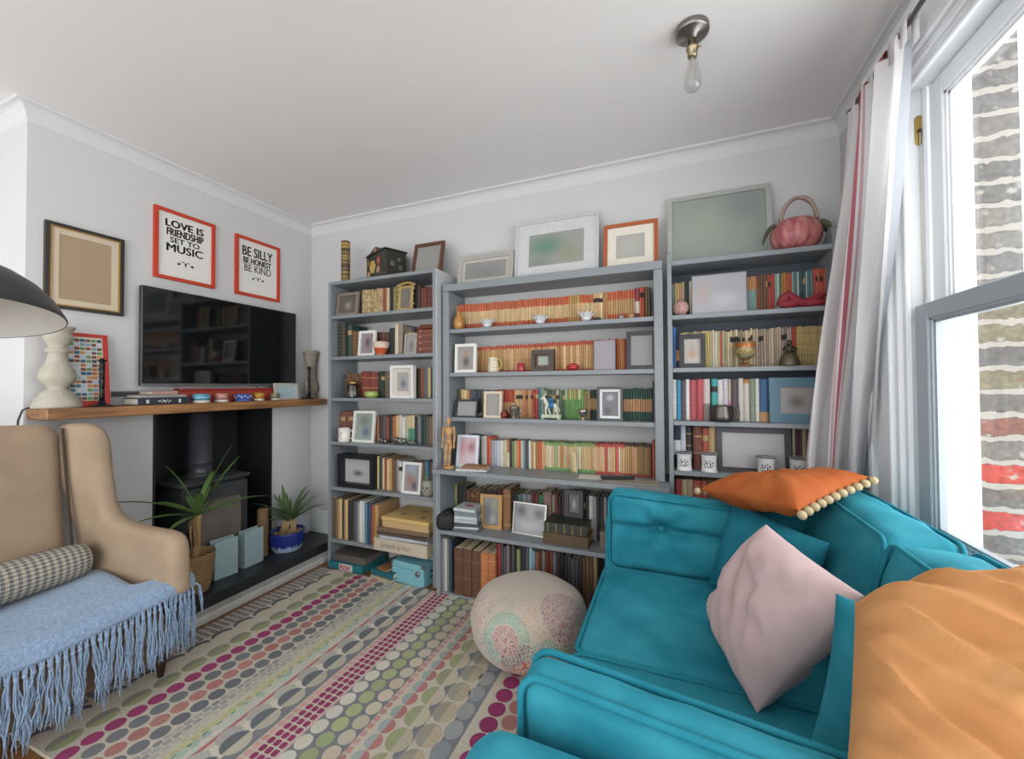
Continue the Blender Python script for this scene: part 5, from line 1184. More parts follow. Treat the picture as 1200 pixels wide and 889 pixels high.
mb = MB()
for i in range(9):
    for j in range(3): mb.box(-.075+i*.017, -.066+i*.017, -.0145+j*.011, -.0075+j*.011, .018, .0195, bev=.001)
mb.build('buttons', mat('#6f7073', rough=.5), rm)
cv_ = MB(); P = []
for i in range(9):
    u = i/8; P.append([(-.028*(u**2)-.004*s_*(1-u), s_*.0, .14*u+0) if False else (-.03*u*u, s_*.02, .125*u) for s_ in (-1, 1)])
cl = MB().grid(P).build('bookmark', mat('#c9b78e', rough=.7), None, (atY(673, 555, 2.365).x, 2.362, DZ+.001)); cl.modifiers.new('s', 'SOLIDIFY').thickness = .0008; cl.rotation_euler = (0, 0, 1.45); tag(cl, 'curled paper strip leaning on the cream paperbacks', 'paper')
# shelf under the desk: case stack, black bag, old books
rnd = random.Random(11); zc = .4106
xs = atY(547, 620, 2.24).x
names = [('grey plastic disc case at the bottom of the stack under the desk', '#5d6266', .2, .014), ('white paper folder second from the bottom of the case stack', '#b9bcc4', .19, .012), ('dark disc case below the middle of the stack', '#3d4146', .185, .02), ('silver disc case in the middle of the stack', '#a4a8ac', .175, .022), ('blue-white disc case near the top of the stack', '#b0b6c0', .17, .02), ('green-grey box set second from top of the stack', '#6d7a7a', .175, .026), ('white disc case with a pink mark, topmost of the stack', '#b8bcbe', .175, .018)]
for k, (lb_, c, w_c, h_c) in enumerate(names):
    def ex(t, w, d, h, k=k):
        if k == len(names)-1:
            mb = MB(); mb.ball((0, 0, h+.0002), .03, .02, .0006, 12, 5); mb.build('cover_print', mat('#a8405a', rough=.5), t)
    w_c *= .86; lying('disc_case', lb_, xs-w_c/2, xs+w_c/2, 2.205, 2.205+.145, zc, h_c, c, pages='#7d8084', rz=rnd.uniform(-.16, .16)+.12, extra=ex, group='disc cases stacked under the desk', cat='disc case')
    zc += h_c+.0008
bg = thing('camera_bag', 'black camera bag at the left end under the desk', 'bag', (atY(522, 618, 2.26).x+.03, 2.235, .4106), (0, 0, .3))
mb = MB(); rbox(mb, .055, .075, .05, .025, 6, (.008, .008, .008), wr=.004, seed=3); mb.xform(Matrix.Translation((0, 0, .052))); merge(mb.build('body', mat('#1b1b1d', rough=.7, var=.2, bump=.2, bscale=150), bg))
MB().tube([(-.05, -.02, .07), (-.03, -.06, .10), (.02, -.06, .108), (.05, -.02, .075)], .008, 8).build('strap', mat('#151517', rough=.7), bg)
def ribs(t, w, d, h):
    mb = MB()
    for k in range(5): mb.box(-w*.42+k*w*.19, -w*.42+k*w*.19+.008, -d/2-.006, -d/2-.001, .001, h-.001, bev=.002)
    mb.build('spine_band', mat('#8a7448', rough=.5), t)
xo0, xo1 = atY(637, 640, 2.215).x, atY(688, 645, 2.215).x
lying('antique_book', 'worn brown leather book, lower of the two lying under the desk', xo0, xo1+.01, 2.205, 2.375, .4106, .062, '#57452f', pages='#8a744e', rz=-.02)
lying('antique_book', 'dark green leather book with ribbed spine, upper of two', xo0+.005, xo1+.005, 2.21, 2.37, .473, .056, '#2f332c', pages='#8a744e', rz=.0, extra=ribs)
lying('photo_box', 'patterned small box near the sofa cushion on the shelf under desk', atY(703, 640, 2.22).x, atY(718, 640, 2.22).x, 2.22, 2.36, .4106, .10, '#6a5d52', cat='box')
# ------------------------------------------------------------------ right bookcase things
bl = thing('flower_ball', 'pink and brown patterned ball on the top shelf of right bookcase', 'ornament', at(797.5, 363, 2.335, RZ[5]))
mb = MB(); mb.ball((0, 0, .04), .041, n=24, m=16); mb.build('body', mat('#a58078', rough=.5, var=.45, scale=70), bl)
mb = MB(); mb.lathe([(.012, .076), (.012, .084), (.0001, .085)], 14); mb.build('cap', mat('#7a5a50', rough=.5), bl)
rb = thing('bird_ornament', 'dark red folded fabric bird in front of the red books', 'ornament', at(940, 355, 2.33, RZ[5]))
RD = mat('#84232f', rough=.7, var=.15)
mb = MB(); mb.tube([(-.1, 0, .02), (-.075, 0, .045), (-.055, 0, .075), (-.03, 0, .04), (0, 0, .022), (.04, 0, .03), (.07, 0, .05), (.10, 0, .058)], [.01, .026, .014, .024, .02, .02, .014, .003], 10); mb.ball((-.05, 0, .022), .05, .025, .022); mb.ball((.05, 0, .02), .05, .022, .02); mb.build('body', RD, rb)
mb = MB(); mb.prism([(.0, .03), (.06, .04), (.085, .085), (.05, .06)], -.006, .006); mb.build('wing', RD, rb)
gob = thing('goblet', 'painted brass goblet with an orange band on the right bookcase', 'goblet', at(873.5, 424, 2.335, RZ[4]))
prof = [(.0001, 0), (.033, 0), (.034, .006), (.018, .014), (.011, .024), (.014, .034), (.03, .044), (.044, .065), (.048, .088), (.047, .094), (.047, .110), (.049, .113), (.0475, .125), (.044, .125), (.044, .09), (.0001, .06)]
cc = [lin('#7a5a3a')]*6+[lin('#8f8a6a')]*1+[lin('#8a8468')]*2+[lin('#a86838')]*2+[lin('#8a6a42')]*4
MB().lathe(prof, 32, cols=cc).build('bowl', col_mat('painted_brass', rough=.35, var=.25, scale=70, metal=.35), gob)
mb = MB()
for k in range(10):
    a = -2.6+k*.22; mb.ball((.0455*math.cos(a), .0455*math.sin(a), .075+.008*math.sin(k*2.1)), .006, .003, .006, 8, 5)
mb.build('raised_flower', mat('#b08a3a', rough=.4, metal=.4), gob)
be = thing('bell_figure', 'dark bronze hand bell with a crouching figure handle', 'bell', at(925, 422, 2.335, RZ[4]))
BRZ = mat('#5f5544', rough=.4, metal=.5, var=.25, scale=60)
MB().lathe([(.046, 0), (.047, .006), (.04, .03), (.033, .052), (.02, .064), (.0001, .068)], 28).build('bell', BRZ, be)
mb = MB(); mb.tube([(0, 0, .064), (0, 0, .085), (.002, 0, .1)], [.016, .018, .012], 10); mb.ball((0, -.004, .113), .0115, .0115, .013); mb.ball((0, .002, .121), .009, .009, .006)
for s_ in (-1, 1): mb.tube([(s_*.014, 0, .095), (s_*.022, -.008, .082), (s_*.006, -.016, .078)], [.005, .005, .004], 6); mb.tube([(s_*.01, 0, .07), (s_*.024, -.012, .082), (s_*.018, -.02, .064)], [.008, .007, .005], 6)
mb.build('figure', mat('#4a4438', rough=.45, metal=.5), be)
pt = thing('pewter_tankard', 'squat dark pewter tankard with beaded handle on the right bookcase', 'tankard', at(846, 489, 2.325, RZ[3]))
DP = mat('#5d5a56', rough=.3, metal=.85, var=.1)
MB().lathe([(.0001, 0), (.045, 0), (.049, .006), (.052, .03), (.047, .06), (.044, .072), (.047, .083), (.044, .083), (.041, .072), (.047, .03), (.0001, .01)], 32).build('body', DP, pt)
mb = MB(); mb.tube([(.046+.027*math.sin(a), 0, .042+.036*math.cos(a)) for a in [PI*k/12 for k in range(13)]], .0045, 8)
for k in range(1, 9): a = PI*k/9; mb.ball((.046+.031*math.sin(a), 0, .042+.04*math.cos(a)), .005, n=8, m=5)
mb.build('handle', DP, pt)
MP = [(.0001, 0), (.039, 0), (.041, .003), (.037, .012), (.0355, .03), (.0355, .06), (.037, .082), (.041, .092), (.041, .098), (.037, .098), (.034, .08), (.033, .02), (.0001, .012)]
def floral(label, px, py, Y):
    t = mug('floral_mug', label, at(px, py, Y, RZ[2]), .041, .098, None, mat('#d2d2cf', rough=.25, coat=.4, var=.01), MP, 'white floral mugs on the right bookcase')
    global mb
    mb = MB(); base = -PI/2-.25+(0)
    th = math.atan2(-Y, -px/600+1.3)
    a0 = math.atan2(-Y, -t.location.x)
    for (da, z_, w, h) in ((-.2, .045, .0065, .0035), (-.28, .055, .003, .008), (-.1, .032, .006, .003), (.12, .04, .003, .011), (.22, .03, .006, .003), (.1, .06, .004, .003), (-.4, .04, .0035, .003), (.3, .05, .004, .006), (-.05, .052, .003, .006), (0, .024, .008, .0025), (.36, .036, .003, .003), (-.32, .028, .004, .004)): patch(.0364, a0+da*1.5, z_, w, h, '#3a3a42')
    mb.build('flower_print', col_mat('painted_enamel', rough=.4), t, fix=False)
    mb2 = MB().lathe([(.0412, .09), (.0414, .0935), (.0412, .097)], 28); mb2.build('rim_line', mat('#44424a', rough=.4), t)
floral('white floral mug nearest the left side of the right bookcase', 802, 552, 2.335)
floral('white floral mug in front of the brown and red books', 831, 553, 2.335)
floral('white floral mug standing forward in front of the wide black frame', 898, 558, 2.325)
floral('white floral mug partly hidden by the curtain', 936, 555, 2.335)
# ------------------------------------------------------------------ on the mantel
MZ2 = MZ+.0006
bal = tag(MB().lathe([(.0001, 0), (.088, 0), (.09, .006), (.09, .018), (.084, .024), (.082, .03), (.078, .044), (.066, .052), (.064, .06), (.054, .07), (.05, .078), (.036, .086), (.034, .094), (.052, .112), (.066, .132), (.069, .15), (.063, .172), (.048, .2), (.038, .228), (.034, .25), (.034, .256), (.046, .262), (.047, .272), (.04, .278), (.033, .284), (.034, .292), (.048, .312), (.054, .328), (.053, .345), (.046, .352), (.05, .358), (.062, .372), (.062, .382), (.03, .384), (.03, .36), (.0001, .35)], 40).build('stone_baluster', mat('#a5a092', rough=.8, var=.14, scale=22, bump=.35, bscale=45), None, (-2.738, .988, MZ2)), 'chunky weathered cream stone baluster at left end of the mantel', 'baluster')
bal.scale = (.94, .94, 1.02)
# lamp cord over the mantel edge
tag(MB().tube([(XL+.05, .95, MZ2+.006), (-2.765, .915, MZ2+.008), (-2.76, .885, MZ-.004), (-2.76, .872, MZ-.05), (-2.76, .868, 1.08), (-2.77, .862, .8), (-2.79, .85, .3)], .004, 8).build('power_cord', mat('#26282b', rough=.5), None), 'black power cord hanging over left end of the mantel', 'cord')
# mosaic panel
mo = thing('mosaic_panel', 'red board with rows of small coloured tiles leaning behind the baluster', 'panel', (XL+.075, 1.105, MZ2), (-.1, 0, PI/2))
MB().box(-.096, .09, 0, .012, 0, .375, bev=.002).build('board', mat('#b03226', rough=.5, var=.06), mo)
MB().box(-.066, .066, -.0015, 0, .03, .355).build('grout', mat('#c4c2b8', rough=.8), mo)
rnd = random.Random(5); mb = MB(); TC = ['#2f5f86', '#9db4c8', '#b8c4d0', '#b86a35', '#8a3f35', '#5f8a55', '#3a4048', '#7d9cb5', '#356a70', '#c28a4a', '#a8b4c4', '#6a4a40']
for i in range(15):
    for j in range(6):
        x = -.064+j*.0215; z = .034+i*.0212
        mb.box(x, x+.0185, -.0035, -.0015, z, z+.0145, lin(rnd.choice(TC)), bev=.0008)
mb.build('tiles', col_mat('glazed_tile', rough=.3, var=.1), mo)
def candlestick(label, loc, h):
    t = thing('candlestick', label, 'candlestick', loc); IRN = mat('#1c1c1f', rough=.35, metal=.5, var=.05)
    MB().lathe([(.0001, 0), (.05, 0), (.05, .004), (.03, .008), (.016, .014), (.012, .03), (.0001, .032)], 24).tube([(-.05, 0, .005), (-.068, 0, .006), (-.072, 0, .012)], .004, 6).build('base', IRN, t)
    pr = [(.0105, .03)]
    k = .05
    while k < h-.03: pr += [(.0105, k), (.013, k+.004), (.0105, k+.008)]; k += .05
    pr += [(.0105, h-.02), (.019, h-.012), (.019, h-.008), (.0085, h-.006), (.0085, h), (.0001, h)]
    MB().lathe(pr, 20).build('stem', mat('#232326', rough=.25, metal=.6), t); return t
candlestick('taller black iron candlestick in front of the mosaic panel', (-2.70, 1.135, MZ2), .245)
candlestick('black iron candlestick at right end of mantel beside the stone urn', (-2.70, 2.395, MZ2), .258)
# books at the left of the mantel
def emblem(t, w, d, h):
    mb = MB()
    for x in (-w*.33, w*.28): 
        for z_ in (h*.35, h*.62): mb.ball((x, -d/2-.0024, z_), .008, .0008, .006, 8, 4)
    for k in range(9): mb.ball((-w*.02+(k-4)*.007, -d/2-.0024, h*.5+.005*math.sin(k*2.4)), .004, .0008, .004+.004*(k == 4), 8, 4)
    mb.build('spine_ornament', mat('#c4c4c0', rough=.5), t)
def lyingX(*a, **k): return None
def mantel_book(name, label, y0, y1, z0, h, x_front, depth, cover, pages='#c4bfb2', extra=None):
    t = lying(name, label, -(y1-y0)/2, (y1-y0)/2, -depth/2, depth/2, 0, h, cover, pages, extra=extra)
    t.rotation_euler = (0, 0, PI/2); t.location = (x_front-depth/2, (y0+y1)/2, z0); return t
mantel_book('hardback_book', 'navy hardback with white spine ornament lying on the mantel', 1.262, 1.515, MZ2, .038, -2.655, .165, '#232a36', extra=emblem)
mantel_book('hardback_book', 'grey hardback lying on the navy book on the mantel', 1.275, 1.50, MZ2+.0385, .016, -2.665, .15, '#8c8a86')
mantel_book('paperback_book', 'pinkish book on top of the mantel book stack', 1.33, 1.46, MZ2+.055, .02, -2.672, .13, '#a88478')
st = tag(MB().box(XL+.012, XL+.04, 1.20, 1.535, MZ2, MZ2+.078, bev=.003).build('set_top_box', mat('#8d8f92', rough=.4, metal=.3), None), 'flat grey box standing behind the books on the mantel', 'box')
MB().box(XL+.0405, XL+.042, 1.21, 1.525, MZ2+.046, MZ2+.072).build('dark_front', mat('#35363a', rough=.3), st)
so = thing('red_box', 'long red box standing on mantel behind the candle pots', 'box', (XL+.012, 1.83, MZ2))
MB().box(0, .055, -.31, .31, 0, .072, bev=.003).build('body', mat('#a8402f', rough=.5, var=.05), so)
MB().box(-.002, .058, -.313, .313, .0725, .088, bev=.003).build('lid', mat('#8f2f26', rough=.5), so)
def pot(label, y, r, h, c1, c2, base='#c9c2b4', pat=0):
    t = thing('candle_pot', label, 'candle pot', (-2.685, y, MZ2), (0, 0, 0), 'candle pots along the mantel')
    MB().lathe([(.0001, 0), (r*.92, 0), (r, .003), (r, h*.28)], 26).build('foot', mat(base, rough=.4, coat=.3), t)
    MB().lathe([(r, h*.28), (r*1.0, h), (r*.88, h), (r*.86, h*.8), (.0001, h*.78)], 26).build('glazed_body', mat(c1, rough=.3, coat=.3, var=.1 if not pat else .5, scale=20 if not pat else 140), t)
    mb = MB()
    if pat == 1: mb.lathe([(r+.0006, h*.55), (r+.0006, h*.66)], 26)
    elif pat == 2:
        for k in range(16): a = k*PI/8; mb.ball(((r+.0002)*math.cos(a), (r+.0002)*math.sin(a), h*(.5+.22*(k % 2))), .006, .006, .005, 8, 5)
    elif pat == 0: mb.lathe([(r+.0006, h*.86), (r+.0006, h*.93)], 26)
    mb.build('painted_band', mat(c2, rough=.35), t)
pot('blue ringed candle pot, leftmost of the five on the mantel', 1.592, .046, .054, '#4f8fa8', '#8fb4bc', pat=1)
pot('dusty pink candle pot on the mantel', 1.712, .037, .056, '#a8786e', '#b98f84')
pot('blue and white patterned candle bowl, middle of the five pots', 1.852, .048, .05, '#3a4f94', '#b9b4c4', base='#4a5c9c', pat=2)
pot('mustard yellow candle pot on the mantel', 1.962, .034, .055, '#b5842c', '#8f6a24')
pot('greenish grey candle pot beside the framed note', 2.085, .03, .05, '#75705c', '#8f8a74')
nb = frame('framed_picture', 'cream framed handwritten note at right end of the mantel', 'picture frame', .2, .125, (-2.715, 2.215, MZ2), mat('#b9b2a2', rough=.5), flatpic('#b4c8cc'), bw=.014, d=.014, yaw=PI/2, lean=.14)
mb = MB(); rnd = random.Random(9)
for k in range(6):
    x = -.075; z = .10-k*.014
    while x < .07:
        w_ = .008+.014*rnd.random(); mb.box(x, min(.078, x+w_), .0078, .0082, z-.0016, z+.0016*rnd.random()); x += w_+.005
mb.build('handwriting', mat('#3f7f94', rough=.6), nb)
# little pens on the wall box
tag(MB().tube([(XL+.045, 2.02, MZ2+.0892), (XL+.05, 2.03, MZ2+.135)], .003, 6).build('pen', mat('#2a2a2c', rough=.4), None), 'short dark pen standing up on the red box', 'pen')
urn = tag(MB().lathe([(.0001, 0), (.045, 0), (.045, .012), (.036, .02), (.032, .03), (.047, .06), (.053, .09), (.047, .12), (.034, .15), (.033, .2), (.034, .25), (.03, .262), (.035, .272), (.038, .29), (.048, .345), (.052, .365), (.057, .372), (.057, .386), (.05, .39), (.044, .386), (.036, .3), (.0001, .28)], 32).build('stone_urn', mat('#8f8678', rough=.85, var=.2, scale=30, bump=.4, bscale=60), None, (-2.762, 2.468, MZ2)), 'tall weathered stone urn at right end of the mantel', 'urn')

# ------------------------------------------------------------------ plants and vases on the hearth
def strap_leaf(L, W, lift, droop, fold=.25, nseg=12):
    P = []; x = z = 0; ang = lift
    for i in range(nseg+1):
        u = i/nseg; w = W*(math.sin(PI*min(1, .12+.88*u))**.7)*(1 if u < .97 else .3); row = []
        for s_ in (-1, -.5, 0, .5, 1): row.append((x-math.sin(ang)*fold*w*abs(s_), w*s_, z+math.cos(ang)*fold*w*abs(s_)))
        P.append(row); x += math.cos(ang)*L/nseg; z += math.sin(ang)*L/nseg; ang -= droop/nseg*(.5+u)
    mb = MB(); mb.grid(P); return mb
def off_wall(l, par, hd):
    R = Matrix.Rotation(hd, 4, 'Z'); Ri = R.inverted()
    for v in l.data.vertices:
        w = R @ v.co
        lim = XL+.012+.02*abs(w.y)*0-(par.location.x+l.location.x)
        if w.x < lim: w.x = lim+.15*(w.x-lim)*0; v.co = Ri @ w
GLF = mat('#5b7a40', rough=.45, var=.18, scale=14, stretch=(1, 8, 1)); GLF2 = mat('#566e45', rough=.45, var=.2, scale=14, stretch=(1, 8, 1))
DRY = mat('#a8895c', rough=.8, var=.25, scale=50)
bp = atZ(222, 668, HZ)
yu = thing('potted_yucca', 'yucca plant in a woven basket behind the armchair arm', 'plant', (-2.622, 1.525, HZ+.0006))
BK, nt, b = new_mat('woven_basket')
tc = N(nt, 'ShaderNodeTexCoord'); wv = N(nt, 'ShaderNodeTexWave', wave_type='BANDS', bands_direction='Z'); wv.inputs['Scale'].default_value = 22; wv.inputs['Distortion'].default_value = 2.5; wv.inputs['Detail'].default_value = 2
nt.links.new(tc.outputs['Object'], wv.inputs['Vector']); rp = N(nt, 'ShaderNodeValToRGB'); rp.color_ramp.elements[0].color = lin('#6f5434'); rp.color_ramp.elements[1].color = lin('#b39468')
nt.links.new(wv.outputs['Fac'], rp.inputs['Fac']); nt.links.new(rp.outputs['Color'], b.inputs['Base Color']); b.inputs['Roughness'].default_value = .9
bpn = N(nt, 'ShaderNodeBump'); bpn.inputs['Strength'].default_value = .7; bpn.inputs['Distance'].default_value = .006; nt.links.new(wv.outputs['Fac'], bpn.inputs['Height']); nt.links.new(bpn.outputs['Normal'], b.inputs['Normal'])
MB().lathe([(.0001, 0), (.07, 0), (.076, .01), (.09, .1), (.10, .2), (.103, .212), (.10, .222), (.094, .212), (.085, .12), (.0001, .11)], 32).build('basket', BK, yu)
MB().lathe([(.0001, .165), (.086, .165), (.0001, .17)], 20).build('soil', mat('#3a2c20', rough=1, var=.4, scale=100), yu)
mb = MB()
mb.tube([(0, 0, .16), (.005, .01, .25), (.0, .012, .36), (.004, .015, .44)], [.02, .017, .018, .02], 10)
for k in range(8): a = k*.8; mb.tube([(.012*math.cos(a), .012*math.sin(a), .42), (.026*math.cos(a), .026*math.sin(a), .34+.03*(k % 3)), (.02*math.cos(a+.4), .02*math.sin(a+.4), .24+.04*(k % 2))], [.004, .0035, .0015], 5)
mb.build('stem', DRY, yu)
rnd = random.Random(21)
# (length, width, heading, lift, droop)
for (L, W, hd, li, dr_) in ((.50, .024, -1.72, .62, .75), (.34, .024, -1.45, .35, .5), (.46, .026, .9, 1.28, .3), (.40, .024, 1.2, 1.1, .3), (.36, .022, -2.2, 1.25, .4), (.44, .022, 1.45, .25, .65), (.30, .022, -.5, .9, .7), (.30, .02, .3, .8, .8), (.34, .02, 2.3, .9, .6), (.28, .02, -1.0, .15, .4), (.26, .02, 3.0, .7, .5), (.30, .02, -2.7, .5, .6), (.24, .018, .6, .4, .7)):
    l = strap_leaf(L, W, li, dr_).build('leaf', GLF, yu, (.004, .015, .435)); l.rotation_euler = (0, 0, hd); off_wall(l, yu, hd)
# blue glazed bowl with an aloe like plant
bq = thing('potted_dracaena', 'spiky houseplant in a glossy cobalt blue bowl on the hearth', 'plant', (-2.655, 2.165, HZ+.0006))
BG, nt, b = new_mat('cobalt_glaze'); tc = N(nt, 'ShaderNodeTexCoord'); sp = N(nt, 'ShaderNodeSeparateXYZ'); nt.links.new(tc.outputs['Object'], sp.inputs[0])
mp = N(nt, 'ShaderNodeMapping'); mp.inputs['Scale'].default_value = (60, 60, 9); nt.links.new(tc.outputs['Object'], mp.inputs['Vector']); nz = N(nt, 'ShaderNodeTexNoise'); nz.inputs['Scale'].default_value = 1; nt.links.new(mp.outputs[0], nz.inputs['Vector'])
ma = N(nt, 'ShaderNodeMath', operation='MULTIPLY_ADD'); ma.inputs[1].default_value = -14; ma.inputs[2].default_value = 0.75; nt.links.new(sp.outputs['Z'], ma.inputs[0])
a2 = N(nt, 'ShaderNodeMath', operation='ADD'); nt.links.new(ma.outputs[0], a2.inputs[0]); nt.links.new(nz.outputs['Fac'], a2.inputs[1])
rp = N(nt, 'ShaderNodeValToRGB'); rp.color_ramp.elements[0].position = .62; rp.color_ramp.elements[0].color = lin('#1f2f7c'); rp.color_ramp.elements[1].position = .8; rp.color_ramp.elements[1].color = lin('#a8b9d4')
nt.links.new(a2.outputs[0], rp.inputs['Fac']); nt.links.new(rp.outputs['Color'], b.inputs['Base Color']); b.inputs['Roughness'].default_value = .12; b.inputs['Coat Weight'].default_value = .5
MB().lathe([(.0001, 0), (.088, 0), (.096, .006), (.115, .05), (.12, .09), (.118, .125), (.121, .135), (.117, .142), (.108, .135), (.106, .1), (.0001, .09)], 40).build('bowl', BG, bq)
mb = MB(); mb.lathe([(.0001, .118), (.108, .116), (.0001, .12)], 24)
for k in range(60): a = rnd.random()*6.28; r_ = .1*math.sqrt(rnd.random()); mb.ball((r_*math.cos(a), r_*math.sin(a), .12), .009+.006*rnd.random(), None, .006, 7, 4)
mb.build('pebbles', mat('#8a7a62', rough=.9, var=.4, scale=60), bq)
mb = MB()
for k in range(26):
    a = rnd.random()*6.28; r_ = .03+.03*rnd.random(); mb.tube([(r_*math.cos(a), r_*math.sin(a), .12), (r_*.8*math.cos(a+.3)+.01, r_*.8*math.sin(a+.3)+.01, .17), (r_*.5*math.cos(a)+.01, r_*.5*math.sin(a)+.02, .225)], [.003, .005, .003], 5)
mb.build('dry_stems', mat('#b89a70', rough=.8, var=.25, scale=80), bq)
for k in range(52):
    hd = k*2.4+rnd.random()*.5; li = .3+1.05*rnd.random(); L = .15+.17*rnd.random()
    l = strap_leaf(L, .008+.004*rnd.random(), li, .5+.5*rnd.random(), .3, 8).build('leaf', GLF2, bq, (.01+.02*math.cos(hd), .015+.02*math.sin(hd), .20+.02*rnd.random())); l.rotation_euler = (0, 0, hd); off_wall(l, bq, hd)
l = strap_leaf(.3, .018, 1.45, .2, .3, 8).build('leaf', GLF2, bq, (.0, -.01, .2)); l.rotation_euler = (0, 0, -1.2)
# two book shaped vases
def bvase(label, loc, rz):
    t = thing('book_vase', label, 'vase', loc, (0, 0, rz)); CE = mat('#9db4b8', rough=.35, var=.06, scale=20)
    mb = MB(); w, d, h, th = .135, .06, .235, .006
    mb.box(-w/2, w/2, -d/2, -d/2+th, 0, h, bev=.002).box(-w/2, w/2, d/2-th, d/2, 0, h, bev=.002).box(-w/2, -w/2+th, -d/2+th, d/2-th, 0, h-.012).box(w/2-th-.004, w/2-.004, -d/2+th, d/2-th, 0, h-.012).box(-w/2+th, w/2-th, -d/2+th, d/2-th, 0, .01)
    mb.build('body', CE, t); return t
bvase('pale blue book-shaped vase nearer the basket plant', (-2.655, 1.715, HZ+.0006), PI/2-.12)
bvase('pale blue book-shaped vase nearer the blue bowl', (-2.66, 1.895, HZ+.0006), PI/2+.05)
lg = tag(MB().lathe([(.0001, 0), (.03, 0), (.034, .01), (.036, .2), (.034, .33), (.0001, .335)], 9).build('log', mat('#7d5f42', rough=.8, var=.25, scale=12, stretch=(3, 3, .6), bump=.3), None, (-2.71, 2.015, HZ+.0006)), 'short brown log standing upright beside the stove', 'log')

# ------------------------------------------------------------------ rug
rug = MB(); RX_0, RX_1, RY0, RY1, RZT = -2.365, -.43, .725, 2.205, .012
BASE = lin('#c4bcab'); rnd = random.Random(3)
rug.box(RX_0, RX_1, RY0, RY1, 0.0005, RZT, BASE, bev=.004)
def band(x0, x1, c, z=RZT+.0003): rug.add([(x0, RY0+.003, z), (x1, RY0+.003, z), (x1, RY1-.003, z), (x0, RY1-.003, z)], [(0, 1, 2, 3)], tuple(min(1, v*1.12) for v in lin(c)[:3])+(1,))
def ell(cx, cy, rx, ry, c, z=RZT+.0008, half=None, n=20, sq=2.0):
    c_ = tuple(min(1, v*1.22) for v in (lin(c) if False else jit(c, .06))[:3])+(1,)
    V = []
    for k in range(n):
        a = 2*PI*k/n; ca, sa = math.cos(a), math.sin(a); x = math.copysign(abs(ca)**(2/sq), ca); y = math.copysign(abs(sa)**(2/sq), sa)
        if half == 'l': x = min(0, x)
        if half == 'r': x = max(0, x)
        V.append((cx+rx*x, max(RY0+.002, min(RY1-.002, cy+ry*y)), z))
    rug.add(V, [tuple(range(n))], c_)
def col_(cx, pitch, ph, rx, ry, c, c2=None, sq=2.0, z=RZT+.0008):
    y = RY0+ph*pitch
    while y < RY1+ry*.6:
        cc = random.choice(c) if isinstance(c, list) else c
        if y > RY0+.004 and y < RY1-.004:
            if c2: ell(cx, y, rx, ry, cc, z, 'l', 24, sq); ell(cx, y, rx, ry, c2, z, 'r', 24, sq)
            else: ell(cx, y, rx, ry, cc, z, None, 20, sq)
        y += pitch
# bands of background colour
band(-1.545, -1.425, '#c4beb1'); band(-1.475, -1.425, '#77797c', RZT+.0005); band(-1.292, -1.095, '#75787c'); band(-.905, -.815, '#b8b2a2'); band(-.925, -.893, '#75787c', RZT+.0005); band(-.80, -.735, '#75787c'); band(-.56, RX_1-.004, '#8d8672')
for i in range(5): col_(-2.352+i*.0235, .034, .3, .0095, .0135, ['#6a6268', '#6f666c', '#756a72', '#5f6062'], sq=3.2)
col_(-2.212, .112, .2, .035, .05, '#58595d', None); 
y = RY0+.2*.112                                                   # cream crescents over half of each grey ellipse
while y < RY1: ell(-2.184, y-.006, .034, .05, '#b4ab98', RZT+.0011); y += .112
col_(-2.086, .108, .55, .038, .05, '#7f7e70', '#8b9064')
col_(-2.0, .067, .5, .031, .031, '#8f2a5e'); col_(-1.93, .067, .1, .031, .031, ['#66696c', '#6d6f72']); col_(-1.863, .067, .6, .030, .031, ['#a87068', '#a0665f']); col_(-1.796, .067, .1, .031, .031, ['#5f6366', '#66696c'])
for i, c in enumerate((['#77797a', '#8a8a88', '#9a9892'], ['#8a8a86', '#9c9a92'], ['#9a988e', '#a8a598'], ['#a8a68a', '#b0ad90'], ['#a9a866', '#a8a070', '#9ca070'])):
    col_(-1.748+i*.0245, .0335, .2+.5*(i % 2), .0112, .0145, c, sq=3)
col_(-1.622, .042, .3, .012, .018, ['#8fa69a', '#a3b0a0', '#b0b3a2'], sq=2.5); col_(-1.598, .042, .8, .011, .017, ['#a9b4ac', '#b4b2a4'], sq=2.5)
col_(-1.634, .052, .1, .004, .012, ['#4a8a78', '#5a8a80'])
band(-1.583, -1.568, '#a8666a', RZT+.0006)
col_(-1.54, .115, .55, .04, .045, '#a09c94', None, z=RZT+.0007)
col_(-1.487, .115, .45, .048, .053, '#5f6468', '#a9a28e', z=RZT+.0012)
for i, c in enumerate((['#c09088', '#b98a84'], '#8a2a5a', '#8a2a5a', '#8a2a5a')): col_(-1.408+i*.0305, .033, .2+.0*i, .0122, .0135, c, sq=3.4)
band(-1.299, -1.294, '#c09a9e', RZT+.0006)
col_(-1.262, .072, .2, .0305, .0335, ['#b9b5a6', '#beb9aa']); col_(-1.196, .072, .7, .0305, .0335, ['#979f70', '#90986a']); col_(-1.129, .072, .2, .0305, .0335, ['#b5ac98', '#b0a48e'])
col_(-1.082, .036, .4, .012, .0145, ['#b0827a', '#a87870', '#b58f88'], sq=3)
col_(-1.024, .072, .5, .032, .034, '#8f9a97', '#a56a66'); col_(-.943, .113, .5, .048, .053, '#8e916c', '#aba28c'); col_(-.852, .115, .9, .047, .054, '#8c887a', '#a9987e'); col_(-.778, .095, .5, .034, .044, ['#85888a', '#7d8082', '#8f918e'])
col_(-.667, .078, .8, .036, .037, '#8a2459'); col_(-.594, .078, .3, .034, .036, ['#a06a64', '#98625c'])
tag(rug.build('rug', col_mat('rug_wool', rough=.95, var=.14, scale=220, bump=.5, bscale=500), fix=False), 'large wool rug patterned with rows of coloured dots', 'rug')

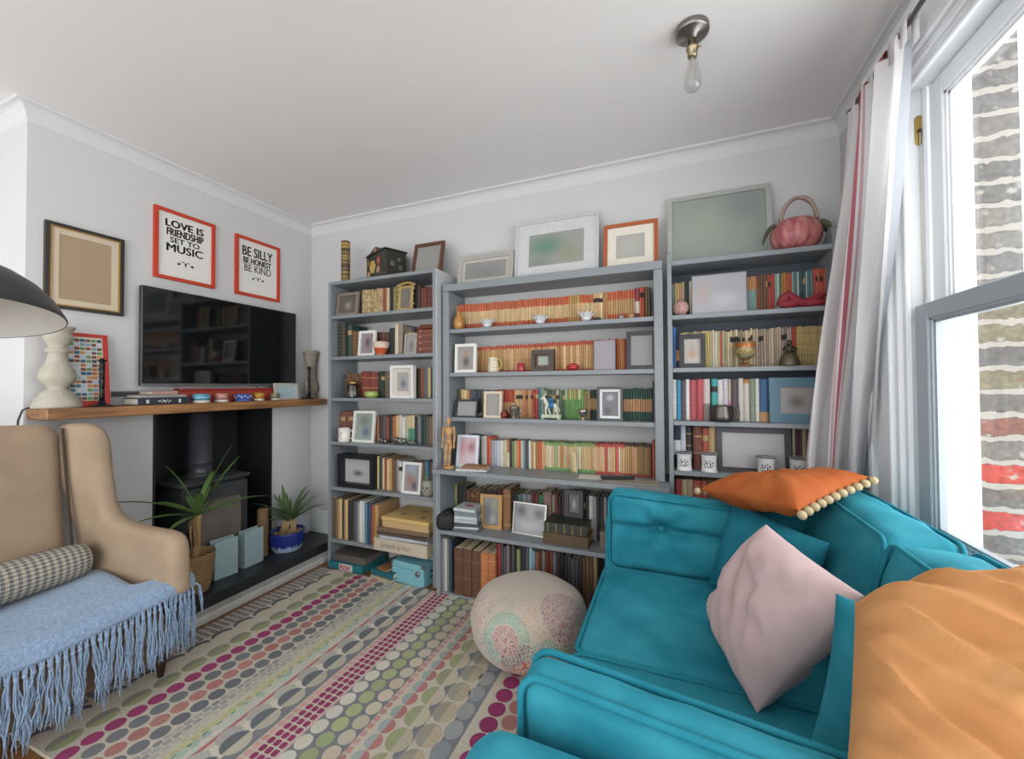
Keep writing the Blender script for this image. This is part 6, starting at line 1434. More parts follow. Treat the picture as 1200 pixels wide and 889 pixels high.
# ------------------------------------------------------------------ pouffe
PF, nt, b = new_mat('pouffe_fabric')
tc = N(nt, 'ShaderNodeTexCoord'); OBJ = tc.outputs['Object']
base = N(nt, 'ShaderNodeRGB'); base.outputs[0].default_value = lin('#b8aa9c'); cur = base.outputs[0]
def overlay(fac, hx):
    global cur
    mx = N(nt, 'ShaderNodeMix', data_type='RGBA'); nt.links.new(fac, mx.inputs['Factor']); nt.links.new(cur, mx.inputs['A']); mx.inputs['B'].default_value = lin(hx); cur = mx.outputs['Result']
def mth(op, a, b_=None, c=None):
    n = N(nt, 'ShaderNodeMath', operation=op)
    for i, v_ in enumerate((a, b_, c)):
        if v_ is None: continue
        if isinstance(v_, (int, float)): n.inputs[i].default_value = v_
        else: nt.links.new(v_, n.inputs[i])
    return n.outputs[0]
def vdist(p, scale=(1, 1, 1)):
    s_ = N(nt, 'ShaderNodeVectorMath', operation='SUBTRACT'); nt.links.new(OBJ, s_.inputs[0]); s_.inputs[1].default_value = p
    m_ = N(nt, 'ShaderNodeVectorMath', operation='MULTIPLY'); nt.links.new(s_.outputs[0], m_.inputs[0]); m_.inputs[1].default_value = scale
    l = N(nt, 'ShaderNodeVectorMath', operation='LENGTH'); nt.links.new(m_.outputs[0], l.inputs[0]); return l.outputs['Value']
vo = N(nt, 'ShaderNodeTexVoronoi', feature='DISTANCE_TO_EDGE'); vo.inputs['Scale'].default_value = 85; nt.links.new(OBJ, vo.inputs['Vector'])
lace = mth('LESS_THAN', vo.outputs['Distance'], .085)
v2 = N(nt, 'ShaderNodeTexVoronoi', feature='F1'); v2.inputs['Scale'].default_value = 55; nt.links.new(OBJ, v2.inputs['Vector'])
ringy = mth('LESS_THAN', mth('ABSOLUTE', mth('SUBTRACT', v2.outputs['Distance'], .33)), .055)
def motif(p, r0, r1, hx, pat, k=.75):
    d = vdist(p); ins = mth('MULTIPLY', mth('GREATER_THAN', d, r0), mth('LESS_THAN', d, r1)); overlay(mth('MULTIPLY', mth('MULTIPLY', ins, pat), k), hx)
PO = (-.665, 1.875, .0125)
# flower and paisley motifs printed on the cover, placed in the pouffe's own space (m)
def on(az, el, rx=.29, h=.16): return (rx*math.cos(el)**.62*math.cos(az), rx*math.cos(el)**.62*math.sin(az), .16+h*math.copysign(abs(math.sin(el))**.85, el))
ones = mth('ADD', mth('MULTIPLY', lace, 0.0), 1.0)
pv = on(-1.62, .22)
motif(pv, .024, .062, '#9a5f6c', lace, .9); motif(pv, .0, .02, '#9a5f6c', lace, .9); motif(pv, .07, .105, '#4f9a82', ringy, .9); motif(pv, .066, .111, '#7fae9c', ones, .4); motif(pv, .106, .111, '#6a9a8a', ones, .6)
pv = on(-1.35, -.28); motif(pv, .0, .095, '#8a4654', lace, .9)
pv = on(-1.98, -.1); motif(pv, .0, .085, '#4f8f9a', ringy, .85)
pv = on(-.98, -.05); motif(pv, .0, .07, '#3f8a82', lace, .9)
pv = on(-1.0, .62); motif(pv, .0, .10, '#b08a5c', ringy, .8)
pv = on(-.45, .75); motif(pv, .035, .12, '#9a6474', lace, .8); motif(pv, 0, .03, '#9a6474', lace, .8)
pv = on(-.5, .1); motif(pv, .0, .09, '#97404a', ringy, .9)
pv = on(-.65, -.35); motif(pv, .0, .085, '#5f7f5c', lace, .8)
pv = on(-2.3, .6); motif(pv, .02, .075, '#a0647a', ringy, .8)
pv = on(-1.2, -.7); motif(pv, .0, .09, '#b0503f', lace, .85)
pv = on(-1.9, .95); motif(pv, .02, .07, '#8f9a86', lace, .6)
pv = on(1.5, .6); motif(pv, .0, .1, '#5f9a86', lace, .8); pv = on(2.6, .2); motif(pv, .02, .1, '#9a5a66', lace, .8); pv = on(.6, .1); motif(pv, .02, .1, '#5a8f96', lace, .8)
nt.links.new(cur, b.inputs['Base Color']); b.inputs['Roughness'].default_value = .9; b.inputs['Sheen Weight'].default_value = .2
n2 = N(nt, 'ShaderNodeTexWave', bands_direction='Z'); n2.inputs['Scale'].default_value = 55; n2.inputs['Distortion'].default_value = 1.5; nt.links.new(OBJ, n2.inputs['Vector'])
bpn = N(nt, 'ShaderNodeBump'); bpn.inputs['Strength'].default_value = .25; bpn.inputs['Distance'].default_value = .003; nt.links.new(n2.outputs['Fac'], bpn.inputs['Height']); nt.links.new(bpn.outputs['Normal'], b.inputs['Normal'])
P = []; NA = 72
for i in range(29):
    ph = -PI/2+PI*i/28; row = []
    for j in range(NA):
        th = 2*PI*j/NA; cc_ = max(0, math.cos(ph))**.62; ss = math.copysign(abs(math.sin(ph))**.85, math.sin(ph))
        d = Vector((math.cos(th)*cc_, math.sin(th)*cc_, ss)); wv_ = noise.noise(d*2.2+Vector((3, 1, 7)))
        rr = .283*(1+.035*wv_); row.append((d.x*rr, d.y*rr, .16+d.z*.16*(1+.03*wv_)))
    P.append(row)
for rw in P:
    for j in range(NA): rw[j] = (rw[j][0], rw[j][1], max(.0005, rw[j][2]))
pf = thing('pouffe', 'round cream floor pouffe printed with faded paisley and flowers', 'pouffe', PO)
MB().grid(P, wrap=True).build('cover', PF, pf)

# ------------------------------------------------------------------ sofa
def velvet(name, h, h2, sheen=.35, fold=0.0):
    m, nt, b = new_mat(name); tc = N(nt, 'ShaderNodeTexCoord')
    nz = N(nt, 'ShaderNodeTexNoise'); nz.inputs['Scale'].default_value = 7; nz.inputs['Detail'].default_value = 4; nt.links.new(tc.outputs['Object'], nz.inputs['Vector'])
    rp = N(nt, 'ShaderNodeValToRGB'); rp.color_ramp.elements[0].position = .32; rp.color_ramp.elements[0].color = lin(h); rp.color_ramp.elements[1].position = .7; rp.color_ramp.elements[1].color = lin(h2)
    nt.links.new(nz.outputs['Fac'], rp.inputs['Fac']); nt.links.new(rp.outputs['Color'], b.inputs['Base Color'])
    b.inputs['Roughness'].default_value = .8; b.inputs['Sheen Weight'].default_value = sheen; b.inputs['Sheen Roughness'].default_value = .35; b.inputs['Sheen Tint'].default_value = lin(h2); b.inputs['Specular IOR Level'].default_value = .2
    n2 = N(nt, 'ShaderNodeTexNoise'); n2.inputs['Scale'].default_value = 300; nt.links.new(tc.outputs['Object'], n2.inputs['Vector'])
    bp = N(nt, 'ShaderNodeBump'); bp.inputs['Strength'].default_value = .12; bp.inputs['Distance'].default_value = .004; nt.links.new(n2.outputs['Fac'], bp.inputs['Height']); nt.links.new(bp.outputs['Normal'], b.inputs['Normal'])
    return m
TEAL = velvet('teal_velvet', '#1d7688', '#3893a4', .6); TEALP = velvet('teal_piping', '#1a7284', '#2c8798', .4)
sf = thing('sofa', 'teal velvet two-seat sofa with piped cushions under the window', 'sofa', (0, 0, 0))
SX0, SX1, SYN, SYF = -.30, .72, .50, 2.14
mb = MB(); mb.box(SX0+.012, SX1, SYN+.145, SYF-.10, .12, .30, bev=.02).box(SX1-.10, SX1, SYN+.145, SYF-.10, .30, .80, bev=.03); mb.build('frame', TEAL, sf)
for x in (SX0+.06, SX1-.06):
    for y in (SYN+.07, SYF-.06): MB().lathe([(.016, 0.0005), (.024, .12), (.0001, .12)], 12, (x, y, 0 if x > RX_1 or True else 0)).build('leg', mat('#4a3020', rough=.4), sf)
def arm(y0, y1, zf, zb_):
    yc = (y0+y1)/2; hy = (y1-y0)/2; hx = (SX1-SX0)/2+.012; xc = (SX0+SX1)/2-.012; hz = .30
    def df(p):
        u = (p.x/hx+1)/2; top = (p.z+hz)/(2*hz); return (p.x+xc, p.y+yc, .12+top*((zf+(zb_-zf)*u)-.12))
    mb = MB(); rbox(mb, hx, hy, hz, min(hy*.92, .07), 10, (.006, .01, 0), df, wr=.002, seed=y0); o = merge(mb.build('arm', TEAL, sf)); 
    return o
arm(SYN, SYN+.158, .742, .70); arm(SYF-.098, SYF, .66, .62)
def pipe(pts, par, r=.0065): return MB().tube(pts, r, 7, closed=True).build('piping', TEALP, par)
def seat(y0, y1, seed):
    hx, hy, hz = (.46-SX0)/2, (y1-y0)/2-.002, .085; c = Vector(((.46+SX0)/2, (y0+y1)/2, .385))
    def df(p): return p+c+Vector((0, 0, .012*math.cos(p.y/hy*PI/2)*math.cos(p.x/hx*PI/2)*(1 if p.z > 0 else 0)))
    mb = MB(); rbox(mb, hx, hy, hz, .035, 12, (.012, .004, .012), df, wr=.0035, seed=seed, wscale=7); o = merge(mb.build('seat_cushion', TEAL, sf))
    for zz in (hz-.008, -hz+.008): pipe([df(Vector((x, y, zz))) for x, y in rrect(hx-.002, hy-.002, .03, 5)], o)
seat(.70, 1.265, 2); seat(1.267, 1.915, 5)
def arm_cushion(y0, y1, x0, x1, z0, zf, zb_, seed, inward, buttons):
    hx, hy, hz = (x1-x0)/2, (y1-y0)/2, .16; c = Vector(((x0+x1)/2, (y0+y1)/2, 0)); B = [(-.22+.0+c.x*0-hx+bx, bz) for bx, bz in []]
    def df(p):
        u = (p.x/hx+1)/2; t_ = (p.z+hz)/(2*hz); z = z0+t_*((zf+(zb_-zf)*u)-z0); y = p.y
        for (bx, bz) in buttons:                      # button dimples with radiating creases
            dx, dz = p.x+c.x-bx, z-bz; d_ = math.hypot(dx, dz)
            if p.y*inward > 0:
                an = math.atan2(dz, dx); y -= inward*(.055*math.exp(-(d_/.045)**2)+.026*math.exp(-(d_/.13)**2)*(1-abs(math.sin(an*3.5+1)))**.8*min(1, d_/.03))
                y -= inward*.028*math.exp(-(dz/.018)**2)*math.exp(-(dx/.28)**2)
        return Vector((p.x+c.x, y+c.y, z))
    mb = MB(); rbox(mb, hx, hy, hz, .035, 30, (.006, .018, .012), df, wr=.004, seed=seed, wscale=8); o = merge(mb.build('arm_cushion', TEAL, sf))
    for yy in (hy-.006, -hy+.006): pipe([df(Vector((x, yy, z))) for x, z in rrect(hx-.001, hz-.001, .04, 5)], o, .007)
    for (bx, bz) in buttons: MB().ball((bx, (y1 if inward > 0 else y0)-inward*.022, bz), .013, .006, .013, 12, 7).build('button', TEALP, o)
arm_cushion(1.918, 2.035, -.285, .50,   .455, .80, .765, 4, -1, [(-.055, .655), (.27, .64)])
arm_cushion(.672, .760, -.258, .50, .455, .795, .715, 8, 1, [(-.05, .63), (.27, .6)])
def back_cushion(y0, y1, seed):
    hy = (y1-y0)/2-.002; hx, hz = .085, .215; c = Vector((.565, (y0+y1)/2, .665))
    def df(p):
        q = p+Vector((0, 0, 0)); q.x += .05*(p.z/hz); return q+c
    mb = MB(); rbox(mb, hx, hy, hz, .04, 14, (.035, .006, .02), df, wr=.008, seed=seed, wscale=7); o = merge(mb.build('back_cushion', TEAL, sf))
    for xx in (-hx+.004, hx-.004): pipe([df(Vector((xx, y, z))) for y, z in rrect(hy-.001, hz-.001, .045, 5)], o, .0065)
back_cushion(.70, 1.385, 3); back_cushion(1.388, 2.03, 6)

# ------------------------------------------------------------------ scatter cushions
ORG = velvet('orange_velvet', '#9a4d24', '#ac6232', .35); TAN = velvet('amber_velvet', '#bd8350', '#cb9663', .4); PINK = velvet('blush_velvet', '#bca3a2', '#cab3b2', .35); DTEAL = velvet('deep_teal_velvet', '#166376', '#237a8c', .3)
def cushion(label, c00, c10, c11, c01, T, m_, **k):
    mb = MB(); q, nrm = pillow(mb, c00, c10, c11, c01, T, **k)
    o = merge(mb.build('scatter_cushion', m_), 2e-5); tag(o, label, 'cushion')
    return o, q, nrm
o, q, nrm = cushion('dark teal velvet cushion leaning in the far corner of the sofa', (.125, 1.855, .485), (.36, 1.50, .475), (.455, 1.56, .80), (.225, 1.865, .835), .13, DTEAL, seed=3, wr=.006)
o, q, nrm = cushion('blush pink velvet cushion propped on its corner on the sofa seat', (.185, 1.17, .482), (.39, 1.13, .83), (.265, 1.47, .865), (.115, 1.56, .50), .15, PINK, seed=11, wr=.008, wscale=12, pinch=.035, n=40, folds=(.016, 5.0, -1))
o, q, nrm = cushion('teal velvet cushion wedged between the pink and big amber cushions', (.255, 1.06, .485), (.60, .98, .50), (.615, .97, .83), (.325, 1.085, .845), .12, TEAL, seed=7)
o, q, nrm = cushion('large amber velvet cushion in the near corner, closest of all', (.165, .575, .70), (.66, .54, .80), (.80, 1.10, .955), (.325, .985, .875), .20, TAN, seed=5, wr=.005, wscale=9, n=90, pinch=.02, folds=(.026, 6.5, 1))
o, q, nrm = cushion('bright orange velvet cushion with pom-poms lying on the sofa back', (.37, 1.555, .895), (.66, 1.85, .965), (.40, 2.10, .862), (.10, 1.86, .868), .12, ORG, seed=9, wr=.009, n=40, folds=(.010, 2.5, 1))
POM = mat('#cdbb94', rough=.95, var=.15, scale=120, bump=.8, bscale=400)
for (v_, n_) in ((-1, 11), (1, 11)):
    for k in range(n_):
        u = -1+2*k/(n_-1); p = q(u, v_); d_ = (Vector((.62, -.62, 0)) if v_ < 0 else Vector((-.6, .6, 0)))
        pp = p+d_*.014+Vector((0, 0, -.012)); mb = MB(); P_ = []
        mb.ball((0, 0, 0), .0145, n=12, m=8); mb.tube([(0, 0, .01), tuple((p-pp)*.9)], .002, 5); mb.build('pom_pom', POM, o, pp)
# ------------------------------------------------------------------ armchair
BEI = velvet('beige_upholstery', '#93806b', '#a08c75', .3); 
ac = thing('wing_armchair', 'beige velvet wingback armchair in front of the chimney breast', 'armchair', (0, 0, 0))
CXF, CXB, CY0, CY1 = -2.07, -2.66, -.12, 1.16
CYM = (CY0+CY1)/2
mb = MB(); mb.box(CXB, CXF-.02, CY0+.06, CY1-.05, .13, .31, bev=.02); mb.build('seat_frame', BEI, ac)
for (x, y) in ((CXF-.07, CY0+.06), (CXF-.07, CY1-.05), (CXB+.04, CY0+.08), (CXB+.04, CY1-.08)): MB().lathe([(.012, .0135 if x > RX_0 and y > RY0 else .0005), (.02, .06), (.026, .13), (.0001, .13)], 14, (x, y, 0)).build('leg', mat('#2c1c12', rough=.35), ac)
def rb(name, hx, hy, hz, r, c, bul, df=None, n=12, wr=.003, seed=0, par=None, m_=BEI):
    mb = MB(); c = Vector(c); rbox(mb, hx, hy, hz, r, n, bul, (lambda p: (df(p) if df else p)+c), wr=wr, seed=seed, wscale=5); return merge(mb.build(name, m_, par))
rb('seat_cushion', .29, .50, .055, .04, (-2.36, CYM, .365), (.012, .004, .02), None, 10, .003, 1, ac)
def bk(p):
    t_ = (p.z+.385)/.77; q = Vector(p); q.x -= .10*t_; q.y *= 1.0-.01*t_; q.z += .012*(1-(p.y/.445)**2)*max(0, p.z/.385)
    return q
rb('backrest', .07, .445, .385, .055, (-2.585, CYM, .745), (.04, .0, .01), bk, 16, .003, 2, ac)
def wing(sgn):
    """wing flowing down into the arm: one soft slab with a scrolled outline"""
    yb_ = CYM+sgn*.455
    # outline (x along seat depth from back, z), traced round
    out = [(-.01, 1.128), (.03, 1.14), (.07, 1.13), (.095, 1.09), (.105, 1.02), (.105, .93), (.115, .84), (.14, .765), (.18, .715), (.25, .685), (.33, .672), (.41, .665), (.49, .66), (.53, .645), (.55, .60), (.55, .54), (.545, .46), (.54, .36), (.0, .36), (-.01, .60), (-.01, .85)]
    n = len(out)
    def sm(P):
        Q = []
        for i in range(len(P)):
            a, b_ = Vector(P[i]), Vector(P[(i+1) % len(P)]); Q += [a*.75+b_*.25, a*.25+b_*.75]
        return Q
    O2 = sm(out); O2 = sm(O2); n = len(O2); cx, cz = .16, .62
    def flare(x, z):
        fw = .090*max(0, min(1, x/.10)); fa = .05+.10*max(0, min(1, x/.55)); q_ = max(0, min(1, (z-.60)/.32)); q_ = q_*q_*(3-2*q_)
        return fa*(1-q_)+fw*q_
    med = [Vector((.045, 1.07)), Vector((.05, .80)), Vector((.10, .66)), Vector((.26, .52)), Vector((.48, .51))]
    def near(p):
        best = None
        for a, b_ in zip(med, med[1:]):
            t_ = max(0, min(1, (p-a).dot(b_-a)/(b_-a).length_squared)); q_ = a+(b_-a)*t_; d_ = (p-q_).length
            if best is None or d_ < best[0]: best = (d_, q_)
        return best[1]
    mb = MB(); P3 = lambda x, z, y: (-2.575-.07*(z-.5)/.6+x, yb_+sgn*(y+.012+flare(x, z)), z)
    nrm2 = []
    for i in range(n):
        t_ = (O2[(i+1) % n]-O2[i-1]).normalized(); nrm2.append(Vector((t_.y, -t_.x)))      # outline runs clockwise
    sgn2 = 1 if sum(O2[i].x*O2[(i+1) % n].y-O2[(i+1) % n].x*O2[i].y for i in range(n)) > 0 else -1
    def off(d): return [O2[i]-nrm2[i]*sgn2*d for i in range(n)]
    rings = []
    for (d, y) in ((.030, -.040), (.016, -.036), (.006, -.027), (.001, -.014), (0, 0), (.001, .014), (.006, .027), (.016, .036), (.030, .040)):
        rings.append([P3(p.x, p.y, y) for p in off(d)])
    mb.grid(rings, wrap=True)
    from mathutils.geometry import delaunay_2d_cdt
    B2 = off(.030); gx = [Vector((x*.018, z*.018)) for x in range(0, 34) for z in range(18, 66)]
    gx = [p for p in gx if min((p-q).length for q in B2) > .012]
    res = delaunay_2d_cdt([Vector((p.x, p.y)) for p in B2]+gx, [], [list(range(n))], 1, 1e-5)
    for y in (-.040, .040): mb.add([P3(p.x, p.y, y) for p in res[0]], [tuple(f_) for f_ in res[2]], None, 0, True)
    o = merge(mb.build('wing_arm', BEI, ac)); return o, O2, flare, yb_
for sgn in (1, -1):
    o, O2, flare, yb_ = wing(sgn)
MB().tube([(-2.512-.10*t_, CYM+.452-.012*t_, .42+.70*t_) for t_ in [k/14 for k in range(15)]], .0055, 7).build('piping', mat('#3a2a1e', rough=.8), ac)
MB().tube([(-2.512-.10*t_, CYM-.452+.012*t_, .42+.70*t_) for t_ in [k/14 for k in range(15)]], .0055, 7).build('piping', mat('#3a2a1e', rough=.8), ac)
# throw over the seat and front edge
THR, nt, b = new_mat('blue_wool'); b.inputs['Roughness'].default_value = .95; b.inputs['Sheen Weight'].default_value = .25
tc = N(nt, 'ShaderNodeTexCoord'); nz = N(nt, 'ShaderNodeTexNoise'); nz.inputs['Scale'].default_value = 90; nz.inputs['Detail'].default_value = 5; nt.links.new(tc.outputs['Object'], nz.inputs['Vector'])
rp = N(nt, 'ShaderNodeValToRGB'); rp.color_ramp.elements[0].position = .3; rp.color_ramp.elements[0].color = lin('#7089a6'); rp.color_ramp.elements[1].position = .7; rp.color_ramp.elements[1].color = lin('#8fa5bf')
nt.links.new(nz.outputs['Fac'], rp.inputs['Fac']); nt.links.new(rp.outputs['Color'], b.inputs['Base Color'])
bp = N(nt, 'ShaderNodeBump'); bp.inputs['Strength'].default_value = .7; bp.inputs['Distance'].default_value = .006; nt.links.new(nz.outputs['Fac'], bp.inputs['Height']); nt.links.new(bp.outputs['Normal'], b.inputs['Normal'])
tb = thing('throw_blanket', 'pale blue wool throw with long tassels over the armchair seat', 'blanket', (0, 0, 0))
def thr(u, v):
    """u 0..1 from the back of the seat over the front edge, v 0..1 along the width"""
    q_ = max(0, min(1, (u-.72)/.12)); y = -.04+v*(1.055+.175*q_*q_*(3-2*q_)); s = u*(.645-.04*v); xb = -2.60; zt = .448+.012*math.sin(v*7)+.006*math.sin(u*9+v*5)
    xf = -1.985-.055*v+.006*math.sin(v*9)
    L1 = xf-xb-.05
    if s < L1: x, z = xb+s, zt+.015*math.cos((s/L1-.5)*PI)
    else:
        a = (s-L1)/.05
        if a < PI/2*1.0: x, z = xf-.05+.05*math.sin(a), zt-.05+.05*math.cos(a)
        else: x, z = xf+.004*math.sin(v*23), zt-.05-(a-PI/2)*.05
    n_ = noise.noise(Vector((x*9, y*9, z*9)))*.006
    return Vector((x+n_, y, z+n_*.8))
mb = MB(); mb.grid([[thr(i/44, j/50) for j in range(51)] for i in range(45)]); fb = mb.build('blanket', THR, tb); md = fb.modifiers.new('s', 'SOLIDIFY'); md.thickness = .008; md.offset = 0
rnd = random.Random(2); edge_v = []
NT = 64
for k in range(NT):
    v_ = (k+.5)/NT; p = thr(1, v_); mb = MB()
    if p.y < .45: continue
    lean = (rnd.random()-.5)*.05; L0 = .235+.06*rnd.random()
    for s_ in range(9):
        y0 = p.y+(rnd.random()-.5)*.017; x0 = p.x+(rnd.random()-.5)*.010; L = L0*(.82+.22*rnd.random()); z0 = p.z+.004; ph = rnd.random()*6; a_ = .003+.004*rnd.random()
        pts = [(x0, y0, z0), (p.x+.005, p.y+(y0-p.y)*.35, z0-.03)]
        for q_ in range(1, 7):
            w_ = q_/6; pts.append((x0+.008+(rnd.random()-.5)*.008*w_, p.y+(y0-p.y)*(.35+1.3*w_)+lean*w_+a_*math.sin(ph+q_*1.7), max(.025, z0-.03-(L-.03)*w_)))
        mb.tube(pts, [.002, .0028]+[.0024]*5+[.0012], 4)
    mb.ball((p.x+.003, p.y, p.z-.025), .008, .008, .008, 8, 5); mb.build('tassel', THR, tb)
for k in range(7):      # side fringe at the far corner
    p = thr(1-.035*k-.02, 1.0); mb = MB()
    for s_ in range(4):
        x0 = p.x+(rnd.random()-.5)*.014; L = .10+.05*rnd.random(); mb.tube([(x0, p.y, p.z), (x0+.002, p.y+.02, p.z-.02), (x0+(rnd.random()-.5)*.02, p.y+.028, p.z-L*.6), (x0+(rnd.random()-.5)*.02, p.y+.03, p.z-L)], .0034, 5)
    if p.z < .42: mb.build('tassel', THR, tb)
# gingham bolster
GI, nt, b = new_mat('gingham_wool'); tc = N(nt, 'ShaderNodeTexCoord'); sp = N(nt, 'ShaderNodeSeparateXYZ'); nt.links.new(tc.outputs['UV'], sp.inputs[0])
def stripe(s_): return mth2('LESS_THAN', mth2('FRACT', s_), .5)
def mth2(op, a, c=None):
    n = N(nt, 'ShaderNodeMath', operation=op); nt.links.new(a, n.inputs[0])
    if c is not None:
        if isinstance(c, (int, float)): n.inputs[1].default_value = c
        else: nt.links.new(c, n.inputs[1])
    return n.outputs[0]
aa = stripe(mth2('MULTIPLY', sp.outputs['X'], 30)); bb = stripe(mth2('MULTIPLY', sp.outputs['Y'], 44)); ss_ = mth2('MULTIPLY', mth2('ADD', aa, bb), .5)
rp = N(nt, 'ShaderNodeValToRGB'); rp.color_ramp.interpolation = 'CONSTANT'; e = rp.color_ramp.elements; e[0].color = lin('#aaa18c'); e[1].position = .25; e[1].color = lin('#85827a'); e2 = e.new(.75); e2.color = lin('#54565a')
nt.links.new(ss_, rp.inputs['Fac']); nt.links.new(rp.outputs['Color'], b.inputs['Base Color']); b.inputs['Roughness'].default_value = .95
mb = MB(); prof = []; R0 = .078; Lb = .56
pr = [(.0005, -Lb/2-.012), (.03, -Lb/2-.006), (.055, -Lb/2+.002)]+[(R0*(1-.12*abs(t_)**6), t_*Lb/2*.96+0) for t_ in [(-1+2*k/18) for k in range(19)]]+[(.055, Lb/2-.002), (.03, Lb/2+.006), (.0005, Lb/2+.012)]
mb.lathe(pr, 36, M=Matrix.Rotation(PI/2, 4, 'X'))
bo = mb.build('bolster_cushion', GI, None, (-2.425, .70, .545)); bo.rotation_euler = (0, 0, .06); tag(bo, 'grey and cream gingham bolster cushion lying on the armchair', 'cushion')
uv = bo.data.uv_layers.new(name='UVMap')
for pl_ in bo.data.polygons:
    for li in pl_.loop_indices:
        co = bo.data.vertices[bo.data.loops[li].vertex_index].co; an = math.atan2(co.z, co.x)/(2*PI)
        if pl_.center.x < 0 and abs(pl_.center.z) < .03 and an < 0 and False: an += 1
        uv.data[li].uv = (an+.5, co.y+.5)
    us = [uv.data[li].uv[0] for li in pl_.loop_indices]
    if max(us)-min(us) > .5:
        for li in pl_.loop_indices:
            if uv.data[li].uv[0] < .5: uv.data[li].uv[0] += 1
# ------------------------------------------------------------------ floor lamp with a black dome shade
la = thing('floor_lamp', 'black dome shade of a floor lamp reaching in over the armchair', 'lamp', (0, 0, 0))
LC = Vector((-1.60, .378, 1.472)); BLK = mat('#26282b', rough=.38, var=.04); WHI = mat('#a29f96', rough=.45, var=.02)
pro = [(.205, 0), (.206, .004), (.2, .018), (.185, .05), (.16, .085), (.125, .115), (.085, .135), (.06, .145)]
tilt = Matrix.Rotation(.17, 4, Vector((0, 0, -1)).cross(Vector((1.6, -.378, 0)).normalized()))
sh = MB().lathe(pro[:-2]+[(.097, .131), (.088, .138), (.07, .19), (.05, .235), (.0001, .236)], 48, caps=False).xform(tilt).build('lamp_shade', BLK, la, LC)
MB().lathe([(.2035, .0012), (.197, .018), (.182, .049), (.157, .083), (.123, .112), (.084, .131), (.0001, .132)], 48, caps=False).xform(tilt).build('shade_lining', WHI, sh)
MB().ball((0, 0, .075), .03, .03, .04, 16, 10).xform(tilt).build('bulb', mat('#c9c7c0', rough=.3), sh)
MB().tube([(.065, .02, .158), (.088, .034, .150), (.093, .036, .149)], .005, 8).ball((.098, .038, .147), .009, .009, .010).build('adjusting_knob', BLK, sh)
mb = MB(); mb.tube([tuple(LC+Vector((0, 0, .22))), tuple(LC+Vector((-.03, -.012, .27))), (-1.80, .33, 1.80), (-2.2, .26, 1.88), (-2.95, .16, 1.80), (-3.0, .15, 1.6), (-3.0, .15, .03)], .009, 10); mb.build('pole', BLK, la)
MB().lathe([(.0001, .0005), (.14, .0005), (.14, .02), (.03, .03), (.0001, .03)], 32, (-3.0, .15, 0)).build('base', BLK, la)
# ------------------------------------------------------------------ curtain
CU, nt, b = new_mat('curtain_linen'); nt.nodes.clear()
out = N(nt, 'ShaderNodeOutputMaterial'); at_ = N(nt, 'ShaderNodeAttribute'); at_.attribute_name = 'Col'
df_ = N(nt, 'ShaderNodeBsdfDiffuse'); tl = N(nt, 'ShaderNodeBsdfTranslucent'); mx = N(nt, 'ShaderNodeMixShader'); mx.inputs[0].default_value = .5
tc = N(nt, 'ShaderNodeTexCoord'); nz = N(nt, 'ShaderNodeTexNoise'); nz.inputs['Scale'].default_value = 350; nt.links.new(tc.outputs['Object'], nz.inputs['Vector'])
bp = N(nt, 'ShaderNodeBump'); bp.inputs['Strength'].default_value = .2; bp.inputs['Distance'].default_value = .003; nt.links.new(nz.outputs['Fac'], bp.inputs['Height']); nt.links.new(bp.outputs['Normal'], df_.inputs['Normal'])
for s_ in (df_, tl): nt.links.new(at_.outputs['Color'], s_.inputs['Color'])
nt.links.new(df_.outputs[0], mx.inputs[1]); nt.links.new(tl.outputs[0], mx.inputs[2]); nt.links.new(mx.outputs[0], out.inputs['Surface'])
cu = thing('curtain', 'white tab-top curtain with red stripes gathered beside the window', 'curtain', (0, 0, 0))
RODX, RODZ = .725, 2.475
CT, CB_ = 2.432, .42
def cur_pt(u, w):
    """u across the cloth 0 (bookcase side) .. 1 (window side), w 0 top .. 1 bottom"""
    z = CT+(CB_-CT)*w; k = min(1, (CT-z)/(CT-.80)); ks_2 = k*k*(3-2*k)*.55+k*.45
    T = Vector((RODX-.01, 2.085-.42*u, 0)); Bm = Vector((.55+.245*u, 2.21-.03*u, 0)); p = T.lerp(Bm, ks_2)
    T2 = Vector((RODX, 2.085-.42, 0)); nrm_ = Vector((-(1-.8*ks_2), -.55*ks_2-.1, 0)).normalized()
    amp = .028+.022*ks_2*.6; ph = u*2*PI*3.2+.5*math.sin(w*2.2)
    return Vector((p.x, p.y, z))+nrm_*(amp*math.sin(ph)+.012*math.sin(ph*2.3+1+w*3))
NU, NW = 110, 60
P = [[cur_pt(i/NU, j/NW) for j in range(NW+1)] for i in range(NU+1)]
mb = MB(); WHT, STR, STR2 = lin('#ebe9e9'), lin('#c4767e'), lin('#d3b0b4')
stripes = ((.402, .413, STR), (.428, .434, STR2), (.365, .385, lin('#cbb4b8')), (.02, .03, STR2), (.60, .66, lin('#c0c4ca')), (.84, .92, lin('#bcc1c8')))
for i in range(NU):
    u = (i+.5)/NU; c = WHT
    for (a, b_, cc) in stripes:
        if a-.004 <= u <= b_+.004: c = cc
    mb.grid([P[i], P[i+1]], c)
cl = merge(mb.build('fabric', CU, cu))
for k in range(6):
    u = .03+k*.94/5; a = cur_pt(u-.022, 0); b_ = cur_pt(u+.022, 0); c = WHT if k not in (1, 3) else STR
    P2 = []
    for (dx, z) in ((-.016, CT-.03), (-.016, RODZ-.002), (-.008, RODZ+.014), (.008, RODZ+.014), (.016, RODZ-.002), (.016, CT-.03)):
        P2.append([(RODX+dx, 2.085-.42*u+s_*.02, z) for s_ in (-1, 1)])
    t_ = MB().grid(P2, c).build('tab', CU, cu); t_.modifiers.new('s', 'SOLIDIFY').thickness = .002
rd = thing('curtain_rod', 'slim steel curtain rod above the window', 'curtain rod', (0, 0, 0))
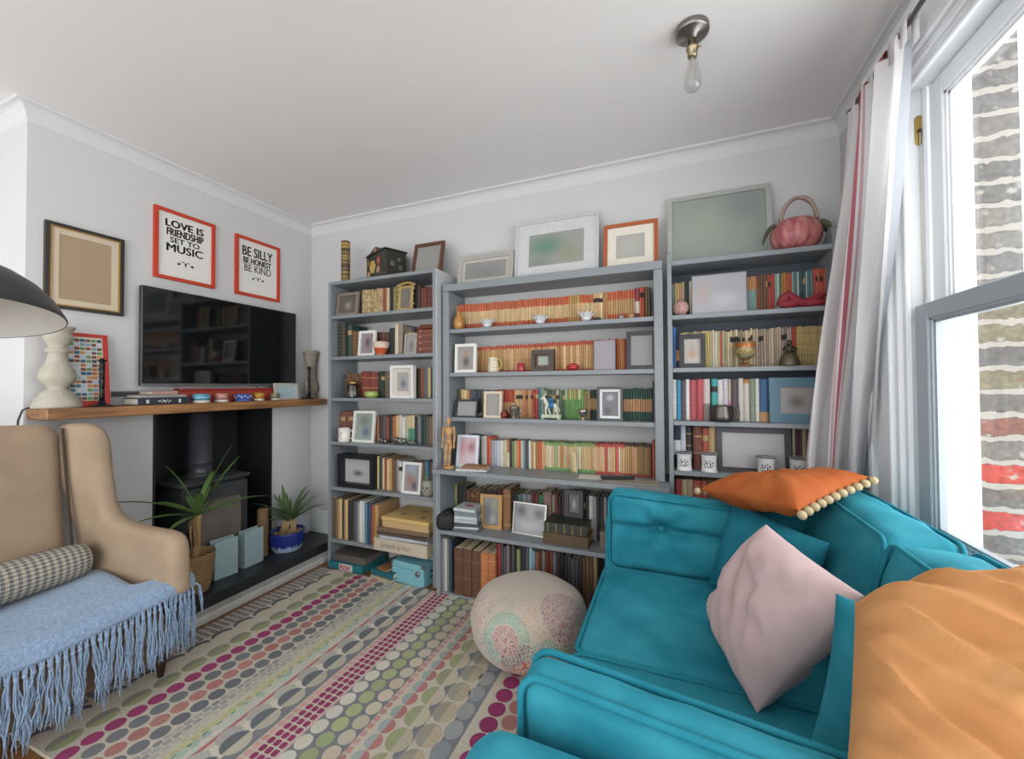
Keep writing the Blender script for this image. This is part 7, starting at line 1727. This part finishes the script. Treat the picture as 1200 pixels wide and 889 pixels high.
MB().tube([(RODX, 2.13, RODZ), (RODX, .02, RODZ)], .008, 12).build('rod', STEEL, rd); MB().ball((RODX, 2.142, RODZ), .014).build('finial', STEEL, rd)
for y in (2.115, .1): MB().tube([(RODX, y, RODZ), (XR-.0005, y, RODZ)], .006, 8).build('bracket', STEEL, rd)
# garden seen past the brick pier
gs = thing('garden_shrub', 'green garden shrub outside beyond the brick pier', 'shrub', (3.1, 2.55, -.6))
rnd = random.Random(8); mb = MB()
for k in range(700):
    p = Vector((rnd.gauss(0, .35), rnd.gauss(0, .35), 1.2+rnd.gauss(0, .55))); a = Vector((rnd.random()-.5, rnd.random()-.5, rnd.random()-.5)).normalized()*.06; b_ = a.orthogonal().normalized()*.03
    mb.add([p-a, p+b_, p+a, p-b_], [(0, 1, 2, 3)])
mb.build('foliage', mat('#4f8a3c', rough=.6, var=.2), gs); MB().tube([(0, 0, 0), (.02, 0, .8), (0, .03, 1.5)], [.04, .03, .02], 8).build('stem', mat('#5a4634', rough=.9), gs)
# ------------------------------------------------------------------ light
# overcast sky, brighter on the window side of the house than over the far side
W = bpy.data.worlds.new('overcast'); SC.world = W; W.use_nodes = True; nt = W.node_tree
bg_ = nt.nodes['Background']; bg_.inputs['Color'].default_value = (.97, .985, 1.0, 1)
tc = N(nt, 'ShaderNodeTexCoord'); sp = N(nt, 'ShaderNodeSeparateXYZ'); nt.links.new(tc.outputs['Generated'], sp.inputs[0])
mr = N(nt, 'ShaderNodeMapRange', interpolation_type='SMOOTHSTEP'); mr.inputs['From Min'].default_value = -.2; mr.inputs['From Max'].default_value = .85; mr.inputs['To Min'].default_value = 1.5; mr.inputs['To Max'].default_value = 3.2
nt.links.new(sp.outputs['X'], mr.inputs['Value']); nt.links.new(mr.outputs['Result'], bg_.inputs['Strength'])
SC.view_settings.view_transform = 'Standard'; SC.view_settings.look = 'None'; SC.view_settings.gamma = 1; SC.view_settings.use_curve_mapping = False
SC.view_settings.exposure = .85
SC.cycles.max_bounces = 8; SC.cycles.diffuse_bounces = 5; SC.cycles.use_denoising = True
